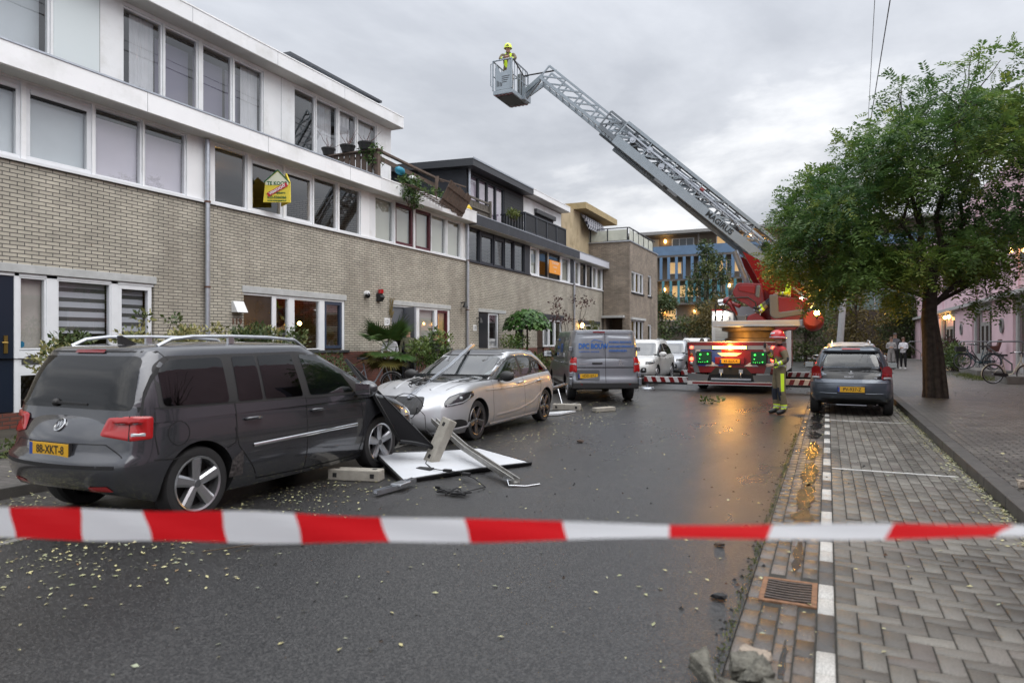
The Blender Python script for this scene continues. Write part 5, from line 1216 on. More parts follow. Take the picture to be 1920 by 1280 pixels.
# ---- white SUV and pale people carrier beyond the van, a third white car behind them
def suv(name, label, paintm, loc, h=1.0, grp=None, W=1.84):
    spec = dict(wb=2.67, ro=.85, fo=.98, W=W, wr=.35, rr=.25, paint=paintm, rimmat=rimsil, spin=8, spokes=7, corner=.6, cornerp=.26, bulge_r=.12, bulge_f=.18, crown=.05,
        rear=[(.3, .05), (.5, -.03), (.8, .0), (1.1, .1)], front=[(.2, -.1), (.4, .02), (.7, .0), (.9, -.12), (1.1, -.3)],
        top=[(-.85, 1.06), (0, 1.08), (1.5, 1.04), (2.4, 1.04), (2.9, 1.0), (3.3, .95), (3.65, .86)], bot=[(-.85, .42), (0, .26), (2.7, .25), (3.3, .28), (3.65, .36)],
        cab=dict(z0=.98, z1=1.64 * h, xr=[(0, -.75), (.5, -.6), (1, -.3)], xf=[(0, 2.70), (.35, 2.30), (.7, 1.95), (1, 1.6)], w=[(0, .87), (.35, .82), (.7, .74), (1, .65)], n=6.5, drop=.03))
    c = make_car(name, label, spec, loc, R(-90), grp)
    for sg in (-1, 1):
        patch(c, 'window', 'y', sg, [(1.15, 1.08), (2.35, 1.06), (1.85, 1.36), (1.5, 1.50), (1.15, 1.54)], carglass, r=.04); patch(c, 'window', 'y', sg, [(-.35, 1.14), (1.08, 1.08), (1.08, 1.54), (.5, 1.53), (-.05, 1.42)], privacy, r=.05)
        patch(c, 'headlight', fc(sg, 3.4), 1, [(sg * -a, b) for a, b in [(-.26, .76), (.2, .80), (.22, .90), (-.22, .86)]], lampdark, r=.02, off=.008, thick=.01)
        for q in (-.14, -.02, .1):
            p, n = hitp(c, fc(sg, 3.4), 1, sg * -q, .83); mb = MB(); mb.ico(p + n * .012, .038, 2); mb.build('headlamp_lens', clearlens, c.t, local=True)
        patch(c, 'fog_surround', 'x', 1, [(sg * .46, .44), (sg * .70, .46), (sg * .70, .64), (sg * .54, .64)], trimblk, r=.04, off=.008); p, n = hitp(c, 'x', 1, sg * .61, .55); mb = MB(); mb.ico(p + n * .01, .045, 2); mb.build('fog_lamp', clearlens, c.t, local=True)
        strip(c, 'bumper_trim', 'x', 1, [(sg * .42, .42), (sg * .70, .43)], chrome, .03, off=.01, thick=.01)
        mirror(c, 2.25, 1.06, sg, paintm, size=1.15); handle(c, .45, .96, sg, paintm); handle(c, 1.3, .95, sg, paintm)
        m = MB()
        for ln in ([(1.1, 1.06), (1.08, .3)], [(2.42, 1.03), (2.45, .6), (2.38, .3)], [(.30, 1.04), (.45, .5), (.55, .3)]): strip(c, 's', 'y', sg, ln, seam, .010, mb=m)
        m.build('door_seam', seam, c.t, local=True)
        pts = [hitp(c, 'z', 1, x, sg * .56)[0] + Vector((0, 0, .04 if 0 < i < 3 else 0)) for i, x in enumerate((-.1, .1, 1.2, 1.45))]; MB().tube(pts, .018, 8).build('roof_rail', alu, c.t, local=True, smooth=40)
    patch(c, 'windscreen', 'x', 1, [(-.78, 1.08), (.78, 1.08), (.60, 1.56 * h), (-.60, 1.56 * h)], glassmat('pale_windscreen', (.38, .45, .45), 1.6, .16), r=.06, off=.006, rings=10)
    patch(c, 'grille', 'x', 1, [(-.42, .62), (.42, .62), (.46, .86), (-.46, .86)], trimblk, r=.03, off=.006)
    patch(c, 'lower_grille', 'x', 1, [(-.44, .40), (.44, .40), (.42, .54), (-.42, .54)], black, r=.03, off=.006)
    seats(c, (.7, 1.6), z0=.65, zt=1.2, zh=1.36).build('seats', seatm, c.t, local=True)
    return c
white_p = paint('white_car_paint', (.66, .66, .65), .05, .3); palep = paint('pale_silver_paint', (.46, .48, .52), .5, .3)
suv('sport_utility_car', 'white four-wheel-drive car parked facing us, behind the grey van', white_p, (-6.85, 28.9, 0), 1.0)
suv('compact_car', 'pale silver car facing us behind the white four-wheel drive, beside the fire engine', palep, (-6.65, 33.6, 0), .98)
suv('compact_car', 'white car at the back of the row, mostly hidden by the fire engine', white_p, (-6.55, 39.2, 0), 1.06)

# ---- small dark blue grey hatchback on the right, seen from behind
hatlens = M('red_lens_mid', (.22, .008, .012), .12, coat=.6)
hat_p = paint('blue_grey_paint', (.075, .092, .118), .5, .3)
spec = dict(wb=2.34, ro=.56, fo=.60, W=1.66, wr=.30, rr=.19, paint=hat_p, rimmat=rimdark, spin=10, corner=.55, cornerp=.20, bulge_r=.17, bulge_f=.2, crown=.05, tw=.19, inset=.0,
    rear=[(.2, .06), (.35, -.01), (.5, -.05), (.72, -.03), (.8, .02), (1.0, .05)], front=[(.2, -.1), (.5, .02), (1., -.3)],
    top=[(-.56, .93), (0, .97), (1.5, .95), (2.2, .93), (2.6, .85), (2.94, .7)], bot=[(-.56, .33), (-.2, .24), (0, .2), (2.3, .2), (2.94, .3)],
    cab=dict(z0=.86, z1=1.44, xr=[(0, -.52), (.4, -.44), (.75, -.33), (1, -.20)], xf=[(0, 2.35), (.4, 1.9), (.75, 1.55), (1, 1.3)], w=[(0, .80), (.35, .755), (.7, .68), (1, .60)], n=6, drop=.02))
hat = make_car('small_hatchback', 'small dark blue-grey hatchback seen from behind, yellow plate PV-937-Z, parked on the right', spec, (.47, 17.18, 0), R(89.0))
c = hat
patch(c, 'tailgate_panel', 'x', -1, [(-.62, .80), (.62, .80), (.70, .98), (.64, 1.045), (-.64, 1.045), (-.70, .98)], blackgloss, r=.05, off=.004, rings=10)
strip(c, 'window_surround', 'x', -1, [(-.60, 1.03), (-.51, 1.345), (.51, 1.345), (.60, 1.03)], blackgloss, .07, off=.004)
patch(c, 'rear_window', 'x', -1, [(-.56, 1.06), (.56, 1.06), (.48, 1.33), (-.48, 1.33)], glassmat('hatch_glass', (.40, .46, .46), 1.2, .06), r=.07, off=.008)
patch(c, 'spoiler', 'x', -1, [(-.58, 1.365), (.58, 1.365), (.54, 1.43), (-.54, 1.43)], hat_p, r=.02, off=.02, thick=.05)
patch(c, 'brake_light', 'x', -1, [(-.18, 1.385), (.18, 1.385), (.18, 1.41), (-.18, 1.41)], redlens, r=.004, off=.085)
for sg in (-1, 1):
    ax = rc(sg, 32, -.5, .76)
    patch(c, 'tail_light', ax, 1, [(sg * a, b) for a, b in [(-.19, .79), (.05, .80), (.06, 1.02), (-.02, 1.09), (-.15, 1.06)]], hatlens, r=.05, off=.010, thick=.010, fill=.025)
    patch(c, 'reversing_lens', ax, 1, [(sg * a, b) for a, b in [(-.16, .80), (.02, .80), (.02, .845), (-.15, .845)]], clearlens, r=.01, off=.034)
    for q in (-.13, -.075, -.02): strip(c, 'light_claw', ax, 1, [(sg * q, .86), (sg * (q + .015), .95), (sg * q, 1.05)], reddark, .022, off=.05)
    patch(c, 'window', 'y', sg, [(-.20, 1.02), (1.75, .99), (1.4, 1.24), (1.1, 1.35), (.2, 1.36), (-.08, 1.30)], carglass, r=.05, rings=9)
    mirror(c, 1.78, .98, sg, trimblk, size=1.0); handle(c, .35, .90, sg, hat_p)
patch(c, 'plate_recess', 'x', -1, [(-.52, .50), (.52, .50), (.42, .68), (-.42, .68)], hat_p, r=.05, off=.0, thick=-.012)
plate(c, 0, .585, 'PV-937-Z')
m = MB(); strip(c, 's', 'x', -1, [(-.62, .49), (.62, .49)], hat_p, .03, off=.004, thick=.02, mb=m); strip(c, 's', 'x', -1, [(-.78, .72), (.78, .72)], hat_p, .03, off=.0, thick=.012, mb=m); m.build('bumper_crease', hat_p, c.t, local=True, smooth=True)
patch(c, 'lower_valance', 'x', -1, [(-.70, .27), (.70, .27), (.58, .37), (-.58, .37)], trimblk, r=.03, off=.006)
strip(c, 'valance_trim', 'x', -1, [(-.56, .385), (.56, .385)], M('trim_grey', (.05, .055, .06), .35, metal=.3), .02, off=.004, thick=.01); mb = MB(); mb.box(-.60, -.585, -.3, .3, .232, .25); mb.build('tow_cover', galv, c.t, local=True)
p, n = hitp(c, 'x', -1, 0, .98); mb = MB(); mb.bar(p + n * .02 + Vector((0, .03, .04)), p + n * .025 + Vector((.02, -.40, .06)), .018, .018); mb.build('rear_wiper', trimblk, c.t, local=True)
sil = M('badge_silver', (.55, .56, .58), .3, metal=.8)
p, n = hitp(c, 'x', -1, 0, .92); mb = MB(); lion(mb, p.x - .008, 0, .925, .13); mb.build('badge', sil, c.t, local=True)
rear_text(c, 'PEUGEOT', .042, .13, .85, sil, bold=.002, off=.012); rear_text(c, '108', .04, -.44, .83, sil, bold=.002, off=.012)
seats(c, (.3, 1.15), z0=.55, zt=1.1, zh=1.27).build('seats', seatm, c.t, local=True)
patch(c, 'windscreen', 'x', 1, [(-.70, .98), (.70, .98), (.55, 1.38), (-.55, 1.38)], carglass_l, r=.06)
# ---- silver car beyond it, only its roof showing, and one dark car at the corner
spec2 = dict(wb=2.6, ro=.8, fo=.8, W=1.76, wr=.32, rr=.2, paint=palep, corner=.6, cornerp=.25,
    rear=[(.3, .05), (.5, -.03), (1.1, .1)], front=[(.2, -.1), (.5, .02), (1., -.3)], top=[(-.8, .98), (1.5, .96), (2.5, .95), (3.4, .75)], bot=[(-.8, .35), (0, .22), (3.4, .3)],
    cab=dict(z0=.9, z1=1.46, xr=[(0, -.7), (1, -.3)], xf=[(0, 2.6), (.5, 2.05), (1, 1.5)], w=[(0, .83), (.5, .77), (1, .63)], n=6))
def plain_car(name, label, pm, loc, rz, roof_rack=False):
    s2 = dict(spec2); s2['paint'] = pm; c = make_car(name, label, s2, loc, rz)
    for sg in (-1, 1):
        patch(c, 'window', 'y', sg, [(-.3, 1.03), (1.0, 1.0), (1.0, 1.40), (.1, 1.38)], privacy, r=.05); patch(c, 'window', 'y', sg, [(1.06, 1.0), (2.1, 1.0), (1.5, 1.33), (1.06, 1.40)], carglass, r=.05); mirror(c, 2.05, .97, sg, pm)
        patch(c, 'tail_light', 'x', -1, [(sg * .42, .72), (sg * .66, .72), (sg * .66, .90), (sg * .45, .90)], redlens, r=.03, off=.008); patch(c, 'headlight', 'x', 1, [(sg * .42, .62), (sg * .64, .64), (sg * .64, .74), (sg * .46, .72)], clearlens, r=.03, off=.008)
        if roof_rack: MB().tube([hitp(c, 'z', 1, x, sg * .5)[0] + Vector((0, 0, h)) for x, h in ((-.1, 0), (0, .07), (1.2, .07), (1.35, 0))], .02, 8).build('roof_rail', alu, c.t, local=True, smooth=40)
    patch(c, 'rear_window', 'x', -1, [(-.65, 1.02), (.65, 1.02), (.55, 1.40), (-.55, 1.40)], privacy, r=.06); patch(c, 'windscreen', 'x', 1, [(-.72, 1.0), (.72, 1.0), (.56, 1.40), (-.56, 1.40)], carglass_l, r=.06)
    return c
q = plain_car('estate_car', 'silver car with roof rails showing over the small hatchback', palep, (.62, 22.6, .07), R(90), True)
plain_car('parked_car', 'dark car parked by the bins at the end of the street', paint('dark_car_paint', (.03, .032, .036), .4, .3), (.5, 50.5, 0), R(30))

def finish(c):
    """open the cabin shell behind every pane of glass and give it a dark floor"""
    g = c.spec['cab']; cut = MB()
    xm = (smooth_interp(g['xr'], 1) + smooth_interp(g['xf'], 1)) / 2
    for axis, sgn, ol in c.cuts:
        if axis == 'y': cut.prism(ol, lambda a, b: (a, 1.3 * sgn, b), lambda a, b: (a, .32 * sgn, b))
        else: cut.prism(ol, lambda a, b: (xm + 3.2 * sgn, a, b), lambda a, b: (xm + .25 * sgn, a, b))
    pm = c.cab.data.materials[0]
    co = cut.build('cutter', [pm], c.t, local=True)
    so = c.cab.modifiers.new('s', 'SOLIDIFY'); so.thickness = .03; so.offset = -1
    bm = bmesh.new(); bm.from_mesh(c.cab.data)
    bmesh.ops.recalc_face_normals(bm, faces=bm.faces[:]); up_ = [f for f in bm.faces if f.calc_center_median().z > g['z1']]
    if up_ and sum(f.normal.z for f in up_) < 0: bmesh.ops.reverse_faces(bm, faces=bm.faces[:])
    bm.to_mesh(c.cab.data); bm.free()
    md = c.cab.modifiers.new('b', 'BOOLEAN'); md.operation = 'DIFFERENCE'; md.object = co; md.solver = 'EXACT'; md.use_self = True
    dg = bpy.context.evaluated_depsgraph_get(); dg.update()
    me = bpy.data.meshes.new_from_object(c.cab.evaluated_get(dg)); c.cab.modifiers.clear(); c.cab.data = me; me.name = 'cabin'
    bpy.data.objects.remove(co); me.shade_smooth(); me.set_sharp_from_angle(angle=R(38))
    zt = smooth_interp(c.spec['top'], xm) + c.spec.get('crown', .04) + .012; fl = MB()
    a, b = smooth_interp(g['xr'], .35) + .05, smooth_interp(g['xf'], .22) - .05; w_ = smooth_interp(g['w'], .3) - .05
    fl.box(a, b, -w_, w_, zt - .05, zt); fl.build('parcel_floor', seatm, c.t, local=True)
for c in CARS: finish(c)

# ------------------------------------------------------------------ people: one skinned body mesh each
skin = M('skin', (.50, .30, .22), .5, var=.08, vs=20)
def person(name, label, loc, rotz, mats, joints=None, radii=None, paint=None, lev=1, group=None, scale=1.0, head_turn=0, hair=None, helmet=None, cat='person', fingers=True):
    """local frame: faces +y, x to its right. mats: skin, top, legs, shoe, extra...; paint(bone, t) -> material index"""
    J = dict(pel=(0, 0, .95), wai=(0, .01, 1.10), che=(0, .0, 1.34), neb=(0, -.01, 1.48), hea=(0, .015, 1.60), hed=(0, .03, 1.70),
             shr=(.17, -.01, 1.42), elr=(.25, -.02, 1.14), wrr=(.27, .06, .90), har=(.27, .085, .83), shl=(-.17, -.01, 1.42), ell=(-.25, -.02, 1.14), wrl=(-.27, .06, .90), hal=(-.27, .085, .83),
             hir=(.095, 0, .91), knr=(.105, .02, .50), anr=(.11, -.02, .10), tor=(.125, .15, .035), hil=(-.095, 0, .91), knl=(-.105, .02, .50), anl=(-.11, -.02, .10), tol=(-.125, .15, .035))
    if joints: J.update(joints)
    Rr = dict(pel=.135, wai=.125, che=.145, neb=.065, hea=.082, hed=.085, sh=.072, el=.050, wr=.036, ha=.040, hi=.098, kn=.066, an=.048, to=.040)
    if radii: Rr.update(radii)
    E_ = [('pel', 'wai'), ('wai', 'che'), ('che', 'neb'), ('neb', 'hea'), ('hea', 'hed')]
    for q in 'rl': E_ += [('che', 'sh' + q), ('sh' + q, 'el' + q), ('el' + q, 'wr' + q), ('wr' + q, 'ha' + q), ('pel', 'hi' + q), ('hi' + q, 'kn' + q), ('kn' + q, 'an' + q), ('an' + q, 'to' + q)]
    if fingers:
        for q in 'rl':
            w, h = Vector(J['wr' + q]), Vector(J['ha' + q]); d = (h - w).normalized(); sd_ = d.cross(Vector((1, 0, 0)))
            if sd_.length < .3: sd_ = d.cross(Vector((0, 0, 1)))
            sd_.normalize(); nn = sd_.cross(d)
            for k in range(4):
                f0 = h + d * .03 + sd_ * (-.027 + .018 * k); L_ = (.060, .072, .068, .052)[k]
                J['f%s%da' % (q, k)] = tuple(f0); J['f%s%db' % (q, k)] = tuple(f0 + d * L_ * .55 + nn * .008); J['f%s%dc' % (q, k)] = tuple(f0 + d * L_ * .85 + nn * .035)
                E_ += [('ha' + q, 'f%s%da' % (q, k)), ('f%s%da' % (q, k), 'f%s%db' % (q, k)), ('f%s%db' % (q, k), 'f%s%dc' % (q, k))]
            t0 = w + d * .035 - sd_ * .035; J['t%sa' % q] = tuple(t0); J['t%sb' % q] = tuple(t0 + d * .045 - sd_ * .02 + nn * .01); E_ += [('wr' + q, 't%sa' % q), ('t%sa' % q, 't%sb' % q)]
    keys = list(J); idx = {k: i for i, k in enumerate(keys)}
    def rad(k):
        if k in Rr: return Rr[k]
        if k[0] in 'ft' and k[:2] != 'to': return .0085
        return Rr[k[:2]]
    me = bpy.data.meshes.new('body'); me.from_pydata([J[k] for k in keys], [(idx[a], idx[b]) for a, b in E_], [])
    o = bpy.data.objects.new('body', me); COL.objects.link(o)
    sm = o.modifiers.new('skin', 'SKIN'); sm.use_smooth_shade = True; sm.branch_smoothing = .5
    lay = me.skin_vertices[0].data
    for k in keys:
        r_ = rad(k); lay[idx[k]].radius = (r_ * (1.28 if k in ('che', 'pel', 'wai') else 1), r_ * (.86 if k in ('che', 'wai', 'pel') else 1)); lay[idx[k]].use_root = k == 'pel'
    ss = o.modifiers.new('sub', 'SUBSURF'); ss.levels = lev; ss.render_levels = lev
    dg = bpy.context.evaluated_depsgraph_get(); dg.update()
    m2 = bpy.data.meshes.new_from_object(o.evaluated_get(dg)); bpy.data.objects.remove(o); m2.materials.clear()
    for m in mats: m2.materials.append(m)
    segs = [(a, b, Vector(J[a]), Vector(J[b])) for a, b in E_]
    def default(a, b, t, p):
        if a in ('neb', 'hea') or a[:2] == 'wr' or a[:2] == 'ha' or (a[0] in 'ft' and a[:2] != 'to') : return 0
        if a[:2] in ('hi', 'kn') or (a == 'pel' and b[:2] == 'hi'): return 2
        if a[:2] == 'an': return 3
        return 1
    pf = paint or default
    for f in m2.polygons:
        c = f.center; best = None
        for a, b, pa, pb in segs:
            ab = pb - pa; t = max(0, min(1, (c - pa).dot(ab) / (ab.length_squared + 1e-9))); d = (pa + ab * t - c).length / max(.02, (rad(a) * (1 - t) + rad(b) * t))
            if best is None or d < best[0]: best = (d, a, b, t)
        f.material_index = pf(best[1], best[2], best[3], c); f.use_smooth = True
    # nose, ears, eyes, mouth joined to the same mesh
    bm = bmesh.new(); bm.from_mesh(m2); hc = Vector(J['hea']).lerp(Vector(J['hed']), .45); ax = (Vector(J['hed']) - Vector(J['hea'])).normalized()
    rt = Vector((math.cos(head_turn), math.sin(head_turn), 0)); fw = ax.cross(rt).normalized() ; rt = fw.cross(ax)
    hr = Rr['hea']
    def blob(p, r, sq, mi):
        M4 = Matrix((rt, fw, ax)).transposed().to_4x4(); M4.translation = p
        bb = bmesh.ops.create_icosphere(bm, subdivisions=1, radius=r, matrix=M4 @ Matrix.Diagonal((*sq, 1)))
        for v in bb['verts']:
            for f in v.link_faces: f.material_index = mi; f.smooth = True
    di = len(mats); m2.materials.append(M('eye_dark', (.03, .02, .02), .3)); m2.materials.append(M('lip', (.35, .12, .10), .5))
    blob(hc + fw * hr * 1.0 - ax * .005, .018, (.7, 1, 1.3), 0)
    for sg in (-1, 1): blob(hc + rt * sg * hr * 1.0, .024, (.35, .8, 1.2), 0); blob(hc + fw * hr * .93 + rt * sg * .03 + ax * .018, .010, (1.3, .6, .7), di)
    blob(hc + fw * hr * .93 - ax * .042, .016, (1.5, .5, .4), di + 1)
    bm.to_mesh(m2); bm.free()
    ob = bpy.data.objects.new(name, m2); COL.objects.link(ob); tag(ob, label, cat, group)
    ob.location = loc; ob.rotation_euler = (0, 0, rotz); ob.scale = (scale,) * 3
    ob['x'] = 0; del ob['x']
    Mh = Matrix((rt, fw, ax)).transposed().to_4x4(); Mh.translation = hc
    if hair:
        mb = MB(); mb.M = Mh; col, ln = hair; V = []; n = 18
        prof = [(0, .118), (.05, .108), (.082, .07), (.094, .02), (.096, -.03)] + ([(.10, -.09), (.11, -.17), (.09, -.24)] if ln > 1 else ([(.09, -.06)] if ln else []))
        for r_, z_ in prof:
            for j in range(n):
                a = 2 * math.pi * j / n; front = max(0, math.sin(a)) ; zz_ = z_
                if front > .3 and z_ < .06: zz_ = max(z_, .055)
                V.append((r_ * math.cos(a), r_ * math.sin(a) * 1.08 - .008, zz_))
        mb.add(V, [(i * n + j, i * n + (j + 1) % n, (i + 1) * n + (j + 1) % n, (i + 1) * n + j) for i in range(len(prof) - 1) for j in range(n)])
        mb.build('hair', col, ob, local=True, smooth=True)
    if helmet:
        mb = MB(); mb.M = Mh; n = 28; V = []; prof = [(.001, .165), (.05, .160), (.09, .14), (.122, .10), (.138, .05), (.142, .01), (.15, -.015), (.137, -.018), (.13, .0)]
        for r_, z_ in prof:
            for j in range(n):
                a = 2 * math.pi * j / n; ex = 1.0 + (.10 if r_ > .145 else 0) * max(0, -math.sin(a)); zz_ = z_ - (.05 * max(0, -math.sin(a)) if z_ < .06 else 0) + (.03 * max(0, math.sin(a)) if z_ < .03 else 0)
                V.append((r_ * math.cos(a), r_ * math.sin(a) * 1.16 * ex, zz_))
        mb.add(V, [(i * n + j, i * n + (j + 1) % n, (i + 1) * n + (j + 1) % n, (i + 1) * n + j) for i in range(len(prof) - 1) for j in range(n)])
        h = mb.build('helmet', helmet[0], ob, local=True, smooth=40)
        mb = MB(); mb.M = Mh
        if helmet[1]:
            for (za, zb, xa) in ((.098, .125, 1.02), (.0, .02, 1.02)):
                V = []; k = 22
                for j in range(k + 1):
                    a = (2 * math.pi * j / k)
                    for z_ in (za, zb):
                        r_ = interp([(-.02, .15), (.01, .1435), (.05, .1395), (.10, .1235), (.14, .092)], z_) * xa; dz = -.05 * max(0, -math.sin(a)) + .03 * max(0, math.sin(a)) if z_ < .06 else 0
                        V.append((r_ * math.cos(a), r_ * math.sin(a) * 1.16, z_ + dz))
                if za > .05: mb.add(V[8:-26], [(2 * i, 2 * i + 1, 2 * i + 3, 2 * i + 2) for i in range(len(V[8:-26]) // 2 - 1)])
                else: mb.add(V, [(2 * i, 2 * i + 1, 2 * i + 3, 2 * i + 2) for i in range(k)])
            mb.build('reflective_strip', helmet[1], h, local=True)
        mb = MB(); mb.M = Mh; mb.prism([(-.055, .055), (.055, .055), (.03, .09), (.0, .115), (-.03, .09)], lambda x, z: (x, .166 - (z - .055) * .5, z), lambda x, z: (x, .150 - (z - .055) * .5, z)); mb.build('helmet_crest', trimblk, h, local=True)
    return ob, J
khaki = M('khaki_turnout', (.155, .125, .075), .85, var=.18, vs=14, bump=.35, bs=22)
navyp = M('navy_patch', (.015, .018, .03), .85, var=.2, vs=14)
lime = M('lime_band', (.62, .85, .03), .6, emit=(.6, .85, .02), es=.04)
silverb = M('silver_band', (.50, .52, .55), .35, metal=.3)
redvest = M('red_vest', (.42, .025, .03), .75, var=.15, vs=10)
boot = M('boot_black', (.015, .014, .014), .4)
redhelm = M('red_helmet', (.55, .012, .015), .22, coat=.6)
yelhelm = M('yellow_helmet', (.62, .75, .02), .3, coat=.4)
FM = [skin, khaki, khaki, boot, lime, silverb, navyp, redvest]
def ffpaint(vest):
    def f(a, b, t, p):
        if a in ('neb', 'hea'): return 0 if not (a == 'neb' and t < .35) else 6
        q = a[:2]
        if a[0] in 'ft' and q != 'to' or q in ('ha',): return 0
        if q == 'wr': return 0
        if q == 'kn':
            if .70 < t < .76 or .84 < t < .90: return 4
            if .76 <= t <= .84: return 5
            if t < .42 and p.y > .03: return 6
            return 2
        if q == 'hi' or (a == 'pel' and b[:2] == 'hi'):
            if q == 'hi' and abs(p.x) > .172 and -.03 < p.y < .03: return 4
            return 6 if (q == 'hi' and t > .82 and p.y > .05) else 2
        if q in ('an', 'to'): return 3
        if q == 'el':
            if .42 < t < .52 or .66 < t < .76: return 4
            if .52 <= t <= .66: return 5
            return 1 if t < .88 else 6
        if q == 'sh': return 7 if (vest and t < .22) else (6 if t > .8 and p.y < -.05 else 1)
        z = p.z
        if 1.015 < z < 1.04 or 1.075 < z < 1.10: return 4
        if 1.04 <= z <= 1.075: return 5
        if vest and z > 1.24: return 7
        if abs(abs(p.x) - .10) < .028 and 1.10 <= z < 1.30 and p.y < 0: return 4
        if abs(abs(p.x) - .08) < .016 and z >= 1.1 and p.y > 0: return 4
        return 1
    return f
bulk = dict(pel=.15, wai=.15, che=.165, sh=.088, el=.068, wr=.046, hi=.118, kn=.088, an=.072, to=.05)
CAMROT = TH   # facing directions are given in the street frame
def face(dx, dy): return math.atan2(dy, dx) - math.pi / 2
# standing firefighter: looks to the left, one hand at his chest, the other arm bent in front of the belt
ffo, FJ = person('firefighter', 'firefighter with red helmet and red vest standing on the road by the gutter', (-.97, 16.25, 0), face(-.93, -.36), FM,
    dict(shl=(-.20, -.0, 1.43), ell=(-.27, -.07, 1.17), wrl=(-.20, .17, 1.06), hal=(-.16, .25, 1.06), shr=(.20, 0, 1.43), elr=(.25, .06, 1.19), wrr=(.12, .22, 1.36), har=(.08, .25, 1.44), knr=(.11, .05, .50), anr=(.11, .02, .10), tor=(.13, .20, .035), knl=(-.11, .0, .50), anl=(-.11, -.07, .10), tol=(-.13, .11, .035), hea=(0, .03, 1.615), hed=(0, .05, 1.72)),
    bulk, ffpaint(True), lev=2, scale=1.03, helmet=(redhelm, silverb))
mb = MB(); mb.box(.05, .10, .27, .31, 1.43, 1.53); mb.tube([(.06, .29, 1.53), (.06, .29, 1.63)], .006, 6); r = mb.build('radio', trimblk, None, local=True); r.matrix_basis = Matrix.LocRotScale(ffo.location, ffo.rotation_euler, ffo.scale); tag(r, 'black hand radio held to the chest of the red-helmeted firefighter', 'radio')
# firefighter in the ladder basket, arms folded on the rail
person('firefighter', 'firefighter with yellow helmet leaning on the rail of the ladder basket high up', (-10.70, 22.80, 10.68), face(.35, -.93), FM,
    dict(shl=(-.20, .06, 1.43), ell=(-.28, .20, 1.22), wrl=(-.06, .33, 1.19), hal=(.03, .35, 1.19), shr=(.20, .06, 1.43), elr=(.28, .20, 1.20), wrr=(.08, .36, 1.24), har=(.0, .38, 1.24), che=(0, .05, 1.34), neb=(0, .06, 1.48), hea=(0, .09, 1.60), hed=(0, .12, 1.70)),
    bulk, ffpaint(False), lev=1, scale=1.04, helmet=(yelhelm, None))
# seated ladder operator in a lime jacket
OM = [skin, M('lime_jacket', (.55, .75, .03), .7, emit=(.5, .75, .02), es=.03), khaki, boot, lime, silverb, navyp, redvest]
person('firefighter', 'ladder operator in lime jacket seated on the red turntable console, legs stretched', (-1.22, 24.95, 2.12), face(-1, -.12), OM,
    dict(hir=(.1, .05, .93), knr=(.14, .50, .98), anr=(.16, .98, .62), tor=(.17, 1.12, .70), hil=(-.1, .05, .93), knl=(-.14, .52, .90), anl=(-.16, .93, .48), tol=(-.17, 1.08, .55), wrr=(.22, .30, 1.12), har=(.2, .36, 1.12), wrl=(-.22, .30, 1.12), hal=(-.2, .36, 1.12)),
    bulk, ffpaint(False), lev=1)
# ------------------------------------------------------------------ bystanders
def cloth(n, c): return M('cloth_' + n, c, .85, var=.15, vs=12, bump=.2, bs=25)
dk_hair = M('hair_dark', (.015, .012, .01), .6); br_hair = M('hair_brown', (.07, .035, .018), .6); rd_hair = M('hair_red', (.16, .03, .015), .6)
blackc, greyc, whitec, navyc = cloth('black', (.012, .012, .014)), cloth('grey', (.30, .29, .29)), cloth('white', (.68, .68, .72)), cloth('navy', (.02, .025, .05)); shoe_w = M('white_shoe', (.6, .6, .6), .6)
held = dict(elr=(.22, .0, 1.14), wrr=(.08, .20, 1.16), har=(.03, .25, 1.18), ell=(-.22, .0, 1.14), wrl=(-.08, .20, 1.16), hal=(-.03, .25, 1.18))
PZ = .125
person('person', 'woman in pale grey top and wide grey trousers standing on the far pavement', (3.08, 41.6, PZ), face(-.1, -1), [skin, greyc, greyc, navyc], held, dict(kn=.095, an=.085, hi=.11), scale=.99, hair=(br_hair, 0))
person('person', 'woman in white sweater and black trousers beside the woman in grey', (3.66, 41.8, PZ), face(-.5, -1), [skin, whitec, blackc, shoe_w], held, dict(che=.16, wai=.145, kn=.085), scale=.98, hair=(br_hair, 2))
person('person', 'tall man in black and white jacket standing behind the two women', (3.38, 43.2, PZ), face(0, -1), [skin, cloth('blackwhite', (.10, .10, .11)), blackc, blackc], None, None, scale=1.12, hair=(dk_hair, 0))
person('person', 'person in dark clothes half hidden behind the tree trunk', (4.55, 39.8, PZ), face(-.8, -.6), [skin, navyc, blackc, blackc], None, None, hair=(dk_hair, 0))
person('person', 'person with red hair in a dark coat standing before the pink doorway', (5.35, 42.3, PZ + .12), face(-1, -.2), [skin, cloth('slate', (.06, .065, .085)), blackc, blackc], None, dict(che=.16, wai=.15), scale=.98, hair=(rd_hair, 1))
person('person', 'bystander in a dark hood seen just above the fire engine deck', (-5.0, 30.6, .0), face(.6, -1), [skin, blackc, blackc, blackc], None, None, hair=(dk_hair, 1))
person('person', 'bystander with short hair beside the hooded one behind the fire engine', (-4.72, 30.9, .0), face(.3, -1), [skin, blackc, blackc, blackc], None, None, scale=.985, hair=(br_hair, 0))
person('person', 'woman standing in the open doorway of number 121 behind the plants', (-12.1, 18.3, .35), face(.8, -.8), [skin, cloth('olive', (.08, .08, .05)), blackc, blackc], None, None, scale=.95, hair=(dk_hair, 1))
person('person', 'person beside the doorway of number 121 seen over the laurel bush', (-11.6, 19.1, .2), face(.9, -.5), [skin, blackc, blackc, blackc], None, None, scale=.98, hair=(dk_hair, 0))
person('person', 'person with light hair in a white top behind the fan palm', (-11.6, 16.6, .2), face(.9, -.5), [skin, whitec, blackc, blackc], None, None, scale=.98, hair=(M('hair_blond', (.30, .20, .09), .6), 1))

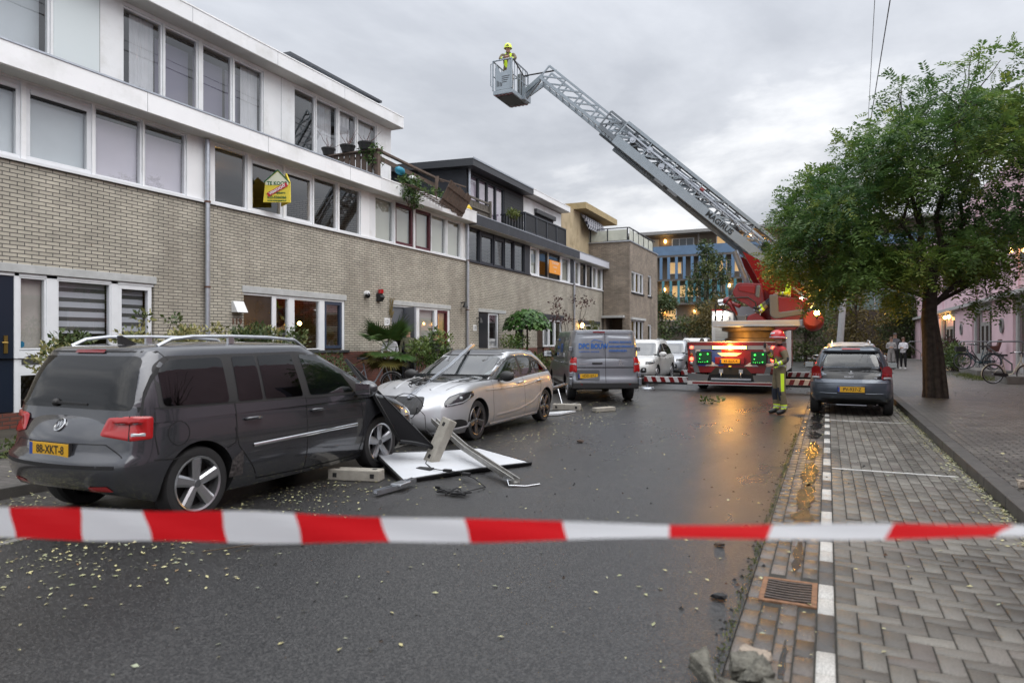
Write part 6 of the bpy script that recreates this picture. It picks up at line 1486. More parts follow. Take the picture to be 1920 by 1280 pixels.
# ------------------------------------------------------------------ fire engine with turntable ladder
fred = M('fire_red', (.20, .007, .009), .32, coat=.3, var=.06, vs=2, dirt=(.13, .014, .013), ds=2)
fgrey = M('truck_grey', (.13, .14, .15), .45); fwhite = M('truck_white', (.66, .66, .66), .35, var=.05); fblue = M('truck_blue', (.03, .07, .34), .35)
amber = M('amber_lamp', (1, .55, .1), .3, emit=(1, .46, .06), es=26); redlit = M('red_lamp_lit', (1, .1, .05), .3, emit=(1, .06, .03), es=9); greenlit = M('green_lamp_lit', (.1, 1, .2), .3, emit=(.04, 1, .10), es=1.5)
lampw = M('white_lamp_lit', (1, 1, .95), .3, emit=(1, .95, .85), es=14)
shut = brickmat('roller_shutter', (.56, .55, .52), (.52, .51, .48), (.30, .30, .29), 9, .06, .004, var=.06, rough=.45, bump=.4)
tread = M('tread_plate', (.36, .37, .39), .35, metal=.8, bump=.6, bs=45)
X0, X1, YR = -4.12, -1.40, 22.45
TK = thing('fire_engine', 'red fire engine with flashing amber bars standing across the end of the street', 'fire engine', (-2.76, 26, 0))
def FX_(u): return X0 + u
mb = MB(); mb.box(X0, X1, YR + .02, 27.5, .62, 1.56); mb.build('body', fred, TK, bevel=.015)
MB().box(X0 + .02, X1 - .02, YR + .02, 27.5, 1.56, 1.61).build('deck', tread, TK)
# rear face, laid out in thin raised plates
def plate_(pts, m, nm, d=.006, par=TK, y=YR + .02):
    return MB().prism([(FX_(u), z) for u, z in pts], lambda x, z: (x, y, z), lambda x, z: (x, y - d, z)).build(nm, m, par)
plate_([(0, 1.50), (2.72, 1.50), (2.72, 1.60), (0, 1.60)], fred, 'top_rail', .03)
plate_([(0, 1.595), (2.72, 1.595), (2.72, 1.62), (0, 1.62)], fwhite, 'top_edge', .04)
plate_([(.05, 1.37), (2.67, 1.37), (2.67, 1.49), (.05, 1.49)], M('lamp_band', (.40, .41, .42), .35, metal=.4), 'lamp_band', .02)
plate_([(.26, 1.36), (1.05, 1.36), (1.12, .84), (.34, .84)], fblue, 'blue_stripe', .008)
plate_([(.25, 1.36), (.42, 1.36), (.38, 1.30), (.25, 1.25)], fwhite, 'white_chevron', .012); plate_([(2.30, 1.36), (2.47, 1.36), (2.47, 1.25), (2.34, 1.30)], fwhite, 'white_chevron', .012)
plate_([(.55, .84), (.98, .84), (.74, 1.0)], fwhite, 'white_chevron', .012); plate_([(1.74, .84), (2.17, .84), (1.98, 1.0)], fwhite, 'white_chevron', .012)
plate_([(.92, 1.26), (1.68, 1.26), (1.52, 1.16), (1.06, 1.16)], fwhite, 'white_chevron', .012)
plate_([(.0, .36), (.62, .36), (.68, .56), (.0, .60)], fgrey, 'lower_panel', .01); plate_([(2.04, .36), (2.72, .36), (2.72, .60), (2.0, .56)], fgrey, 'lower_panel', .01)
plate_([(.68, .57), (.88, .80), (1.80, .80), (2.0, .57)], M('under_shade', (.02, .02, .02), .7), 'recess_shade_plate', .012)  # raised dark plate painted as the shade of the cut-out
mb = MB(); mb.box(X0 + .66, X1 - .66, YR + .05, YR + .5, .34, .62); mb.build('chassis', M('chassis_black', (.015, .015, .016), .6), TK)
mb = MB(); mb.box(FX_(.75), FX_(1.95), YR - .05, YR + .1, .40, .46)
for u in (1.05, 1.65): mb.box(FX_(u - .06), FX_(u + .06), YR - .03, YR, .62, .74).tube([(FX_(u), YR - .03, .64), (FX_(u), YR - .08, .56), (FX_(u), YR - .03, .50)], .018, 8)
mb.build('tow_hook', galv, TK, smooth=40)
mb = MB(); mb.box(X0, X1, YR - .04, YR + .1, .24, .35); b = mb.build('underrun_bar', fwhite, TK)
MB().box(X0 + .16, X1 - .16, YR - .044, YR - .041, .265, .325).build('red_stripe', fred, b); 
thing_pl = MB(); thing_pl.box(FX_(.86), FX_(1.76), YR - .012, YR + .01, .90, 1.12); fp = thing_pl.build('plate_frame', fred, TK, bevel=.01)
o = thing_plate(0, 0, 0, '49-BSX-4', -1, TK, .60, .135); o.matrix_local = Matrix.Translation(Vector((FX_(1.32), YR - .016, 1.0)) - Vector(TK.location)) @ Matrix.Rotation(R(90), 4, 'Z')
for u in (.78, 1.34):
    mb = MB(); mb.box(FX_(u), FX_(u + .49), YR - .035, YR - .005, 1.375, 1.485); h = mb.build('light_bar', trimblk, TK, bevel=.01)
    mb = MB(); mb.box(FX_(u + .02), FX_(u + .47), YR - .045, YR - .036, 1.39, 1.47); mb.build('amber_lens', amber, h)
for u in (.15, 2.57):
    s = 1 if u < 1 else -1
    plate_([(u - .07 * s, 1.36), (u + .09 * s, 1.36), (u + .14 * s, .95), (u + .24 * s, .62), (u + .08 * s, .62), (u - .04 * s, .95)], fgrey, 'lamp_cluster', .015)
    for z, r_, m_ in ((1.43, .05, redlit), (1.20, .055, M('orange_lens', (.35, .10, .01), .2)), (1.06, .065, redlit), (.92, .055, clearlens), (.76, .055, reddark)):
        mb = MB(); mb.ico((FX_(u - .02 * s), YR - .02, z), r_, 2, squash=(1, .35, 1)); mb.build('tail_lamp', m_, TK, smooth=True)
for u in (.28, 1.94):
    mb = MB(); mb.box(FX_(u), FX_(u + .48), YR - .03, YR + .0, .90, 1.31); g = mb.build('control_window', trimblk, TK, bevel=.01)
    MB().box(FX_(u + .03), FX_(u + .45), YR - .034, YR - .0305, .93, 1.28).build('window_glass', M('green_glow_glass', (.01, .05, .02), .08, emit=(.02, .35, .08), es=.06), g)
    for du, z, r_ in ((.13, 1.2, .035), (.36, 1.22, .03), (.11, 1.07, .02), (.08, .97, .012), (.14, .96, .012), (.2, .97, .012), (.27, .96, .012), (.35, .98, .022)):
        mb = MB(); mb.ico((FX_(u + du), YR - .036, z), r_, 1, squash=(1, .3, 1)); mb.build('green_lamp', greenlit, g, smooth=True)
MB().box(FX_(1.28), FX_(1.36), YR - .02, YR, .815, .855).build('yellow_tag', M('yellow_tag', (.7, .5, .02), .5, emit=(1, .7, .1), es=.4), TK)
# lockers and cab in front of the turntable
mb = MB(); mb.box(X0, X1, 27.52, 31.2, .5, 2.82); mb.build('locker_body', fwhite, TK, bevel=.02)
mb = MB(); mb.box(X0 - .01, X1 + .01, 27.50, 31.2, 2.82, 2.87); mb.build('locker_roof', fred, TK)
MB().box(X0 + .14, X0 + .66, 27.49, 27.515, 1.65, 2.6).build('roller_shutter', shut, TK)
MB().box(X0 + .85, X0 + 1.75, 27.2, 27.5, 2.3, 2.95).build('tread_box', tread, TK)
MB().box(X0 + .12, X0 + .55, 27.44, 27.49, 2.63, 2.70).build('work_light', lampw, TK)
mb = MB(); mb.box(X0 + .05, X1 - .05, 31.3, 33.6, .5, 2.7); mb.prism([(31.3, 2.7), (33.5, 2.7), (33.2, 2.95), (31.3, 2.95)], lambda y, z: (X0 + .1, y, z), lambda y, z: (X1 - .1, y, z)); mb.build('cab', fred, TK, bevel=.04)
for x in (X0 + .045, X1 - .06): MB().box(x, x + .015, 31.7, 33.0, 1.7, 2.5).build('cab_window', blackgloss, TK)
for y in (24.5, 31.9):
    for x, sy in ((X0 + .02, 1), (X1 - .02, -1)):
        M_ = Matrix.Translation((x, y, .5)) @ Matrix.Rotation(R(90 * -sy), 4, 'Y'); mb = MB(); mb.lathe([(.2, -.3), (.46, -.3), (.5, -.26), (.5, -.04), (.46, 0), (.3, 0), (.28, -.05), (0, -.05)], 28, M=M_); mb.build('wheel', tyre, TK, smooth=35)
# outriggers with red and white chevrons
def outrigger(xa, xb, y, z0, z1, pad):
    mb = MB(); mb.box(min(xa, xb), max(xa, xb), y, y + .22, z0, z1); o = mb.build('outrigger', fwhite, TK); n = int(abs(xb - xa) / .15) + 1; w_ = (xb - xa) / n; r_ = MB()
    for k in range(0, n, 2):
        a, b = xa + k * w_, xa + (k + 1) * w_; r_.prism([(a, z0 + .005), (b, z0 + .005), (b + w_ * .45 if k < n - 1 else b, z1 - .005), (a + w_ * .45, z1 - .005)], lambda x, z: (x, y - .001, z), lambda x, z: (x, y - .006, z))
    r_.build('red_chevron', fred, o)
    MB().box(min(xa, xb), max(xa, xb), y + .02, y + .2, z0 - .07, z0 - .001).build('beam_rail', trimblk, o)
    mb = MB(); mb.tube([(pad, y + .11, z0), (pad, y + .11, .04)], .06, 12); mb.lathe([(0, .045), (.2, .045), (.24, .0)], 20, M=Matrix.Translation((pad, y + .11, .002))); mb.build('jack_foot', galv, o, smooth=40)
outrigger(X0 + .02, -5.75, 23.3, .24, .42, -5.65); outrigger(X0 + .02, -5.45, 28.3, .26, .44, -5.35); outrigger(X1 - .02, -.28, 23.3, .24, .42, -.36); outrigger(X1 - .02, -.25, 28.3, .26, .44, -.33)
# turntable
TC = Vector((-2.35, 25.6, 0))
mb = MB(); mb.lathe([(1.02, 1.61), (1.02, 1.72), (.92, 1.75), (.92, 1.95), (1.12, 2.0), (1.12, 2.1)], 40, M=Matrix.Translation(TC)); mb.build('turntable_ring', M('ring_amber_lit', (.16, .11, .06), .6, metal=.3, var=.3, vs=5), TK, smooth=35)  # amber light on the ring is put into its brown colour
MB().box(-3.66, -.75, 24.55, 26.7, 2.12, 2.34).build('turntable_platform', M('platform_grey', (.45, .47, .49), .4, metal=.4), TK, bevel=.02)
MB().box(-3.5, -1.0, 24.53, 24.549, 2.15, 2.18).build('handrail_strip', lampw if False else alu, TK)
mb = MB()
for pts in ([(-3.35, 24.7, 2.34), (-3.3, 24.7, 2.8), (-3.1, 24.7, 3.12), (-2.5, 24.75, 3.14), (-2.25, 24.8, 2.95), (-2.15, 24.8, 2.36)], [(-3.3, 24.75, 2.75), (-2.95, 24.75, 2.62), (-2.85, 24.75, 2.36)], [(-3.58, 24.8, 2.34), (-3.58, 24.8, 2.95)]): mb.tube(pts, .028, 8)
mb.build('guard_rail', black, TK, smooth=40)
mb = MB(); mb.ico((-3.25, 25.3, 3.05), .16, 2); mb.tube([(-3.3, 25.3, 3.1), (-3.1, 25.2, 2.9), (-2.95, 25.2, 2.6), (-2.95, 25.2, 2.34)], [.1, .09, .07, .06], 12); mb.tube([(-3.15, 25.25, 3.0), (-2.8, 25.0, 2.85)], .07, 12); mb.build('water_monitor', fred, TK, smooth=True)
mb = MB(); mb.tube([(-3.55, 25.4, 3.02), (-3.3, 25.35, 3.05)], [.11, .10], 14); mb.build('monitor_nozzle', chrome, TK, smooth=40)
MB().box(-2.95, -2.55, 24.75, 25.1, 2.34, 2.52).build('foot_pedal_box', fgrey, TK, bevel=.02); MB().prism([(-2.55, 2.34), (-1.9, 2.34), (-2.2, 2.62), (-2.5, 2.5)], lambda x, z: (x, 24.75, z), lambda x, z: (x, 25.2, z)).build('foot_rest', fred, TK, bevel=.02)
# red console pods
def pod(outl, y0, y1, nm, m, r=.09, n=5): return MB().prism(rounded(outl, r, n), lambda x, z: (x, y0, z), lambda x, z: (x, y1, z)).build(nm, m, TK, bevel=.03)
pod([(-3.05, 3.35), (-2.88, 3.68), (-2.05, 3.62), (-1.95, 2.85), (-2.15, 2.62), (-2.5, 2.85), (-2.95, 3.12)], 25.0, 25.9, 'control_pod', fred)
pod([(-2.86, 3.40), (-2.78, 3.58), (-2.30, 3.56), (-2.28, 3.26)], 24.96, 25.0, 'pod_inset', M('fire_red_dark', (.22, .010, .012), .35), .06)
pod([(-2.27, 3.18), (-2.23, 3.56), (-2.10, 3.56), (-2.14, 3.12)], 24.93, 25.0, 'grip_pad', fgrey, .05)
pod([(-1.78, 3.16), (-.78, 3.05), (-.72, 2.45), (-.95, 2.0), (-1.62, 2.0), (-1.76, 2.4)], 24.7, 25.5, 'control_pod', fred)
pod([(-1.80, 3.20), (-1.52, 3.20), (-1.50, 2.60), (-.72, 2.70), (-.70, 2.52), (-1.62, 2.38), (-1.78, 2.5)], 24.63, 24.70, 'grey_bumper', fgrey, .06)
# ladder frame (towers) rising to the pivot
PV = Vector((-1.13, 25.9, 3.42)); TP = Vector((-9.72, 23.6, 11.12)); AX = (TP - PV).normalized(); SD = AX.cross(Vector((0, 0, 1))).normalized()
if SD.y > 0: SD = -SD
UP = SD.cross(AX).normalized()
if UP.z < 0: UP = -UP
def LP(t, s, u): return PV + AX * t + SD * s + UP * u
for s in (-.52, .52):
    mb = MB(); q = [LP(2.2, s, -.15), LP(.3, s, .25), LP(-.75, s, .2), PV + SD * s + Vector((-.1, 0, -1.2)), PV + SD * s + Vector((-1.15, 0, -1.2)), LP(1.0, s, -.62)]
    mb.add([p - SD * .05 for p in q] + [p + SD * .05 for p in q], [(5, 4, 3, 2, 1, 0), (6, 7, 8, 9, 10, 11)] + [(i, (i + 1) % 6, 6 + (i + 1) % 6, 6 + i) for i in range(6)]); mb.build('ladder_frame', fred, TK)
mb = MB(); mb.tube([LP(2.4, 0, -.2), PV + Vector((-1.0, 0, -1.1))], .11, 14); mb.build('lift_cylinder', galv, TK, smooth=40)
# ladder sections
def section(nm, t0, t1, hw, hb, ht, ub, step, m, chord=.09, rungs=True):
    mb = MB()
    for s in (-hw, hw):
        mb.bar(LP(t0, s, ub + hb / 2), LP(t1, s, ub + hb / 2), .09, hb, up=UP)
        mb.bar(LP(t0, s, ub + ht), LP(t1, s, ub + ht), chord * .8, chord, up=UP)
        n = int((t1 - t0) / step)
        for k in range(n + 1):
            t = t0 + (t1 - t0) * k / n; mb.bar(LP(t, s, ub + hb), LP(t, s, ub + ht), .05, .05, up=AX)
            if k < n: mb.bar(LP(t + .02, s, ub + ht), LP(t + (t1 - t0) / n, s, ub + hb), .05, .05, up=UP)
    o = mb.build(nm, m, TK)
    if rungs:
        r_ = MB(); t = t0 + .2
        while t < t1: r_.tube([LP(t, -hw, ub + hb * .7), LP(t, hw, ub + hb * .7)], .022, 6); t += .32
        r_.build('rungs', alu, o)
    return o
S1 = section('ladder_section', -1.0, 8.25, .52, .32, .90, -.06, 1.12, greysteel, .11)
S2 = section('ladder_section', 1.2, 9.0, .43, .14, .74, .06, .62, M('ladder_grey_dark', (.16, .18, .20), .4, metal=.4), .07)
S3 = section('ladder_section', 3.0, 11.9, .35, .11, .58, .12, .75, greysteel, .07)
mb = MB(); mb.bar(LP(2.0, .56, .48), LP(8.0, .56, .58), .05, .05); mb.tube([LP(1.0, .46, .60), LP(5.2, .46, .62), LP(8.0, .42, .56)], .055, 10); mb.tube([LP(.5, .47, .42), LP(7.6, .47, .46)], .03, 8); mb.build('water_pipe', galv, S1, smooth=40)
mb = MB(); mb.tube([LP(4.6, .47, .62), LP(4.75, .47, .62)], .08, 12); mb.build('red_coupling', fred, S1); mb = MB(); mb.tube([LP(1.0, .52, .58), LP(1.35, .54, .58)], .10, 12); mb.tube([LP(1.7, .54, .43), LP(1.7, .60, .43)], .16, 14); mb.build('pipe_coupling', chrome, S1, smooth=40)
mb = MB(); 
for t in (.9, 2.7, 4.5, 6.2, 7.4): mb.bar(LP(t, -.45, .35), LP(t + .25, .45, .35), .12, .2, up=UP)
mb.build('slide_block', trimblk, S1)
for t, u in ((7.7, .46), (7.0, .56), (6.3, .36)): MB().tube([LP(t, .50, u), LP(t, .57, u)], .11, 16).tube([LP(t, .57, u), LP(t, .60, u)], .05, 10).build('pulley', galv, S1, smooth=40)
mb = MB()
for t in (5.2, 5.8): mb.box(0, 0, 0, 0, 0, 0) if False else mb.bar(LP(t, .52, -.11), LP(t + .4, .52, -.11), .12, .08, up=UP)
mb.build('roller_shoe', fgrey, S1)
ori = LP(3.45, .58, .1); text('MAGIRUS', .27, M('ladder_lettering', (.015, .018, .02), .5), S1, frame(ori, -AX, UP), local=False, squeeze=1.0, bold=.008)
mb = MB(); mb.ico(LP(-.35, .62, -.15), .07, 2); mb.build('ladder_lamp', lampw, TK, smooth=True)
# counterweight drum and flashing beacon at the back of the turntable
mb = MB(); mb.bar((-.75, 24.9, 2.25), (-.5, 24.2, 2.3), .25, .2); mb.build('boom_arm', fgrey, TK)
mb = MB(); mb.M = Matrix.Translation((-.42, 24.1, 2.36)) @ Matrix.Rotation(R(70), 4, 'X'); mb.lathe([(0, .02), (.26, .02), (.31, -.05), (.31, -.35), (.26, -.42)], 24); mb.build('reel_drum', M('orange_red', (.30, .03, .015), .5), TK, smooth=40)
mb = MB(); mb.ico((-.30, 22.95, 2.50), .085, 2); b = mb.build('beacon', M('beacon_lit', (1, .6, .2), .3, emit=(1, .50, .09), es=90), TK, smooth=True)
MB().lathe([(.0, 2.36), (.09, 2.36), (.09, 2.41), (0, 2.41)], 16, M=Matrix.Translation((-.30, 22.95, .02))).box(-.33, -.27, 22.95, 23.8, 2.33, 2.37).build('beacon_base', trimblk, b)
def lamp(nm, loc, col, e, r, par):
    l = bpy.data.lights.new(nm, 'POINT'); l.energy = e; l.color = col; l.shadow_soft_size = r
    o = bpy.data.objects.new(nm, l); COL.objects.link(o); o.parent = par; o.location = Vector(loc) - Vector(TK.location); return o
lamp('beacon_glow', (-.30, 22.78, 2.52), (1, .50, .09), 140, .1, TK)
lamp('amber_fill', (FX_(1.3), YR - .15, 1.44), (1, .48, .07), 45, .12, TK); lamp('amber_fill', (FX_(1.3), 24.3, 1.78), (1, .48, .07), 22, .1, TK)  # unseen point lamps added to spread amber from the bars to the turntable
lamp('locker_glow', (X0 + .35, 27.3, 2.6), (1, .92, .8), 10, .1, TK)
# ---- rescue basket at the ladder tip
BK = thing('rescue_basket', 'grey rescue basket with slotted front plate at the tip of the raised ladder', 'basket', (-10.75, 23.2, 10.63))
bx0, bx1, by0, by1, bz = -11.14, -10.36, 22.42, 23.9, 10.63
mb = MB(); mb.box(bx0, bx1, by0, by1, bz, bz + .16); mb.build('floor', greysteel, BK, bevel=.02)
MB().box(bx0 + .06, bx1 - .06, by0 + .2, by1 - .2, bz - .012, bz - .002).build('floor_pad', M('floor_dark', (.07, .075, .075), .7), BK)
mb = MB()
for y in (by0 + .02, by1 - .16):
    for k in range(5): mb.prism([(bx0 + .04 + k * .15, y), (bx0 + .11 + k * .15, y), (bx0 + .15 + k * .15, y + .14), (bx0 + .08 + k * .15, y + .14)], lambda a, b: (a, b, bz - .014), lambda a, b: (a, b, bz - .003))
mb.build('red_chevron', fred, BK)
ft = bz + 1.24
mb = MB(); mb.prism([(bx0 + .10, bz + .16), (bx1, bz + .16), (bx1, ft - .04), (bx1 - .16, ft - .04), (bx1 - .22, bz + .85), (bx1 - .48, bz + .78), (bx0 + .12, ft - .1)], lambda x, z: (x, by0, z), lambda x, z: (x, by0 + .03, z)); fpn = mb.build('front_plate', greysteel, BK)
mb = MB()
for k in range(4): mb.box(bx1 - .42, bx1 - .1 - .04 * k, by0 - .003, by0 + .0, bz + .62 - .07 * k, bz + .645 - .07 * k); mb.box(bx0 + .16 + .06 * k, bx0 + .19 + .06 * k, by0 - .003, by0, bz + .28, bz + .5 - .03 * k)
mb.build('slots', black, fpn)
mb = MB()
for x in (bx0, bx1 - .02):
    mb.tube([(x, by0, bz + .16), (x, by0, ft)], .03, 8); mb.tube([(x, by0, ft), (x, by1 - .1, ft - .02), (x, by1, ft - .14), (x, by1, bz + .16)], .028, 8); mb.tube([(x, by0, bz + .7), (x, by1, bz + .7)], .02, 8)
    for k in range(1, 6): y = by0 + (by1 - by0) * k / 6; mb.tube([(x, y, bz + .16), (x, y, ft - .03)], .016, 6)
mb.tube([(bx0, by0, ft), (bx1, by0, ft)], .03, 8); mb.tube([(bx0, by1, ft - .14), (bx1, by1, ft - .14)], .028, 8)
mb.tube([(bx0 - .02, by0 + .1, bz + .3), (bx0 - .14, by0 + .1, bz + .4), (bx0 - .14, by0 + .1, ft - .05), (bx0, by0 + .1, ft - .02)], .018, 8); mb.tube([(bx0 - .02, by0 + .5, bz + .3), (bx0 - .14, by0 + .5, bz + .4), (bx0 - .14, by0 + .5, ft - .05), (bx0, by0 + .5, ft - .02)], .018, 8)
mb.build('rails', greysteel, BK, smooth=40)
mb = MB(); mb.box(bx1 - .26, bx1 - .06, by1 - .5, by1 - .2, bz + .16, ft - .2); mb.ico((bx0 + .25, by0 + .14, bz + .62), .12, 2); mb.build('control_box', fgrey, BK, bevel=.02)
mb = MB(); mb.tube([LP(11.6, .3, .75), (bx1 + .05, by0 + .9, ft - .35), (bx1, by0 + .1, ft + .02), (bx1 - .1, by0 + .04, ft - .05)], .03, 8); mb.build('hose', black, BK, smooth=True)
mb = MB(); mb.bar(LP(11.85, .36, .3), (bx1, by0 + 1.0, bz + .3), .08, .16); mb.bar(LP(11.85, -.36, .3), (bx1, by0 + 1.35, bz + .3), .08, .16); mb.bar(LP(11.85, .3, .1), (bx1, by0 + 1.1, bz + .05), .08, .1); mb.box(bx1, bx1 + .12, by0 + .85, by0 + 1.42, bz + .02, bz + .5)
mb.build('mount', greysteel, BK)

# ------------------------------------------------------------------ far gallery flat at the end of the street
AP = thing('apartment_block', 'brown gallery flat with blue glass balcony and lit windows at the street end', 'building', (-8, 93, 0))
YA = 92.6; RZ = 16.1; FL = (13.0, 9.85, 6.7, 3.6)
taup = M('taupe_render', (.20, .165, .13), .85, var=.12, vs=.4)
slab = M('gallery_slab', (.13, .12, .115), .8, var=.1); gl_blue = M('blue_balcony_glass', (.12, .20, .32), .3, var=.12, vs=1.2)
finb = M('blue_fin', (.11, .20, .33), .5); fint = M('teal_fin', (.07, .23, .28), .5)
lit = M('lit_window', (.9, .6, .25), .5, emit=(1, .62, .28), es=.38, var=.3, vs=1.5); lampg = M('gallery_lamp', (1, .7, .3), .4, emit=(1, .55, .15), es=30); dimw = M('dim_window', (.10, .12, .14), .15)
MB().box(-30, 14, YA, YA + 12, 0, RZ - .3).build('wall', taup, AP)
MB().box(-30.5, 14.5, YA - 2.2, YA + 12.2, RZ - .3, RZ + .1).build('roof', M('roof_grey', (.25, .245, .24), .7, var=.1), AP)
for f in FL: MB().box(-30, 14, YA - 1.6, YA - .01, f - .22, f).build('gallery_floor', slab, AP)
MB().box(-24, -6.6, YA - 1.62, YA - 1.57, 13.05, 14.25).build('balcony_glass', gl_blue, AP); MB().box(-2, 14, YA - 1.62, YA - 1.57, 13.05, 14.2).build('balcony_glass', gl_blue, AP)
MB().box(-6.5, -2.1, YA - 1.7, YA - .05, 9.9, 12.7).build('stair_screen', M('screen_grey', (.33, .34, .36), .5, var=.1, vs=.8), AP)
for k in range(14):
    x = -22.4 + k * 1.02
    MB().box(x, x + .36, YA - 1.66, YA - 1.56, 9.86, 12.77).build('blue_fin', finb, AP); MB().box(x + .3, x + .62, YA - 1.66, YA - 1.56, 6.71, 9.62).build('teal_fin', fint, AP)
for f, ws in ((13.0, ((-22.6, -20.9, 0), (-19.0, -16.2, 1), (-13.2, -9.9, 2), (-4.6, -2.6, 0), (3, 6, 0))), (9.85, ((-19.4, -17.8, 2), (-15.6, -14.6, 1), (-12.9, -10, 2))), (6.7, ((-19, -17, 2), (-13.4, -11, 1), (-17, -15.6, 2))), (3.6, ((-20.5, -18.5, 2),))):
    for a, b, k in ws:
        nn = 3 if b - a > 2 else 1
        fr = MB(); z0, z1 = f + .9, f + 2.35; fr.box(a - .08, b + .08, YA - .06, YA - .01, z0 - .08, z1 + .08); fr = fr.build('window', frame_w if k else M('cream_door', (.55, .5, .4), .6), AP)
        for i in range(nn):
            w_ = (b - a) / nn; MB().box(a + i * w_ + .05, a + (i + 1) * w_ - .05, YA - .08, YA - .062, z0, z1).build('pane', (lit if (k == 2 and i != 1) else dimw) if k else M('cream_panel', (.5, .45, .35), .6), fr)
for x, z in ((-19.9, 15.1), (-9.0, 15.2), (-8.9, 12.0), (-7.4, 14.6), (-20, 8.6), (-11.6, 8.9), (-20.2, 5.5), (-16, 5.6)):
    m2 = MB(); m2.ico((x, YA - .3, z), .17, 1, squash=(.8, .8, 1.4)); m2.build('gallery_lamp', lampg, AP)
MB().box(-3.5, -1.9, YA + 2, YA + 3.4, RZ + .1, RZ + 1.1).build('chimney', M('chimney_dark', (.03, .032, .036), .7), AP)
m2 = MB(); m2.tube([(-15.3, YA - 1.5, 13), (-15.3, YA - 1.5, 15.8)], .12, 8); m2.build('column', slab, AP)
mb = MB(); mb.box(-10.75, -10.25, YA - .9, YA - .5, 13.0, 14.4); mb.ico((-10.5, YA - .7, 14.62), .17, 1); tag(mb.build('person', M('cloth_black', (.012, .012, .014), .85)), 'dark figure standing on the top gallery of the flat', 'person')

# ------------------------------------------------------------------ pink row on the right
pink = M('pink_render', (.74, .53, .59), .85, var=.08, vs=.8, dirt=(.60, .46, .50), ds=.5); pframe = M('pink_row_frame', (.46, .46, .46), .6, var=.08)
XP = 7.0
def pink_house(y0, y1, panels, doors, label, lamp_=None, port=None):
    h = thing('pink_house', label, 'house', (XP, (y0 + y1) / 2, 0), group='pink terrace houses')
    MB().box(XP + .25, XP + 9, y0, y1, 0, 9.6).build('wall', pink, h)
    for a, b in panels: MB().box(XP, XP + .249, a, b, .1, 3.5).build('wall_panel', pink, h)
    MB().box(XP - .25, XP + .25, y0 + .01, y1 - .01, 3.5, 3.68).build('ledge', pframe, h)
    for a, b in panels: MB().box(XP + .18, XP + .248, a, b, 3.69, 9.5).build('upper_panel', pink, h)
    for a, b in doors:
        MB().box(XP + .1, XP + .24, a, a + .3, .1, 3.49).box(XP + .1, XP + .24, b - .3, b, .1, 3.49).box(XP + .1, XP + .24, a + .3, b - .3, 3.2, 3.49).build('door_frame', pframe, h)
        n = 4; w_ = (b - a - .6) / n
        for i in range(n):
            ya = a + .3 + i * w_
            if i in (1, 2):
                d = MB(); d.box(XP + .17, XP + .235, ya + .04, ya + w_ - .04, .3, 2.6); d = d.build('door', M('grey_door', (.36, .35, .34), .5), h); MB().box(XP + .15, XP + .169, ya + .3, ya + w_ - .3, 1.2, 2.4).build('door_glass', M('door_glass_dark', (.05, .045, .05), .1), d)
            else:
                f = MB(); f.box(XP + .17, XP + .235, ya + .02, ya + w_ - .02, .3, 3.19); f = f.build('window', pframe, h); MB().box(XP + .15, XP + .169, ya + .12, ya + w_ - .12, 1.0, 3.1).build('pane', M('pink_row_pane', (.10, .085, .09), .08), f)
        f = MB(); f.box(XP + .15, XP + .245, a + .4, b - .4, 4.9, 6.6); f = f.build('window', M('lilac_grey', (.20, .19, .26), .5), h); MB().box(XP + .13, XP + .149, a + .6, b - .6, 5.05, 6.45).build('pane', M('pink_row_pane', (.10, .085, .09), .08), f)
    for y in port or ():
        Mx = Matrix.Translation((XP, y, 2.32)) @ Matrix.Rotation(R(-90), 4, 'Y'); p = MB(); p.lathe([(.24, .0), (.24, .07), (.33, .07), (.33, 0)], 28, M=Mx); p.lathe([(0, .02), (.24, .02)], 28, 1, M=Mx); p.build('porthole', [M('porthole_grey', (.23, .23, .23), .5), M('pink_row_pane', (.10, .085, .09), .08)], h, smooth=35)
    for (x, y, z) in lamp_ or ():
        l = MB(); l.ico((x, y, z), .11, 2); l = l.build('wall_lamp', lampg, h, smooth=True)
        m2 = MB(); m2.bar((x, y, z + .1), (XP + .2, y, z + .1), .04); m2.build('lamp_arm', trimblk, l)
pink_house(-12, 24.4, [(-12, -3), (2, 8), (13, 19)], [(-3, 2), (8, 13), (19, 24.4)], 'pink house nearest the viewer, beyond the right edge')
pink_house(24.4, 34.6, [(24.4, 29.6)], [(29.6, 34.6)], 'pink house with dark window behind the white bicycle at the right edge', lamp_=[(XP - .1, 34.4, 5.4)])
pink_house(34.6, 43.5, [(34.6, 38.6)], [(38.6, 43.5)], 'pink house with porthole behind the bicycle with the brown child seat', port=(36.4,))
pink_house(43.5, 55.2, [(43.5, 48.8)], [(48.8, 55.2)], 'pink house with lit lamp and porthole right of the tree trunk', lamp_=[(XP - .35, 54.8, 3.15), (XP + .05, 53, 3.2), (XP + .05, 51.5, 3.2)], port=(46.5,))
pink_house(55.2, 72.5, [(55.2, 61), (66, 72.5)], [(61, 66)], 'farthest pink house left of the tree trunk', port=(70, 58))
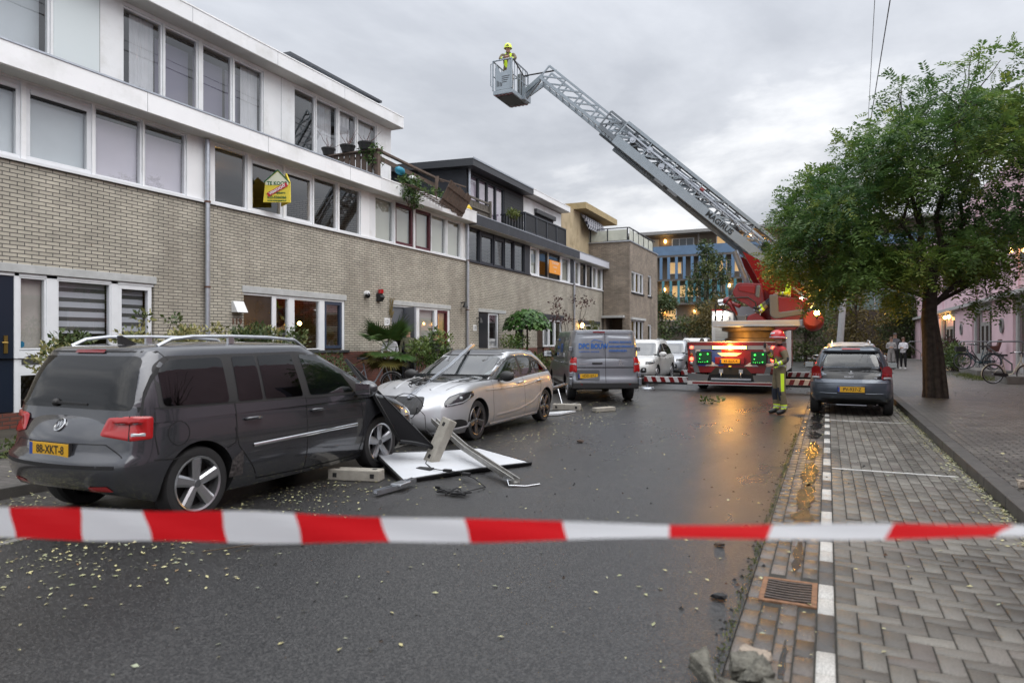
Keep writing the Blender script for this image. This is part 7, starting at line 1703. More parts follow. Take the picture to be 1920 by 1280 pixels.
# raised stone steps with steel handrails
stone = M('step_stone', (.17, .165, .155), .8, var=.2, vs=4)
for k, (ya, yb, lab) in enumerate(((29.0, 30.9, 'stone step with white bicycle in front at the right edge'), (34.3, 38.5, 'low stone platform under the bicycle with the child seat'))):
    mb = MB(); mb.box(5.7, 6.99, ya, yb, .12, .40); tag(mb.build('stone_step', stone, bevel=.02), lab, 'step')
for (y, lab) in ((32.0, 'steel handrail beside the right-hand pink door'), (38.2, 'steel handrail left of the child-seat bicycle'), (60.5, 'steel handrail by the farthest pink house')):
    mb = MB(); mb.tube([(6.85, y, .12), (6.85, y, 1.55), (6.75, y, 1.62), (5.75, y, 1.62), (5.62, y, 1.5), (5.7, y, 1.38), (6.45, y, .75), (6.45, y, .12)], .028, 8); tag(mb.build('handrail', M('handrail_steel', (.24, .25, .27), .4, metal=.7), smooth=40), lab, 'handrail')
# ------------------------------------------------------------------ bicycles
def bicycle(label, loc, rz, col, r=.345, seatcol=black, child=False, basket=False, guard=None, grip=None, lean=0):
    t = thing('bicycle', label, 'bicycle', loc, 0); t.rotation_euler = (R(lean), 0, rz)
    inv = Matrix.Identity(4); f = M('bike_paint_' + col[0], col[1], .35, metal=.2, coat=.5)
    for x in (0, 1.08):
        w = MB(); w.M = Matrix.Translation((x, 0, r)) @ Matrix.Rotation(R(90), 4, 'X')
        n = 36; w.tube([(math.cos(2 * math.pi * i / n) * (r - .018), math.sin(2 * math.pi * i / n) * (r - .018), 0) for i in range(n + 1)], .019, 8); wh = w.build('wheel', tyre, t, local=True, smooth=True)
        s = MB(); s.M = w.M; s.tube([(math.cos(2 * math.pi * i / n) * (r - .042), math.sin(2 * math.pi * i / n) * (r - .042), 0) for i in range(n + 1)], .008, 6)
        for i in range(18): a = 2 * math.pi * i / 18; s.bar((0, 0, .02 * (1 if i % 2 else -1)), (math.cos(a) * (r - .04), math.sin(a) * (r - .04), 0), .0035)
        s.tube([(0, 0, -.04), (0, 0, .04)], .022, 10); s.build('spokes', M('spoke_steel', (.4, .41, .43), .3, metal=.9), wh, local=True)
        g = MB(); a0, a1 = (R(10), R(200)) if x == 0 else (R(40), R(170))
        g.tube([(x + math.cos(a0 + (a1 - a0) * i / 14) * (r + .02), 0, r + math.sin(a0 + (a1 - a0) * i / 14) * (r + .02)) for i in range(15)], .016, 6); g.build('mudguard', guard or f, t, local=True, smooth=True)
    m = MB(); hd = Vector((.90, 0, .92)); st = Vector((.30, 0, .86)); bb = Vector((.42, 0, .30))
    m.tube([(0, 0, r), bb], .013, 8).tube([bb, st], .016, 8).tube([(0, 0, r), (.33, 0, .72)], .010, 8).tube([bb, (.62, 0, .36), (.86, 0, .78)], .021, 8).tube([(.86, 0, .76), hd, (.89, 0, 1.02)], .018, 8).tube([(.88, 0, .84), (1.0, 0, .5), (1.08, 0, r)], .014, 8)
    m.build('frame', f, t, local=True, smooth=40)
    h = MB(); h.tube([(.89, 0, 1.0), (.90, 0, 1.1), (.92, .12, 1.13), (.84, .26, 1.12), (.70, .29, 1.08)], .012, 8).tube([(.90, 0, 1.1), (.92, -.12, 1.13), (.84, -.26, 1.12), (.70, -.29, 1.08)], .012, 8); h = h.build('handlebar', chrome, t, local=True, smooth=40)
    for s_ in (1, -1): MB().tube([(.80, s_ * .275, 1.11), (.68, s_ * .29, 1.075)], .022, 8).build('grip', grip or black, h, local=True, smooth=40)
    s = MB(); s.prism(rounded([(-.02, -.02), (.02, -.10), (.20, -.10), (.32, -.03), (.32, .03), (.20, .10), (.02, .10), (-.02, .02)][::-1], .03), lambda x, y: (.44 - x, y, .98), lambda x, y: (.44 - x, y * .8, 1.04)); s.tube([st, (.28, 0, .98)], .013, 8); s.build('saddle', seatcol, t, local=True, bevel=.01)
    c = MB(); c.prism(rounded([(.02, r - .05), (.02, r + .05), (.44, .37), (.48, .30), (.44, .23)], .03), lambda x, z: (x, -.045, z), lambda x, z: (x, -.02, z)); c.tube([bb + Vector((0, -.06, 0)), bb + Vector((.08, -.06, -.16))], .009, 6); c.tube([bb + Vector((0, .06, 0)), bb + Vector((-.08, .06, .16))], .009, 6); c.build('chain_case', black, t, local=True)
    k = MB(); k.bar((-.22, 0, .74), (.30, 0, .74), .11, .012).tube([(-.2, .05, .74), (0, .05, r)], .006, 6).tube([(-.2, -.05, .74), (0, -.05, r)], .006, 6); k.build('carrier', trimblk, t, local=True)
    if child:
        q = MB(); q.prism(rounded([(-.22, .78), (.10, .78), (.10, .88), (-.16, .9), (-.26, 1.32), (-.36, 1.30)], .05), lambda x, z: (x, -.17, z), lambda x, z: (x, .17, z)); q.prism([(-.2, .85), (.1, .85), (.02, 1.0), (-.2, 1.05)], lambda x, z: (x, -.19, z), lambda x, z: (x, -.17, z)); q.prism([(-.2, .85), (.1, .85), (.02, 1.0), (-.2, 1.05)], lambda x, z: (x, .17, z), lambda x, z: (x, .19, z)); q.build('child_seat', M('brown_seat', (.10, .035, .028), .6), t, local=True, bevel=.015)
    if basket:
        q = MB(); q.box(.98, 1.34, -.2, .2, .78, 1.0); q.build('crate', M('crate_black', (.015, .015, .016), .6), t, local=True, bevel=.01)
    return t
bicycle('cream white bicycle standing across the pavement at the right edge', (5.30, 29.05, .125), R(14), ('cream', (.55, .50, .38)))
bicycle('dark teal bicycle with brown child seat and black crate in front of the pink wall', (6.42, 35.4, .40), R(182), ('teal', (.03, .09, .12)), child=True, basket=True)
bicycle('black bicycle parked behind the child-seat bicycle', (6.72, 36.2, .40), R(176), ('black', (.015, .016, .018)))
bicycle('pale blue bicycle with turquoise grips in front of the palm', (-11.95, 15.3, .14), R(38), ('pale', (.35, .40, .47)), r=.31, grip=M('turquoise_grip', (.02, .28, .30), .5), guard=M('guard_white', (.5, .52, .55), .4))
# ------------------------------------------------------------------ end of the street: mast, wires, bins, retaining wall
t = thing('utility_mast', 'tall leaning grey concrete mast carrying two wires, behind the tree', 'mast', (.70, 55.5, 0))
mb = MB(); mtop = Vector((2.6, 55.9, 16.3)); mb.tube([(.70, 55.5, 0), (1.2, 55.6, 7), mtop], [.25, .2, .12], 14); mb.build('pole', M('mast_concrete', (.36, .36, .37), .7, var=.1), t, smooth=40)
mb = MB(); mb.tube([mtop, (1.85, 33.5, 16.4), (.95, 6, 16.5)], .014, 6); mb.build('wire', black, t)
mb = MB(); pts = [mtop - Vector((0, 0, .2)), Vector((2.44, 33.7, 16.3)), Vector((2.25, 6, 16.5))]; mb.tube(pts, .024, 6); mb.build('cable', black, t)
t = thing('waste_container', 'cream waste container lit by amber light on the far kerb', 'container', (2.0, 57.4, 0))
mb = MB(); mb.prism(rounded([(-.62, .0), (.62, 0), (.58, 1.25), (.45, 1.42), (-.45, 1.42), (-.58, 1.25)], .12), lambda x, z: (2.0 + x, 57, z), lambda x, z: (2.0 + x, 57.9, z)); mb.build('body', M('cream_container', (.62, .50, .28), .5, var=.15, vs=3), t, bevel=.03)
MB().box(1.75, 2.25, 56.96, 57.0, 1.0, 1.22).build('hatch', fgrey, t)
mb = MB(); mb.tube([(2.0, 56.3, 0), (2.0, 56.3, .95)], .13, 12); b_ = thing('bollard', 'dark bollard with orange top in front of the cream container', 'bollard', (2.0, 56.3, 0)); mb.build('post', trimblk, b_, smooth=40); MB().tube([(2.0, 56.3, .78), (2.0, 56.3, .88)], .135, 12).build('band', M('orange_band', (.5, .15, .02), .5), b_)
mb = MB(); mb.box(-4, 6.9, 62.2, 62.6, 0, .14); tag(mb.build('kerb.002', kerbm), kind='structure')
sheet('far_pavement', -40, 30, 62.6, 70, .12, M('far_paving', (.13, .125, .12), .6, var=.2, vs=1))
rw = brickmat('old_wall_brick', (.10, .075, .055), (.07, .05, .04), (.04, .035, .03), .5, .15, .012, var=.35, vs=.6)
mb = MB(); mb.box(-2, 40, 73, 73.6, 0, 4.6); tag(mb.build('retaining_wall', rw), 'brown overgrown wall behind the group of three people', 'wall')
mb = MB()
for x in range(-2, 30, 2): mb.box(x, x + .1, 73.2, 73.3, 4.62, 6.6)
mb.box(-2, 30, 73.21, 73.29, 6.5, 6.6); f_ = thing('screen_fence', 'greenish glass screen fence on top of the brown wall', 'fence', (10, 73.25, 4.6)); mb.build('posts', galv, f_); MB().box(-2, 30, 73.24, 73.26, 4.65, 6.48).build('screen', M('green_screen', (.16, .22, .21), .3), f_)

# ------------------------------------------------------------------ trees and plants
bark = M('bark', (.05, .037, .028), .9, var=.4, vs=9, bump=1.0, bs=14)
def crown_leaflets(name, C, n_spray, mat, parent, spray=.30, leaflet=.055, pairs=6, droop=.15, jitter=.55, tint=(0, 1), seed=1, wide=.38):
    """pinnate sprays spread around cluster centres C (x,y,z,r)"""
    g = np.random.default_rng(seed); C = np.asarray(C, float); p = C[:, 3] ** 2; k = g.choice(len(C), n_spray, p=p / p.sum())
    d = unit(g.normal(size=(n_spray, 3))); rr = C[k, 3] * g.uniform(.25, 1.0, n_spray) ** .6
    P = C[k, :3] + d * rr[:, None] * np.array([1, 1, .75])
    D = unit(d * [1, 1, .6] + g.normal(0, jitter, (n_spray, 3)) + [0, 0, -droop]); up = unit(np.array([0, 0, 1.]) + g.normal(0, .35, (n_spray, 3)))
    X = unit(np.cross(D, up)); N = np.cross(X, D); L = spray * g.uniform(.6, 1.3, n_spray)
    ct = g.uniform(0, 1, len(C)); ts = np.clip(.6 * ct[k] + .4 * g.uniform(0, 1, n_spray), 0, 1) * (tint[1] - tint[0]) + tint[0]
    Ps, Ds, Ns, Ls, Ts = [], [], [], [], []
    for i in range(1, pairs + 1):
        f = i / pairs; base = P + D * (L * f)[:, None] + np.array([0, 0, -1]) * (L * .25 * f * f)[:, None]
        for s in (1, -1):
            Ps.append(base); Ds.append(unit(X * s + D * .55 + g.normal(0, .18, (n_spray, 3)))); Ns.append(N + g.normal(0, .3, (n_spray, 3))); Ls.append(leaflet * (1.15 - .35 * abs(f - .5)) * g.uniform(.8, 1.2, n_spray)); Ts.append(ts)
    Ls = np.concatenate(Ls); V, F = leaf_quads(np.concatenate(Ps), np.concatenate(Ds), np.concatenate(Ns), Ls, Ls * wide); return leaves(name, V, F, np.concatenate(Ts), mat, parent)
def clumps(name, C, n, mat, parent, ln=.08, wd=.5, up=.3, seed=2, tint=(0, 1), squash=.8, surface=.5):
    g = np.random.default_rng(seed); C = np.asarray(C, float); p = C[:, 3] ** 2; k = g.choice(len(C), n, p=p / p.sum()); d = unit(g.normal(size=(n, 3)))
    P = C[k, :3] + d * (C[k, 3] * g.uniform(0, 1, n) ** surface)[:, None] * [1, 1, squash]; D = unit(d + g.normal(0, .7, (n, 3)) + [0, 0, up]); N = unit(g.normal(0, .6, (n, 3)) + [0, 0, .8] + d)
    L = ln * g.uniform(.6, 1.4, n); V, F = leaf_quads(P, D, N, L, L * wd); ct = g.uniform(0, 1, len(C)); T = np.clip(.55 * ct[k] + .45 * g.uniform(0, 1, n), 0, 1) * (tint[1] - tint[0]) + tint[0]
    return leaves(name, V, F, T, mat, parent)
def limb(mb, a, b, r0, r1, wob=.1, n=6, seed=0):
    rn = random.Random(seed); a, b = Vector(a), Vector(b); pts = []; L = (b - a).length
    for i in range(n + 1):
        t = i / n; p = a.lerp(b, t); 
        if 0 < i < n: p += Vector((rn.uniform(-1, 1), rn.uniform(-1, 1), rn.uniform(-.5, .5))) * wob * L * .3
        pts.append(p)
    mb.tube(pts, [lerp(r0, r1, i / n) for i in range(n + 1)], 8); return pts
# ---- the big tree on the right pavement
TRX, TRY = 2.62, 21.3
TR = thing('street_tree', 'large leafy green tree with lower leaves tinted as if amber-lit on the right pavement', 'tree', (TRX, TRY, .12))
mb = MB(); A0 = Vector((TRX, TRY, .1))
mb.tube([A0, A0 + Vector((-.03, 0, .35)), A0 + Vector((-.10, 0, 1.2)), A0 + Vector((-.16, 0, 2.1)), A0 + Vector((-.12, .05, 2.9))], [.25, .23, .205, .185, .17], 16)
for k in range(7): a = k * .9 + .3; mb.tube([A0 + Vector((math.cos(a) * .26, math.sin(a) * .26, -.02)), A0 + Vector((math.cos(a) * .22, math.sin(a) * .22, .25)), A0 + Vector((math.cos(a + .1) * .17 - .06, math.sin(a + .1) * .17, 1.2)), A0 + Vector((math.cos(a + .2) * .12 - .14, math.sin(a + .2) * .12, 2.2))], [.07, .085, .085, .06], 8)
mb.build('trunk', bark, TR, smooth=60)
rr_ = np.array([math.cos(TH), math.sin(TH), 0]); ff_ = np.array([-math.sin(TH), math.cos(TH), 0])
g_ = random.Random(21); CL = []; top = Vector((TRX - .12, TRY + .05, 3.0))
# crown envelope in its own frame: lateral u (m, from the trunk), height z, depth v
env = [(-4.3, 4.0, 5.2), (-3.6, 3.5, 6.0), (-3.1, 2.85, 6.4), (-2.7, 2.75, 6.8), (-1.8, 3.05, 7.3), (-.9, 2.9, 8.1), (0, 2.9, 8.7), (.7, 3.1, 9.0), (1.6, 3.4, 9.15), (2.6, 3.5, 9.1), (3.6, 3.6, 8.8), (4.6, 4.0, 7.6)]
def envz(u): return interp([(a, b) for a, b, c in env], u), interp([(a, c) for a, b, c in env], u)
while len(CL) < 165:
    u = g_.uniform(-3.75, 4.4); lo, hi = envz(u); z = g_.uniform(lo + .25, hi - .35); q = (z - (lo + hi) / 2) / ((hi - lo) / 2); dm = 3.0 * math.sqrt(max(.04, 1 - .8 * q * q - .6 * (u / 4.6) ** 2)); v = g_.uniform(-dm, dm)
    p = np.array([TRX, TRY, 0]) + rr_ * u + ff_ * v; CL.append((p[0], p[1], z, g_.uniform(.38, .70)))
for u, z, r in ((-3.8, 4.7, .4), (-3.95, 4.2, .35), (-2.35, 6.9, .32), (-2.2, 7.2, .25), (-1.0, 8.25, .33), (-.9, 8.55, .22), (.75, 8.95, .32), (.95, 9.3, .22), (1.2, 9.5, .18), (-3.3, 5.9, .35), (-.2, 8.6, .3), (-3.15, 2.85, .35), (-2.75, 2.9, .4), (-1.0, 2.8, .35), (1.4, 2.75, .4), (2.2, 2.9, .35)):
    p = np.array([TRX, TRY, 0]) + rr_ * u; CL.append((p[0], p[1], z, r))
mb = MB()
limbs = [(-2.6, .4, 4.6, .11), (-1.5, -.6, 6.2, .10), (-.6, .5, 7.2, .12), (.5, -.4, 7.6, .12), (1.7, .3, 7.4, .11), (2.6, -.8, 5.6, .10), (.3, 1.6, 6.2, .09), (-3.4, -.5, 3.9, .08), (3.2, .8, 4.6, .08)]
ends = []
for i, (u, v, z, r) in enumerate(limbs):
    p = np.array([TRX, TRY, 0]) + rr_ * u + ff_ * v; pts = limb(mb, top - Vector((0, 0, .25 * (i % 3))), (p[0], p[1], z), r * .75, .025, .14, 7, i); ends += pts[3:]
for i, c in enumerate(CL):
    e_ = min(ends, key=lambda q: (q - Vector(c[:3])).length); limb(mb, e_, c[:3], .022, .008, .1, 4, i)
mb.build('limbs', M('limb_bark', (.05, .038, .03), .9, var=.3), TR, smooth=60)
lm = leafmat('robinia_leaf', [(0, (.035, .085, .035)), (.35, (.075, .145, .04)), (.65, (.13, .21, .045)), (.85, (.23, .27, .05)), (1, (.36, .28, .04))], rough=.42, trans=.38)
hi_ = [c for c in CL if c[2] > 3.9]; lo_ = [c for c in CL if c[2] <= 3.9]
crown_leaflets('crown', hi_, 7900, lm, TR, .40, .115, 6, seed=5, tint=(0, .86)); crown_leaflets('crown', lo_, 2500, lm, TR, .40, .115, 6, seed=6, tint=(.35, 1))  # low clusters tinted yellower to stand for amber light on them
# ---- bare pollarded trees beyond the right edge, mirrored in the house windows
for k, (x, y) in enumerate(((5.0, 5.0), (5.2, 10.6))):
    t = thing('bare_tree', 'bare pollarded street tree mirrored in the house windows, %s' % ('nearer one', 'farther one')[k], 'tree', (x, y, .12)); mb = MB(); limb(mb, (x, y, .1), (x, y + .1, 3.2), .2, .16, .05, 6, k); mb.build('trunk', bark, t, smooth=60); mb = MB(); rn = random.Random(k)
    for i in range(9):
        a = i * .7; e = Vector((x + math.cos(a) * 1.0, y + math.sin(a) * 1.0, 4.3 + rn.uniform(-.4, .8))); limb(mb, (x, y + .1, 3.1), e, .11, .07, .2, 5, i)
        for j in range(9): limb(mb, e, e + Vector((rn.uniform(-.9, .9) + math.cos(a) * .7, rn.uniform(-.9, .9) + math.sin(a) * .7, rn.uniform(.8, 2.6))), .022, .006, .15, 4, i * 20 + j)
    mb.build('branches', M('limb_bark', (.05, .038, .03), .9), t)
# ---- far trees in front of the flat
gm1 = leafmat('birch_leaf', [(0, (.03, .05, .022)), (.5, (.06, .09, .032)), (1, (.13, .14, .04))], trans=.25); gm2 = leafmat('willow_leaf', [(0, (.045, .055, .018)), (.5, (.09, .10, .032)), (1, (.16, .15, .045))], trans=.3); gm3 = leafmat('autumn_leaf', [(0, (.05, .045, .018)), (.5, (.12, .095, .03)), (1, (.22, .16, .045))], trans=.25)
def far_tree(name, label, x, y, h, w, mat, seed, z0=.5, n=5000, ln=.30, grp='trees before the gallery flat'):
    t = thing(name, label, 'tree', (x, y, 0), group=grp); rn = random.Random(seed); mb = MB(); pts = limb(mb, (x, y, 0), (x, y, h * .85), .16, .03, .05, 7, seed); C = []
    for i in range(46):
        f = rn.uniform(0, 1) ** .8; zz_ = z0 + (h - z0) * f; wr_ = w * (math.sin(math.pi * (.18 + .78 * f)) ** .8) * rn.uniform(.3, 1); a = rn.uniform(0, 6.28); C.append((x + math.cos(a) * wr_, y + math.sin(a) * wr_ * .7, zz_, rn.uniform(.14, .26) * w + .25)); 
        if i % 3 == 0: limb(mb, (x, y, max(.3, zz_ * .75)), C[-1][:3], .04, .015, .1, 4, i)
    mb.build('trunk', M('limb_bark', (.05, .038, .03), .9), t, smooth=60); clumps('crown', C, n, mat, t, ln, .45, -.1, seed, squash=.9, surface=.6)
far_tree('birch_tree', 'slender dark birch before the left end of the gallery flat', -10.3, 66, 10.6, 2.3, gm1, 31)
far_tree('willow_tree', 'olive willow before the middle of the gallery flat', -4.2, 64, 9.6, 3.4, gm2, 32, n=7000)
for k, (x, y, h, w, mt, lab) in enumerate(((-13.2, 60, 5.5, 2.6, gm1, 'dark green bush at the corner of the brick corner house'), (-8.6, 60, 5.2, 2.6, gm3, 'brown autumn bush right of the slender birch'), (-5.6, 59, 4.6, 2.5, gm3, 'brown green bush behind the heads of the two bystanders'), (-1.6, 60, 5.0, 2.6, gm1, 'dark bush behind the red ladder base'), (2.3, 68, 6.2, 3.0, gm3, 'brown bush behind the cream container'), (6.2, 70.5, 4.8, 2.6, gm1, 'ivy bush at the foot of the brown wall'), (8.6, 71, 6.8, 3.2, gm1, 'dark ivy bush behind the three people'))): far_tree('bush', lab, x, y, h, w, mt, 40 + k, .1, 4200, .26, 'bushes at the end of the street')
# ---- front gardens on the left
def bush(name, label, C, n, mat, ln, wd=.5, seed=3, up=.4, base=.12, cat='shrub', **k):
    x, y = C[0][0], C[0][1]; t = thing(name, label, cat, (x, y, base)); clumps('foliage', C, n, mat, t, ln, wd, up, seed, **k)
    mb = MB()
    for i, c in enumerate(C): limb(mb, (lerp(x, c[0], .3), lerp(y, c[1], .6), base if base < 1 else max(base, c[2] - .35)), (c[0], c[1], c[2]), .018, .006, .12, 4, i)
    mb.build('stems', M('limb_bark', (.05, .038, .03), .9), t); return t
g_ = random.Random(3)
holly = leafmat('variegated_leaf', [(0, (.03, .055, .02)), (.45, (.07, .10, .03)), (.7, (.30, .28, .12)), (1, (.42, .38, .17))], trans=.15)
bush('variegated_hedge', 'cream and green variegated shrub behind the grey people carrier', [(-10.6 + g_.uniform(-.35, .35), 6.5 + 3.2 * i / 22, g_.uniform(.9, 1.72), .32) for i in range(34)] + [(-10.6, 7.95, 2.02, .16), (-10.6, 8.5, 2.0, .14), (-10.5, 9.4, 1.8, .2)], 8500, holly, .085, .5, 7)
bamb = leafmat('bamboo_leaf', [(0, (.05, .08, .02)), (.6, (.11, .14, .035)), (1, (.22, .22, .07))], trans=.3)
bush('bamboo', 'thin bamboo clump in front of the dark door of number 119', [(-12.0 + g_.uniform(-.2, .2), 11.8 + g_.uniform(-.1, 1.1), g_.uniform(.9, 2.1), .28) for i in range(9)], 800, bamb, .15, .13, 8, .2)
bush('shrub', 'dark shrub between the bamboo and the palm behind the people carrier', [(-11.4 + g_.uniform(-.3, .3), 12.3 + i * .24, g_.uniform(.6, 1.15), .28) for i in range(10)], 1500, gm1, .08, .5, 18)
laurel = leafmat('laurel_leaf', [(0, (.035, .07, .018)), (.5, (.07, .12, .028)), (1, (.18, .22, .06))], rough=.35, trans=.2)
bush('laurel_bush', 'bright green laurel bush right of the palm before number 121', [(-11.2 + g_.uniform(-.5, .4), 17.3 + 2.7 * g_.random(), g_.uniform(.7, 1.85), .32) for i in range(22)], 2600, laurel, .13, .38, 9, .6)
bush('shrub', 'leafy shrub before the anthracite front door', [(-11.4 + g_.uniform(-.4, .4), 23.6 + 1.9 * g_.random(), g_.uniform(.6, 1.75), .32) for i in range(14)], 2000, laurel, .10, .5, 10, .3, tint=(0, .8))
bush('shrub', 'green shrub between the silver hatchback and the van', [(-11.0 + g_.uniform(-.4, .4), 25.6 + 3.4 * g_.random(), g_.uniform(.4, 1.15), .34) for i in range(16)], 2000, bamb, .11, .4, 11, .3, tint=(0, .7))
bush('conifer_bush', 'small dark conifer bush beside the lit wall lamp', [(-12.0, 36.6 + .7 * math.cos(i), 1.6 + .13 * i, .42 - .03 * i) for i in range(9)], 1500, gm1, .12, .3, 12, .5)
bush('shrub', 'low weeds and ivy at the foot of the wall beside the front door', [(-9.9 + g_.uniform(-.3, .3), 4.6 + 2.3 * g_.random(), .2, .2) for i in range(12)], 900, gm1, .07, .5, 13)
# standard tree with big drooping leaves
t = thing('broadleaf_tree', 'small standard tree with a dome of big drooping green leaves', 'tree', (-11.2, 25.7, .14)); mb = MB(); limb(mb, (-11.2, 25.7, .1), (-11.2, 25.7, 2.2), .05, .04, .04, 5, 2); mb.build('trunk', bark, t)
cat_ = leafmat('catalpa_leaf', [(0, (.03, .085, .02)), (.6, (.06, .14, .03)), (1, (.10, .19, .05))], rough=.4, trans=.25); n = 620; d = rdir(n, .25); d[:, 2] = np.abs(d[:, 2]) * 1.1 - .25; rad_ = rng.uniform(.55, 1, n) ** .5
P = np.array([-11.2, 25.7, 2.35]) + d * rad_[:, None] * [.92, .92, .78]; D = unit(d * [1, 1, .2] + [0, 0, -.75] + rng.normal(0, .2, (n, 3))); V, F = leaf_quads(P, D, d + [0, 0, .3], rng.uniform(.16, .27, n), rng.uniform(.14, .21, n)); leaves('crown', V, F, rng.uniform(0, 1, n), cat_, t)
# sparse dark red tree
t = thing('sparse_tree', 'sparse small tree with few dark red leaves in front of the orange sign house', 'tree', (-11.2, 30.6, .14)); mb = MB(); rn = random.Random(5); C = []
for i in range(9):
    a = i * .75; e = Vector((-11.2 + math.cos(a) * rn.uniform(.3, 1.0), 30.6 + math.sin(a) * rn.uniform(.5, 1.5), rn.uniform(2.5, 3.7))); limb(mb, (-11.2 + .1 * math.cos(a), 30.6, .1), e, .035, .01, .12, 6, i); C.append((*e, .32))
mb.build('trunk', M('grey_bark', (.13, .115, .10), .9), t); clumps('crown', C, 420, leafmat('plum_leaf', [(0, (.03, .012, .012)), (1, (.09, .035, .03))]), t, .12, .5, 0, 14)
# fan palm
t = thing('fan_palm', 'fan palm with spiky green fronds beside the blue bicycle', 'palm', (-11.3, 16.0, .14)); mb = MB(); limb(mb, (-11.3, 16.0, .1), (-11.3, 16.0, 1.35), .11, .10, .02, 5, 1); mb.build('trunk', M('palm_fibre', (.09, .055, .03), .95, var=.4, vs=30, bump=1, bs=40), t)
Pp, Dd, Nn, Ll, Ww, Tt = [], [], [], [], [], []; mb = MB()
for i in range(19):
    a = i * 2.4; el = rng.uniform(-.9, 1.1) if i > 7 else rng.uniform(.4, 1.3); dr = np.array([math.cos(a) * math.cos(el), math.sin(a) * math.cos(el), math.sin(el)]); b0 = np.array([-11.3, 16.0, 1.45]); tip = b0 + dr * rng.uniform(.35, .6); mb.tube([b0, tip], .008, 5)
    x = unit(np.cross(dr, [0, 0, 1.])[None])[0]; nn = np.cross(x, dr)
    for k in range(24):
        q = (k / 23 - .5) * 3.6; Pp.append(tip); Dd.append(dr * math.cos(q) + x * math.sin(q) + nn * .12 - np.array([0, 0, .10])); Nn.append(nn); Ll.append(rng.uniform(.42, .62)); Ww.append(.06); Tt.append(.15 if el < -.3 and i % 3 == 0 else rng.uniform(.4, 1))
mb.build('stalks', M('palm_stalk', (.06, .09, .03), .6), t)
V, F = leaf_quads(np.array(Pp), np.array(Dd), np.array(Nn), Ll, Ww); leaves('fronds', V, F, Tt, leafmat('palm_leaf', [(0, (.16, .10, .03)), (.3, (.06, .09, .02)), (1, (.035, .085, .02))], rough=.4, trans=.15), t)
# hedges and plants on the right pavement
bush('shrub', 'round yellow green shrub right of the tree trunk', [(5.6 + g_.uniform(-.5, .5), 39.5 + 2.6 * g_.random(), g_.uniform(.4, 1.5), .4) for i in range(18)], 2600, laurel, .12, .45, 15, .3)
bush('shrub', 'dark red leaved shrub behind the yellow green one', [(6.2, 42.5 + .7 * i, 1.0 + .15 * i, .45) for i in range(5)], 900, leafmat('plum_leaf', [(0, (.03, .012, .012)), (1, (.09, .035, .03))]), .12, .5, 16)
mb = MB(); mb.box(5.6, 6.9, 47.5, 50, .12, .55); tag(mb.build('planter', stone, bevel=.02), 'low stone planter before the farthest doors', 'planter'); bush('shrub', 'low green plants in the stone planter', [(6.2 + g_.uniform(-.4, .4), 47.8 + 2 * g_.random(), .65, .3) for i in range(8)], 700, laurel, .1, .5, 17)
P = np.array([(5.55 + random.gauss(0, .3), random.uniform(30.8, 36.5), .12) for _ in range(1600)]); V, F = leaf_quads(P, rdir(1600, 1.4), rdir(1600), rng.uniform(.08, .2, 1600), rng.uniform(.008, .016, 1600)); tag(leaves('grass', V, F, rng.uniform(0, 1, 1600), bamb), 'grass tufts along the stone platform by the bicycles', 'grass', kind='stuff')

# ------------------------------------------------------------------ signs and small things on the houses
t = thing('sale_sign', 'yellow house-shaped sold sign TE KOOP sticking out from the window', 'sign', (-12.3, 12.75, 5.3), group=None)
ex = Vector((.58, .30, 0)).normalized(); o_ = Vector((-12.53, 12.60, 5.02)); w_ = .64
def SP(u, z, d=0): return o_ + ex * u + Vector((0, 0, z)) + Vector((ex.y, -ex.x, 0)) * d
sy_ = M('sign_yellow', (.68, .55, .05), .5, var=.1, vs=3); sgr = M('sign_green', (.01, .10, .03), .5); swh = M('sign_pale', (.62, .64, .50), .5)
mb = MB(); mb.prism([(0, 0), (w_, 0), (w_ * .96, .50), (w_ * .55, .77), (w_ * .08, .50)], lambda u, z: SP(u, z, -.012), lambda u, z: SP(u, z, .012)); bd = mb.build('board', sy_, t)
mb = MB(); mb.prism([(w_ * .09, .42), (w_ * .95, .42), (w_ * .95, .50), (w_ * .55, .75), (w_ * .09, .50)], lambda u, z: SP(u, z, .013), lambda u, z: SP(u, z, .016)); mb.build('pale_top', swh, bd)
mb = MB(); mb.bar(SP(w_ * .04, .49, .0), SP(w_ * .55, .79, .0), .05, .025); mb.bar(SP(w_ * .55, .79, .0), SP(w_ * .99, .49, .0), .05, .025); mb.build('green_ridge', sgr, bd)
nrm = Vector((ex.y, -ex.x, 0))
def stext(s, size, u, z, m, rot=0, d=.018, sq=1, bold=.002): text(s, size, m, bd, frame(SP(u, z, d), ex, (0, 0, 1)) @ Matrix.Rotation(rot, 4, 'Z'), local=False, squeeze=sq, bold=bold)
stext('TE KOOP', .12, w_ * .52, .46, sgr, sq=.95, bold=.004); stext('Overspaern', .085, w_ * .52, .235, sgr); stext('023-5366366', .09, w_ * .52, .12, sgr, sq=.95, bold=.003); stext('www.overspaern.nl', .058, w_ * .52, .045, sgr)
mb = MB(); mb.M = frame(SP(w_ * .54, .31, .022), ex, (0, 0, 1)) @ Matrix.Rotation(R(30), 4, 'Z'); mb.box(-.27, .27, -.05, .05, 0, .004); rb = mb.build('sold_band', M('sign_red', (.45, .01, .02), .5), bd)
text('VERKOCHT', .085, white, rb, frame(SP(w_ * .54, .31, .028), ex, (0, 0, 1)) @ Matrix.Rotation(R(30), 4, 'Z'), local=False, bold=.003)
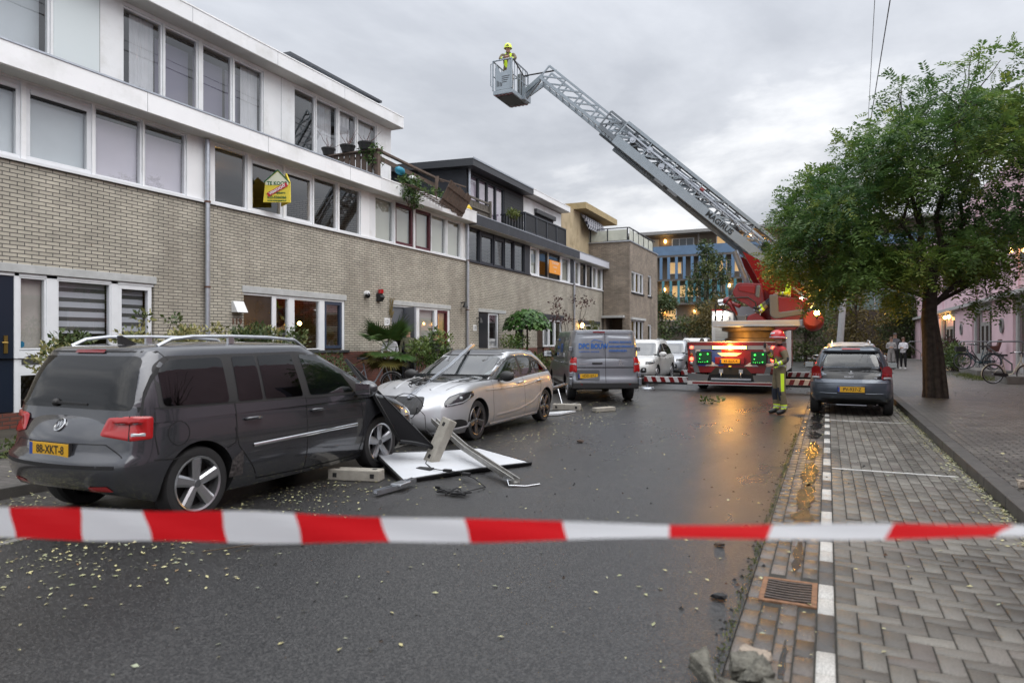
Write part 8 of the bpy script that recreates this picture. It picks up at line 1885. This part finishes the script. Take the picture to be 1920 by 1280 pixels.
mb = MB(); ey = Vector((-.58, .30, 0)).normalized(); oo = SP(w_, 0); mb.prism([(0, 0), (w_, 0), (w_ * .92, .50), (w_ * .45, .77), (.03, .50)], lambda u, z: oo + ey * u + Vector((0, 0, z)), lambda u, z: oo + ey * u + Vector((.02, .02, z))); mb.build('rear_board', sy_, t)
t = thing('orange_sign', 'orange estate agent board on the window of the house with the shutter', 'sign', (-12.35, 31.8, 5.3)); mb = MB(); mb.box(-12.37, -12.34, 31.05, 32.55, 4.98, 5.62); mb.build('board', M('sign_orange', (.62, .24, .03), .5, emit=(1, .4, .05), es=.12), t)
for k, (s, z, q) in enumerate((('TE KOOP', 5.5, .17), ('makelaars', 5.32, .11), ('023-', 5.1, .1))): text(s, q, white, t, frame((-12.336, 31.8, z), (0, 1, 0), (0, 0, 1)), local=False, squeeze=1.3)
def small(name, label, cat, loc): return thing(name, label, cat, loc)
t = small('wall_light', 'white wedge-shaped wall light beside the door of number 119', 'lamp', (XF, 11.84, 2.4)); mb = MB(); mb.prism([(0, 2.30), (.20, 2.30), (.06, 2.56), (0, 2.56)], lambda x, z: (XF + x, 11.68, z), lambda x, z: (XF + x, 12.0, z)); mb.build('shade', white, t, bevel=.005)
num = M('brown_numeral', (.16, .08, .05), .6); t = small('house_number', 'brown metal numerals 119 on the brick wall', 'number', (XF, 11.83, 2.08)); text('119', .22, num, t, frame((XF + .012, 11.83, 2.08), (0, 1, 0), (0, 0, 1)), name='numeral', local=False, extrude=.008)
for s, y, z, lab in (('121', 17.86, 2.24, 'white house number plate 121 beside the open door'), ('123', 23.75, 2.15, 'round white number plate beside the anthracite door')):
    t = small('house_number', lab, 'number', (XF, y, z)); mb = MB(); mb.box(XF, XF + .015, y - .15, y + .15, z - .12, z + .12); mb.build('plate', white, t, bevel=.02); text(s, .15, navyp, t, frame((XF + .017, y, z), (0, 1, 0), (0, 0, 1)), name='numeral', local=False)
t = small('alarm_beacon', 'red alarm beacon on a dark box on the brick wall', 'alarm', (XF, 17.4, 3.0)); mb = MB(); mb.prism([(0, 2.86), (.1, 2.86), (.18, 2.98), (.1, 3.10), (0, 3.10)], lambda x, z: (XF + x, 17.3, z), lambda x, z: (XF + x, 17.5, z)); mb.build('box', trimblk, t); mb = MB(); mb.tube([(XF + .1, 17.4, 3.10), (XF + .1, 17.4, 3.22)], .085, 14); mb.build('beacon', redlens, t, smooth=40)
t = small('wall_camera', 'dome camera on the brick wall left of the red alarm beacon', 'camera', (XF, 16.75, 3.02)); mb = MB(); mb.ico((XF + .09, 16.75, 3.0), .085, 2); mb.build('dome', blackgloss, t, smooth=True); MB().tube([(XF, 16.75, 3.05), (XF + .12, 16.75, 3.06)], .08, 12).build('bracket', white, t, smooth=40)
for y, z, lab in ((22.65, 3.0, 'small dark wall lamp left of the second drainpipe'), (23.9, 2.45, 'black swan-neck lamp beside the anthracite door')):
    t = small('wall_light', lab, 'lamp', (XF, y, z)); mb = MB(); mb.tube([(XF, y, z + .08), (XF + .16, y, z + .1), (XF + .18, y, z)], .022, 8); mb.build('arm', trimblk, t); MB().lathe([(.03, .1), (.1, -.06), (.11, -.1)], 14, M=Matrix.Translation((XF + .18, y, z))).build('shade', trimblk, t, smooth=40)
t = small('lantern', 'lit warm wall lantern beside the conifer bush', 'lamp', (XF + .2, 36.1, 2.55)); mb = MB(); mb.ico((XF + .2, 36.1, 2.52), .12, 2, squash=(.9, .9, 1.2)); mb.build('glass', M('lantern_lit', (1, .7, .3), .4, emit=(1, .58, .18), es=22), t, smooth=True); MB().lathe([(.02, 2.8), (.15, 2.66), (.13, 2.66)], 12, M=Matrix.Translation((XF + .2, 36.1, 0))).box(XF, XF + .2, 36.08, 36.12, 2.72, 2.76).build('cap', trimblk, t)
t = small('door_wreath', 'bundle of dried branches hanging beside the open door', 'decoration', (XF + .05, 18.0, 2.6)); mb = MB(); rn = random.Random(8)
for i in range(40): a = Vector((XF + .03 + rn.uniform(0, .05), 17.95 + rn.uniform(-.05, .15), 2.35 + rn.uniform(0, .5))); mb.tube([a, a + Vector((.02, rn.uniform(-.02, .1), .16))], .008, 5)
mb.build('branches', M('straw', (.16, .12, .05), .9), t)
# ---- storm-damaged terrace fence on house C
wood = M('brown_terrace_wood', (.105, .075, .06), .75, var=.2, vs=5)
t = thing('terrace_fence', 'brown slatted terrace fence with plant pots on top, standing at the white roof edge', 'fence', (-13.5, 17.0, 6.5)); mb = MB(); x = -14.85
while x < -12.5: mb.box(x, x + .17, 16.98, 17.01, 6.52, 7.38); x += .215
mb.box(-12.42, -12.28, 16.94, 17.08, 6.5, 7.42).box(-14.9, -12.3, 17.012, 17.05, 6.62, 6.70).box(-14.9, -12.3, 17.012, 17.05, 7.2, 7.28); mb.build('slats', wood, t)
MB().box(-14.9, -12.25, 16.9, 17.12, 7.385, 7.43).build('top_board', wood, t)
mb = MB(); mb.bar((-12.35, 17.1, 7.40), (-12.42, 21.0, 7.30), .12, .06); mb.bar((-12.4, 17.1, 7.2), (-12.5, 20.8, 7.08), .03, .14); mb.build('rail', wood, t)
t = thing('broken_fence', 'broken brown fence panel hanging askew over the white roof edge', 'fence', (-12.2, 21.2, 6.5)); mb = MB(); mb.M = Matrix.Translation((-12.15, 20.35, 6.42)) @ Matrix.Rotation(R(-10), 4, 'X') @ Matrix.Rotation(R(24), 4, 'Y')
for k in range(8): mb.box(-.012, .012, k * .2, k * .2 + .165, -.02 + .03 * (k % 2), .86 - .03 * (k % 3))
mb.box(.013, .04, 0, 1.55, .16, .24).box(.013, .04, 0, 1.55, .6, .68); mb.build('slats', wood, t)
mb = MB(); mb.bar((-12.3, 20.5, 7.28), (-12.0, 21.9, 7.25), .09, .03); mb.bar((-12.2, 20.1, 6.5), (-12.2, 20.25, 7.3), .12, .03); mb.build('loose_board', wood, t)
t = thing('fallen_trellis', 'fallen slatted trellis lying over the white roof edge', 'trellis', (-12.1, 19.2, 6.6)); mb = MB(); mb.M = Matrix.Translation((-12.35, 18.0, 6.62)) @ Matrix.Rotation(R(-7), 4, 'X') @ Matrix.Rotation(R(14), 4, 'Y')
for k in range(14): mb.box(0, .62, k * .19, k * .19 + .045, 0, .02)
for xx in (0, .3, .6): mb.box(xx, xx + .04, 0, 2.55, .021, .04)
mb.build('slats', wood, t)
vine = leafmat('vine_leaf', [(0, (.02, .05, .015)), (.5, (.05, .10, .025)), (1, (.12, .17, .05))], trans=.2)
bush('climbing_plant', 'green climbing plant spilling over the white roof edge', [(-12.05 + g_.uniform(-.15, .1), 18.0 + 1.0 * g_.random(), g_.uniform(5.95, 6.9), .22) for i in range(12)] + [(-12.3, 18.3 + g_.uniform(-.5, 2.4), 6.75, .22) for i in range(8)], 1300, vine, .10, .55, 20, -.1, cat='plant', base=5.9)
bush('trailing_plant', 'trailing plant on top of the standing terrace fence', [(-12.5 + g_.uniform(-.3, .2), 17.0 + g_.uniform(-.1, .3), g_.uniform(6.9, 7.5), .18) for i in range(9)], 500, vine, .09, .55, 21, -.1, cat='plant', base=6.5)
bush('trailing_plant', 'small plant at the left foot of the terrace fence', [(-13.0, 15.9, 6.75, .16), (-12.9, 15.6, 6.65, .12)], 120, vine, .09, .55, 22, .3, cat='plant', base=6.5)
for k, (x, r, lab) in enumerate(((-12.75, .24, 'black plant pot nearest the fence corner'), (-13.45, .22, 'black plant pot in the middle of the fence top'), (-14.2, .2, 'black plant pot farthest back on the fence top'))):
    t = thing('plant_pot', lab, 'pot', (x, 17.0, 7.43)); MB().lathe([(0, 7.431), (r * .75, 7.431), (r, 7.62), (r + .02, 7.62), (r + .02, 7.66), (r - .03, 7.66), (r - .04, 7.58), (0, 7.58)], 20, M=Matrix.Translation((x, 17.0, 0))).build('pot', black, t, smooth=40); mb = MB()
    for i in range(7): limb(mb, (x, 17, 7.6), (x + rng.uniform(-.4, .4), 17 + rng.uniform(-.3, .3), 7.6 + rng.uniform(.2, .6)), .01, .004, .2, 4, i + k * 9)
    mb.build('twigs', M('red_twig', (.09, .035, .03), .8), t)
for nm, c, col, lab in (('toy_bag', (-12.2, 18.0, 6.98), (.02, .22, .34), 'crumpled turquoise bag on the wrecked terrace'), ('white_pot', (-12.2, 18.7, 6.86), (.6, .6, .62), 'white broken pot on the wrecked terrace'), ('yellow_bowl', (-12.3, 22.6, 6.62), (.65, .45, .02), 'yellow bowl lying on the roof edge by the drainpipe')):
    mb = MB(); mb.ico(c, .16, 2, squash=(1, 1.3, .8), jit=.25); tag(mb.build(nm, M('col_' + nm, col, .5), smooth=True), lab, nm.split('_')[1])
t = thing('terrace_fence', 'low weathered fence with plants before the anthracite top storey', 'fence', (-12.6, 23.8, 6.5)); mb = MB(); mb.box(-12.5, -12.44, 22.9, 24.9, 7.15, 7.22).box(-12.5, -12.44, 22.9, 24.9, 6.8, 6.86)
for k in range(14): mb.box(-12.53, -12.505, 22.9 + k * .145, 23.03 + k * .145, 6.48, 7.1)
mb.box(-12.5, -12.4, 24.75, 24.85, 6.47, 7.3); mb.build('slats', M('grey_wood', (.12, .11, .095), .8, var=.2), t)
bush('shrub', 'yellow green plant in the balcony corner', [(-12.7, 27.3 + .25 * i, 7.3, .22) for i in range(4)], 350, bamb, .12, .4, 23, .3, tint=(.4, 1), base=6.6)
# ------------------------------------------------------------------ storm debris on the road
backs = M('panel_backsheet', (.55, .57, .60), .4, var=.06, vs=2, dirt=(.5, .5, .5), ds=3); pfr = M('panel_frame_black', (.012, .012, .013), .35, metal=.5); cell = M('solar_cell', (.006, .007, .012), .12, coat=.6)
def solar(label, cs, up_mat, dn_mat, th=.035):
    t = thing('solar_panel', label, 'solar panel', cs[1]); A, B, C2, D2 = [Vector(c) for c in cs]; n = (B - A).cross(D2 - A).normalized(); n = n if n.z > 0 else -n; N_ = 8; top, bot = MB(), MB()
    def S_(u, v): return A.lerp(B, u).lerp(D2.lerp(C2, u), v) + Vector((0, 0, .03 * math.sin(math.pi * v) * (u - .5)))
    for m_, off in ((top, .012), (bot, -.012)):
        V = [S_(.012 + .976 * i / N_, .012 + .976 * j / N_) + n * off for i in range(N_ + 1) for j in range(N_ + 1)]; m_.add(V, [(i * (N_ + 1) + j, (i + 1) * (N_ + 1) + j, (i + 1) * (N_ + 1) + j + 1, i * (N_ + 1) + j + 1) for i in range(N_) for j in range(N_)])
    top.build('back_sheet', up_mat, t, smooth=True); bot.build('glass', dn_mat, t, smooth=True); f = MB()
    for a, b in (((0, 0), (1, 0)), ((1, 0), (1, 1)), ((1, 1), (0, 1)), ((0, 1), (0, 0))):
        for k in range(6): f.bar(S_(lerp(a[0], b[0], k / 6), lerp(a[1], b[1], k / 6)), S_(lerp(a[0], b[0], (k + 1) / 6), lerp(a[1], b[1], (k + 1) / 6)), .035, th, up=n)
    f.build('frame', pfr, t); return t
t = solar('white-backed solar panel lying face down on the road', [(-5.34, 7.28, .17), (-4.40, 6.54, .025), (-3.53, 8.22, .025), (-4.66, 8.92, .04)], backs, cell)
mb = MB(); mb.box(-4.55, -4.35, 7.05, 7.15, .06, .085); mb.bar((-4.75, 6.95, .07), (-4.55, 6.82, .062), .012); mb.build('junction_box', trimblk, t)
solar('black solar panel leaning between the grey and the silver car', [(-5.64, 7.09, 1.386), (-4.61, 7.56, .25), (-4.84, 7.13, .38), (-5.14, 6.98, .98)], M('solar_under', (.006, .006, .007), .85, spec=.08), M('solar_under', (.008, .008, .009), .6))
def rail(label, pts, w=.055, h=.045, slots=True, m=alu):
    t = thing('mounting_rail', label, 'rail', pts[0]); mb = MB()
    for a, b in zip(pts, pts[1:]):
        a, b = Vector(a), Vector(b); mb.bar(a, b, w, h * .35); d = (b - a).normalized(); s = d.cross(Vector((0, 0, 1))).normalized() * w * .42
        for q in (-1, 1): mb.bar(a + s * q + Vector((0, 0, h * .45)), b + s * q + Vector((0, 0, h * .45)), w * .16, h * .7)
    mb.build('profile', m, t); return t
t = rail('long aluminium rail lying across the white panel with hooked end', [(-5.36, 8.80, .42), (-4.35, 7.92, .20), (-3.16, 6.96, .03)], .085, .07, m=M('dull_aluminium', (.38, .37, .35), .4, metal=.7, var=.2, vs=12))
mb = MB(); mb.tube([(-3.30, 7.0, .06), (-3.22, 6.88, .02), (-3.05, 6.95, .012), (-2.95, 7.12, .012)], .009, 8); mb.box(-3.34, -3.24, 6.98, 7.08, .05, .09); mb.build('hook', chrome, t, smooth=40)
t = rail('aluminium rail lying over the windscreen and bonnet of the silver hatchback', [(-6.32, 11.85, 1.55), (-6.13, 10.62, 1.17), (-5.93, 8.98, .735)], .06, .045)
mb = MB(); rn = random.Random(3)
for i in range(26): a = Vector((-6.10 + rn.uniform(-.05, .05), 9.55 + rn.uniform(-.22, .22), .93 + rn.uniform(-.02, .05))); a.z -= (9.55 - a.y) * .25; mb.tube([a, a + Vector((rn.uniform(-.08, .08), rn.uniform(-.1, .1), rn.uniform(-.02, .05))), a + Vector((rn.uniform(-.1, .1), rn.uniform(-.1, .1), 0))], .008, 5)
tag(mb.build('cable_bundle', black), 'tangled black cables on the bonnet of the silver hatchback', 'cable')
mb = MB(); pts = [Vector((-5.9 + .28 * math.cos(a) * (1 - a * .02), 8.92 - .02 * a, .62 + .2 * math.sin(a))) for a in [i * .45 for i in range(15)]]; mb.tube(pts, .007, 6); mb.tube([pts[-1], (-5.55, 8.85, .5), (-5.5, 8.8, .3), (-5.35, 8.75, .2)], .006, 6); tag(mb.build('loose_cable', black), 'loose black cable looping before the grille of the silver hatchback', 'cable')
t = rail('short bent aluminium bracket lying on the road near the concrete block', [(-4.28, 5.86, .03), (-4.24, 6.18, .03), (-4.22, 6.5, .055)], .07, .05); mb = MB(); mb.box(-4.30, -4.16, 6.15, 6.36, .05, .085); mb.build('clamp', alu, t, bevel=.01)
def block(label, c, size, rot): 
    t = thing('concrete_block', label, 'block', c); mb = MB(); mb.M = Matrix.Translation(c) @ rot; a, b, h = [q / 2 for q in size]; mb.box(-a, a, -b, b, -h, h); mb.build('body', conc, t, bevel=.012); mb = MB(); mb.M = Matrix.Translation(c) @ rot
    for sx in (-1, 1): mb.box(sx * a * .72 - .025, sx * a * .72 + .025, -.03, .03, h + .0005, h + .003); mb.box(sx * a * .72 - .025, sx * a * .72 + .025, -b - .003, -b - .0005, -.025, .025)
    mb.build('slot', black, t); return t
block('grey concrete block lying beside the front wheel of the people carrier', (-5.02, 6.50, .065), (.64, .17, .13), Matrix.Rotation(R(14), 4, 'Z'))
d_ = Vector((.17, .16, .50)).normalized(); block('grey concrete block standing askew on the white panel', (-4.55, 7.62, .33), (.62, .12, .19), frame((0, 0, 0), d_, (.45, .9, 0)).to_3x3().to_4x4())
block('grey concrete block on the road beside the skewed van', (-5.62, 15.25, .07), (.66, .2, .14), Matrix.Rotation(R(10), 4, 'Z'))
mb = MB(); mb.bar((-4.86, 15.0, .05), (-4.55, 15.5, .05), .16, .10); tag(mb.build('broken_kerb_piece', conc, bevel=.015), 'short concrete piece right of the block beside the van', 'block')
t = rail('bent silver rail propped against the rear wheel of the van', [(-6.35, 14.4, .30), (-6.02, 15.5, .50), (-5.95, 16.1, .55)], .09, .04); mb = MB(); mb.tube([(-5.9, 15.4, .48), (-5.75, 15.3, .1)], .012, 6); mb.build('strut', alu, t)
mb = MB(); mb.prism([(-5.62, 13.55), (-5.3, 14.0), (-5.22, 14.75), (-5.42, 14.5), (-5.75, 13.9)], lambda x, y: (x, y, .015), lambda x, y: (x, y, .05)); tag(mb.build('panel_shard', backs), 'white broken panel shard on the road behind the silver hatchback', 'panel')
mb = MB(); rn = random.Random(9)
for i in range(34): a = Vector((-3.56 + rn.uniform(-.14, .14), 6.28 + rn.uniform(-.05, .05), .02 + rn.uniform(0, .03))); mb.tube([a, a + Vector((rn.uniform(-.08, .08), rn.uniform(-.03, .03), rn.uniform(-.01, .02))), a + Vector((rn.uniform(-.12, .12), rn.uniform(-.04, .04), 0))], .009, 5)
mb.tube([(-3.5, 6.3, .03), (-3.42, 6.7, .02), (-3.7, 6.95, .05), (-3.95, 7.1, .06)], .006, 6); tag(mb.build('cable_coil', black), 'black coiled connector cable on the road before the white panel', 'cable')
mb = MB(); mb.tube([(-3.95, 7.1, .075), (-4.1, 7.05, .08), (-4.35, 7.1, .08), (-4.6, 7.35, .09), (-4.72, 7.6, .09)], .006, 6); mb.box(-4.16, -4.06, 7.03, 7.08, .07, .1); mb.box(-3.88, -3.78, 6.98, 7.03, .06, .09); tag(mb.build('connector_cable', black), 'thin black cable lying across the white panel', 'cable')
rustbit = M('rust_bit', (.06, .04, .03), .8)
for k, (x, y, s, c, lab) in enumerate(((-3.85, 6.45, .05, black, 'small black clip on the road before the white panel'), (-3.6, 10.4, .045, rustbit, 'small dark lump on the road beside the silver hatchback'), (-.62, 4.45, .04, black, 'small dark broken clip beside the drain grate'), (-.78, 5.6, .03, rustbit, 'small rust brown chip on the road above the drain'))):
    mb = MB(); mb.ico((x, y, s * .5), s, 1, squash=(1.3, .8, .6), jit=.7); tag(mb.build('debris_piece', c), lab, 'debris')
mb = MB()
for x, y, a in ((-2.0, 14.3, .4), (-1.75, 14.5, 1.2), (-1.4, 15.4, 2)): mb.tube([(x, y, .02), (x + .25 * math.cos(a), y + .25 * math.sin(a), .03)], .01, 5)
bush('leaf_sprig', 'green torn leaf sprig on the road before the fire engine', [(-2.9, 18.3, .05, .16), (-2.6, 18.45, .05, .12)], 60, laurel, .12, .4, 30, .1, cat='leaves')
# broken masonry in the gutter
rub = M('masonry', (.12, .115, .095), .9, var=.5, vs=16, bump=.9, bs=28); rub2 = M('masonry_pale', (.30, .25, .20), .85, var=.2, vs=12, bump=.4, bs=40)
rtex = bpy.data.textures.new('rubble', 'CLOUDS'); rtex.noise_scale = .022; rtex.noise_depth = 3
def rock(c, size, seed, m, label, rot=(0, 0, 0)):
    rn = random.Random(seed); bm = bmesh.new(); E3 = Matrix.LocRotScale(Vector(c), __import__('mathutils').Euler([R(q) for q in rot]), None)
    for i in range(16): p = Vector((rn.choice((-1, 1)) * rn.uniform(.6, 1), rn.choice((-1, 1)) * rn.uniform(.6, 1), rn.choice((-1, 1)) * rn.uniform(.65, 1))); bm.verts.new(E3 @ Vector((p.x * size[0], p.y * size[1], p.z * size[2])))
    r = bmesh.ops.convex_hull(bm, input=bm.verts[:]); bmesh.ops.delete(bm, geom=[e for e in r['geom_interior'] if isinstance(e, bmesh.types.BMVert)], context='VERTS'); me = bpy.data.meshes.new('masonry_piece'); bm.to_mesh(me); bm.free(); me.materials.append(m)
    o = bpy.data.objects.new('masonry_piece', me); COL.objects.link(o); b = o.modifiers.new('b', 'BEVEL'); b.width = .006; b.segments = 2; b = o.modifiers.new('s', 'SUBSURF'); b.subdivision_type = 'SIMPLE'; b.levels = b.render_levels = 4; b = o.modifiers.new('d', 'DISPLACE'); b.texture = rtex; b.strength = .022; b.texture_coords = 'LOCAL'; tag(o, label, 'rubble', 'broken masonry pieces')
rock((-.50, 3.30, .06), (.13, .055, .05), 1, rub, 'long slab of broken masonry at the left of the gutter heap', (8, 12, -48)); rock((-.36, 3.45, .055), (.075, .07, .05), 2, rub, 'chunk of masonry at the back of the gutter heap', (10, 0, 20)); rock((-.30, 3.35, .07), (.08, .06, .07), 3, rub, 'tall broken masonry chunk in the middle of the gutter heap', (20, -15, 40)); rock((-.24, 3.30, .05), (.06, .07, .045), 4, rub, 'masonry chunk at the right of the gutter heap', (0, 20, 10)); rock((-.40, 3.22, .05), (.07, .055, .045), 5, rub, 'small masonry chunk at the front of the gutter heap', (15, 5, 70)); rock((-.34, 3.62, .055), (.095, .04, .02), 6, rub2, 'pale flat brick fragment on top of the gutter heap', (8, 5, -14)); rock((-.29, 3.17, .04), (.05, .045, .04), 7, rub, 'masonry fragment at the lower edge of the gutter heap', (0, 0, 33))
rock((1.86, 8.50, .17), (.11, .06, .04), 8, rub2, 'grey broken brick lying on the right kerb'); rock((2.0, 8.62, .165), (.05, .06, .035), 9, M('red_brick_piece', (.28, .12, .08), .85, var=.2), 'small red brick fragment beside the broken brick on the kerb')
# ------------------------------------------------------------------ barrier tape across the foreground
def tapemat(n, c): 
    m = bpy.data.materials.new(n); m.use_nodes = True; b = m.node_tree.nodes['Principled BSDF']; b.inputs['Base Color'].default_value = (*c, 1); b.inputs['Roughness'].default_value = .35; N = m.node_tree.nodes.new; L = m.node_tree.links.new
    tl = N('ShaderNodeBsdfTranslucent'); tl.inputs[0].default_value = (*c, 1); mx = N('ShaderNodeMixShader'); mx.inputs[0].default_value = .5; L(b.outputs[0], mx.inputs[1]); L(tl.outputs[0], mx.inputs[2]); L(mx.outputs[0], m.node_tree.nodes['Material Output'].inputs[0]); return m
tred, twht = tapemat('tape_red', (.78, .015, .022)), tapemat('tape_white', (.86, .87, .90))
def cw(xc, z, h): return Vector((xc * math.cos(TH) - z * math.sin(TH), xc * math.sin(TH) + z * math.cos(TH), h))
mb = MB(); a, b = cw(-1.45, 1.66, 1.186), cw(1.16, 1.06, 1.327); L_ = (b - a).length; n = 400; V = []; Fm = []
for i in range(n + 1):
    s = -.95 + 2.9 * i / n; c = a + (b - a) * s + Vector((0, 0, -.012 * math.sin(math.pi * max(0, min(1, s))) + .0008 * math.sin(s * 23))); roll = interp([(0, .05), (.35, .35), (.52, .70), (.66, .98), (1, 1.0)], s) + .06 * math.sin(s * 31); d = (b - a).normalized(); up = Vector((0, 0, 1)); out = d.cross(up).normalized(); wv = up * math.cos(roll) + out * math.sin(roll)
    for k in range(5): q = k / 4 - .5; V.append(c + wv * q * .076 + out * .004 * math.sin(s * 40 + k))
for i in range(n):
    st = int(((-.95 + 2.9 * i / n) * L_ + .09 + 3.72) / .186) % 2
    for k in range(4): mb.add([V[i * 5 + k], V[(i + 1) * 5 + k], V[(i + 1) * 5 + k + 1], V[i * 5 + k + 1]], [(0, 1, 2, 3)], st)
o = mb.build('barrier_tape', [tred, twht], smooth=True); tag(o, 'red and white barrier tape stretched across the foreground', 'tape')
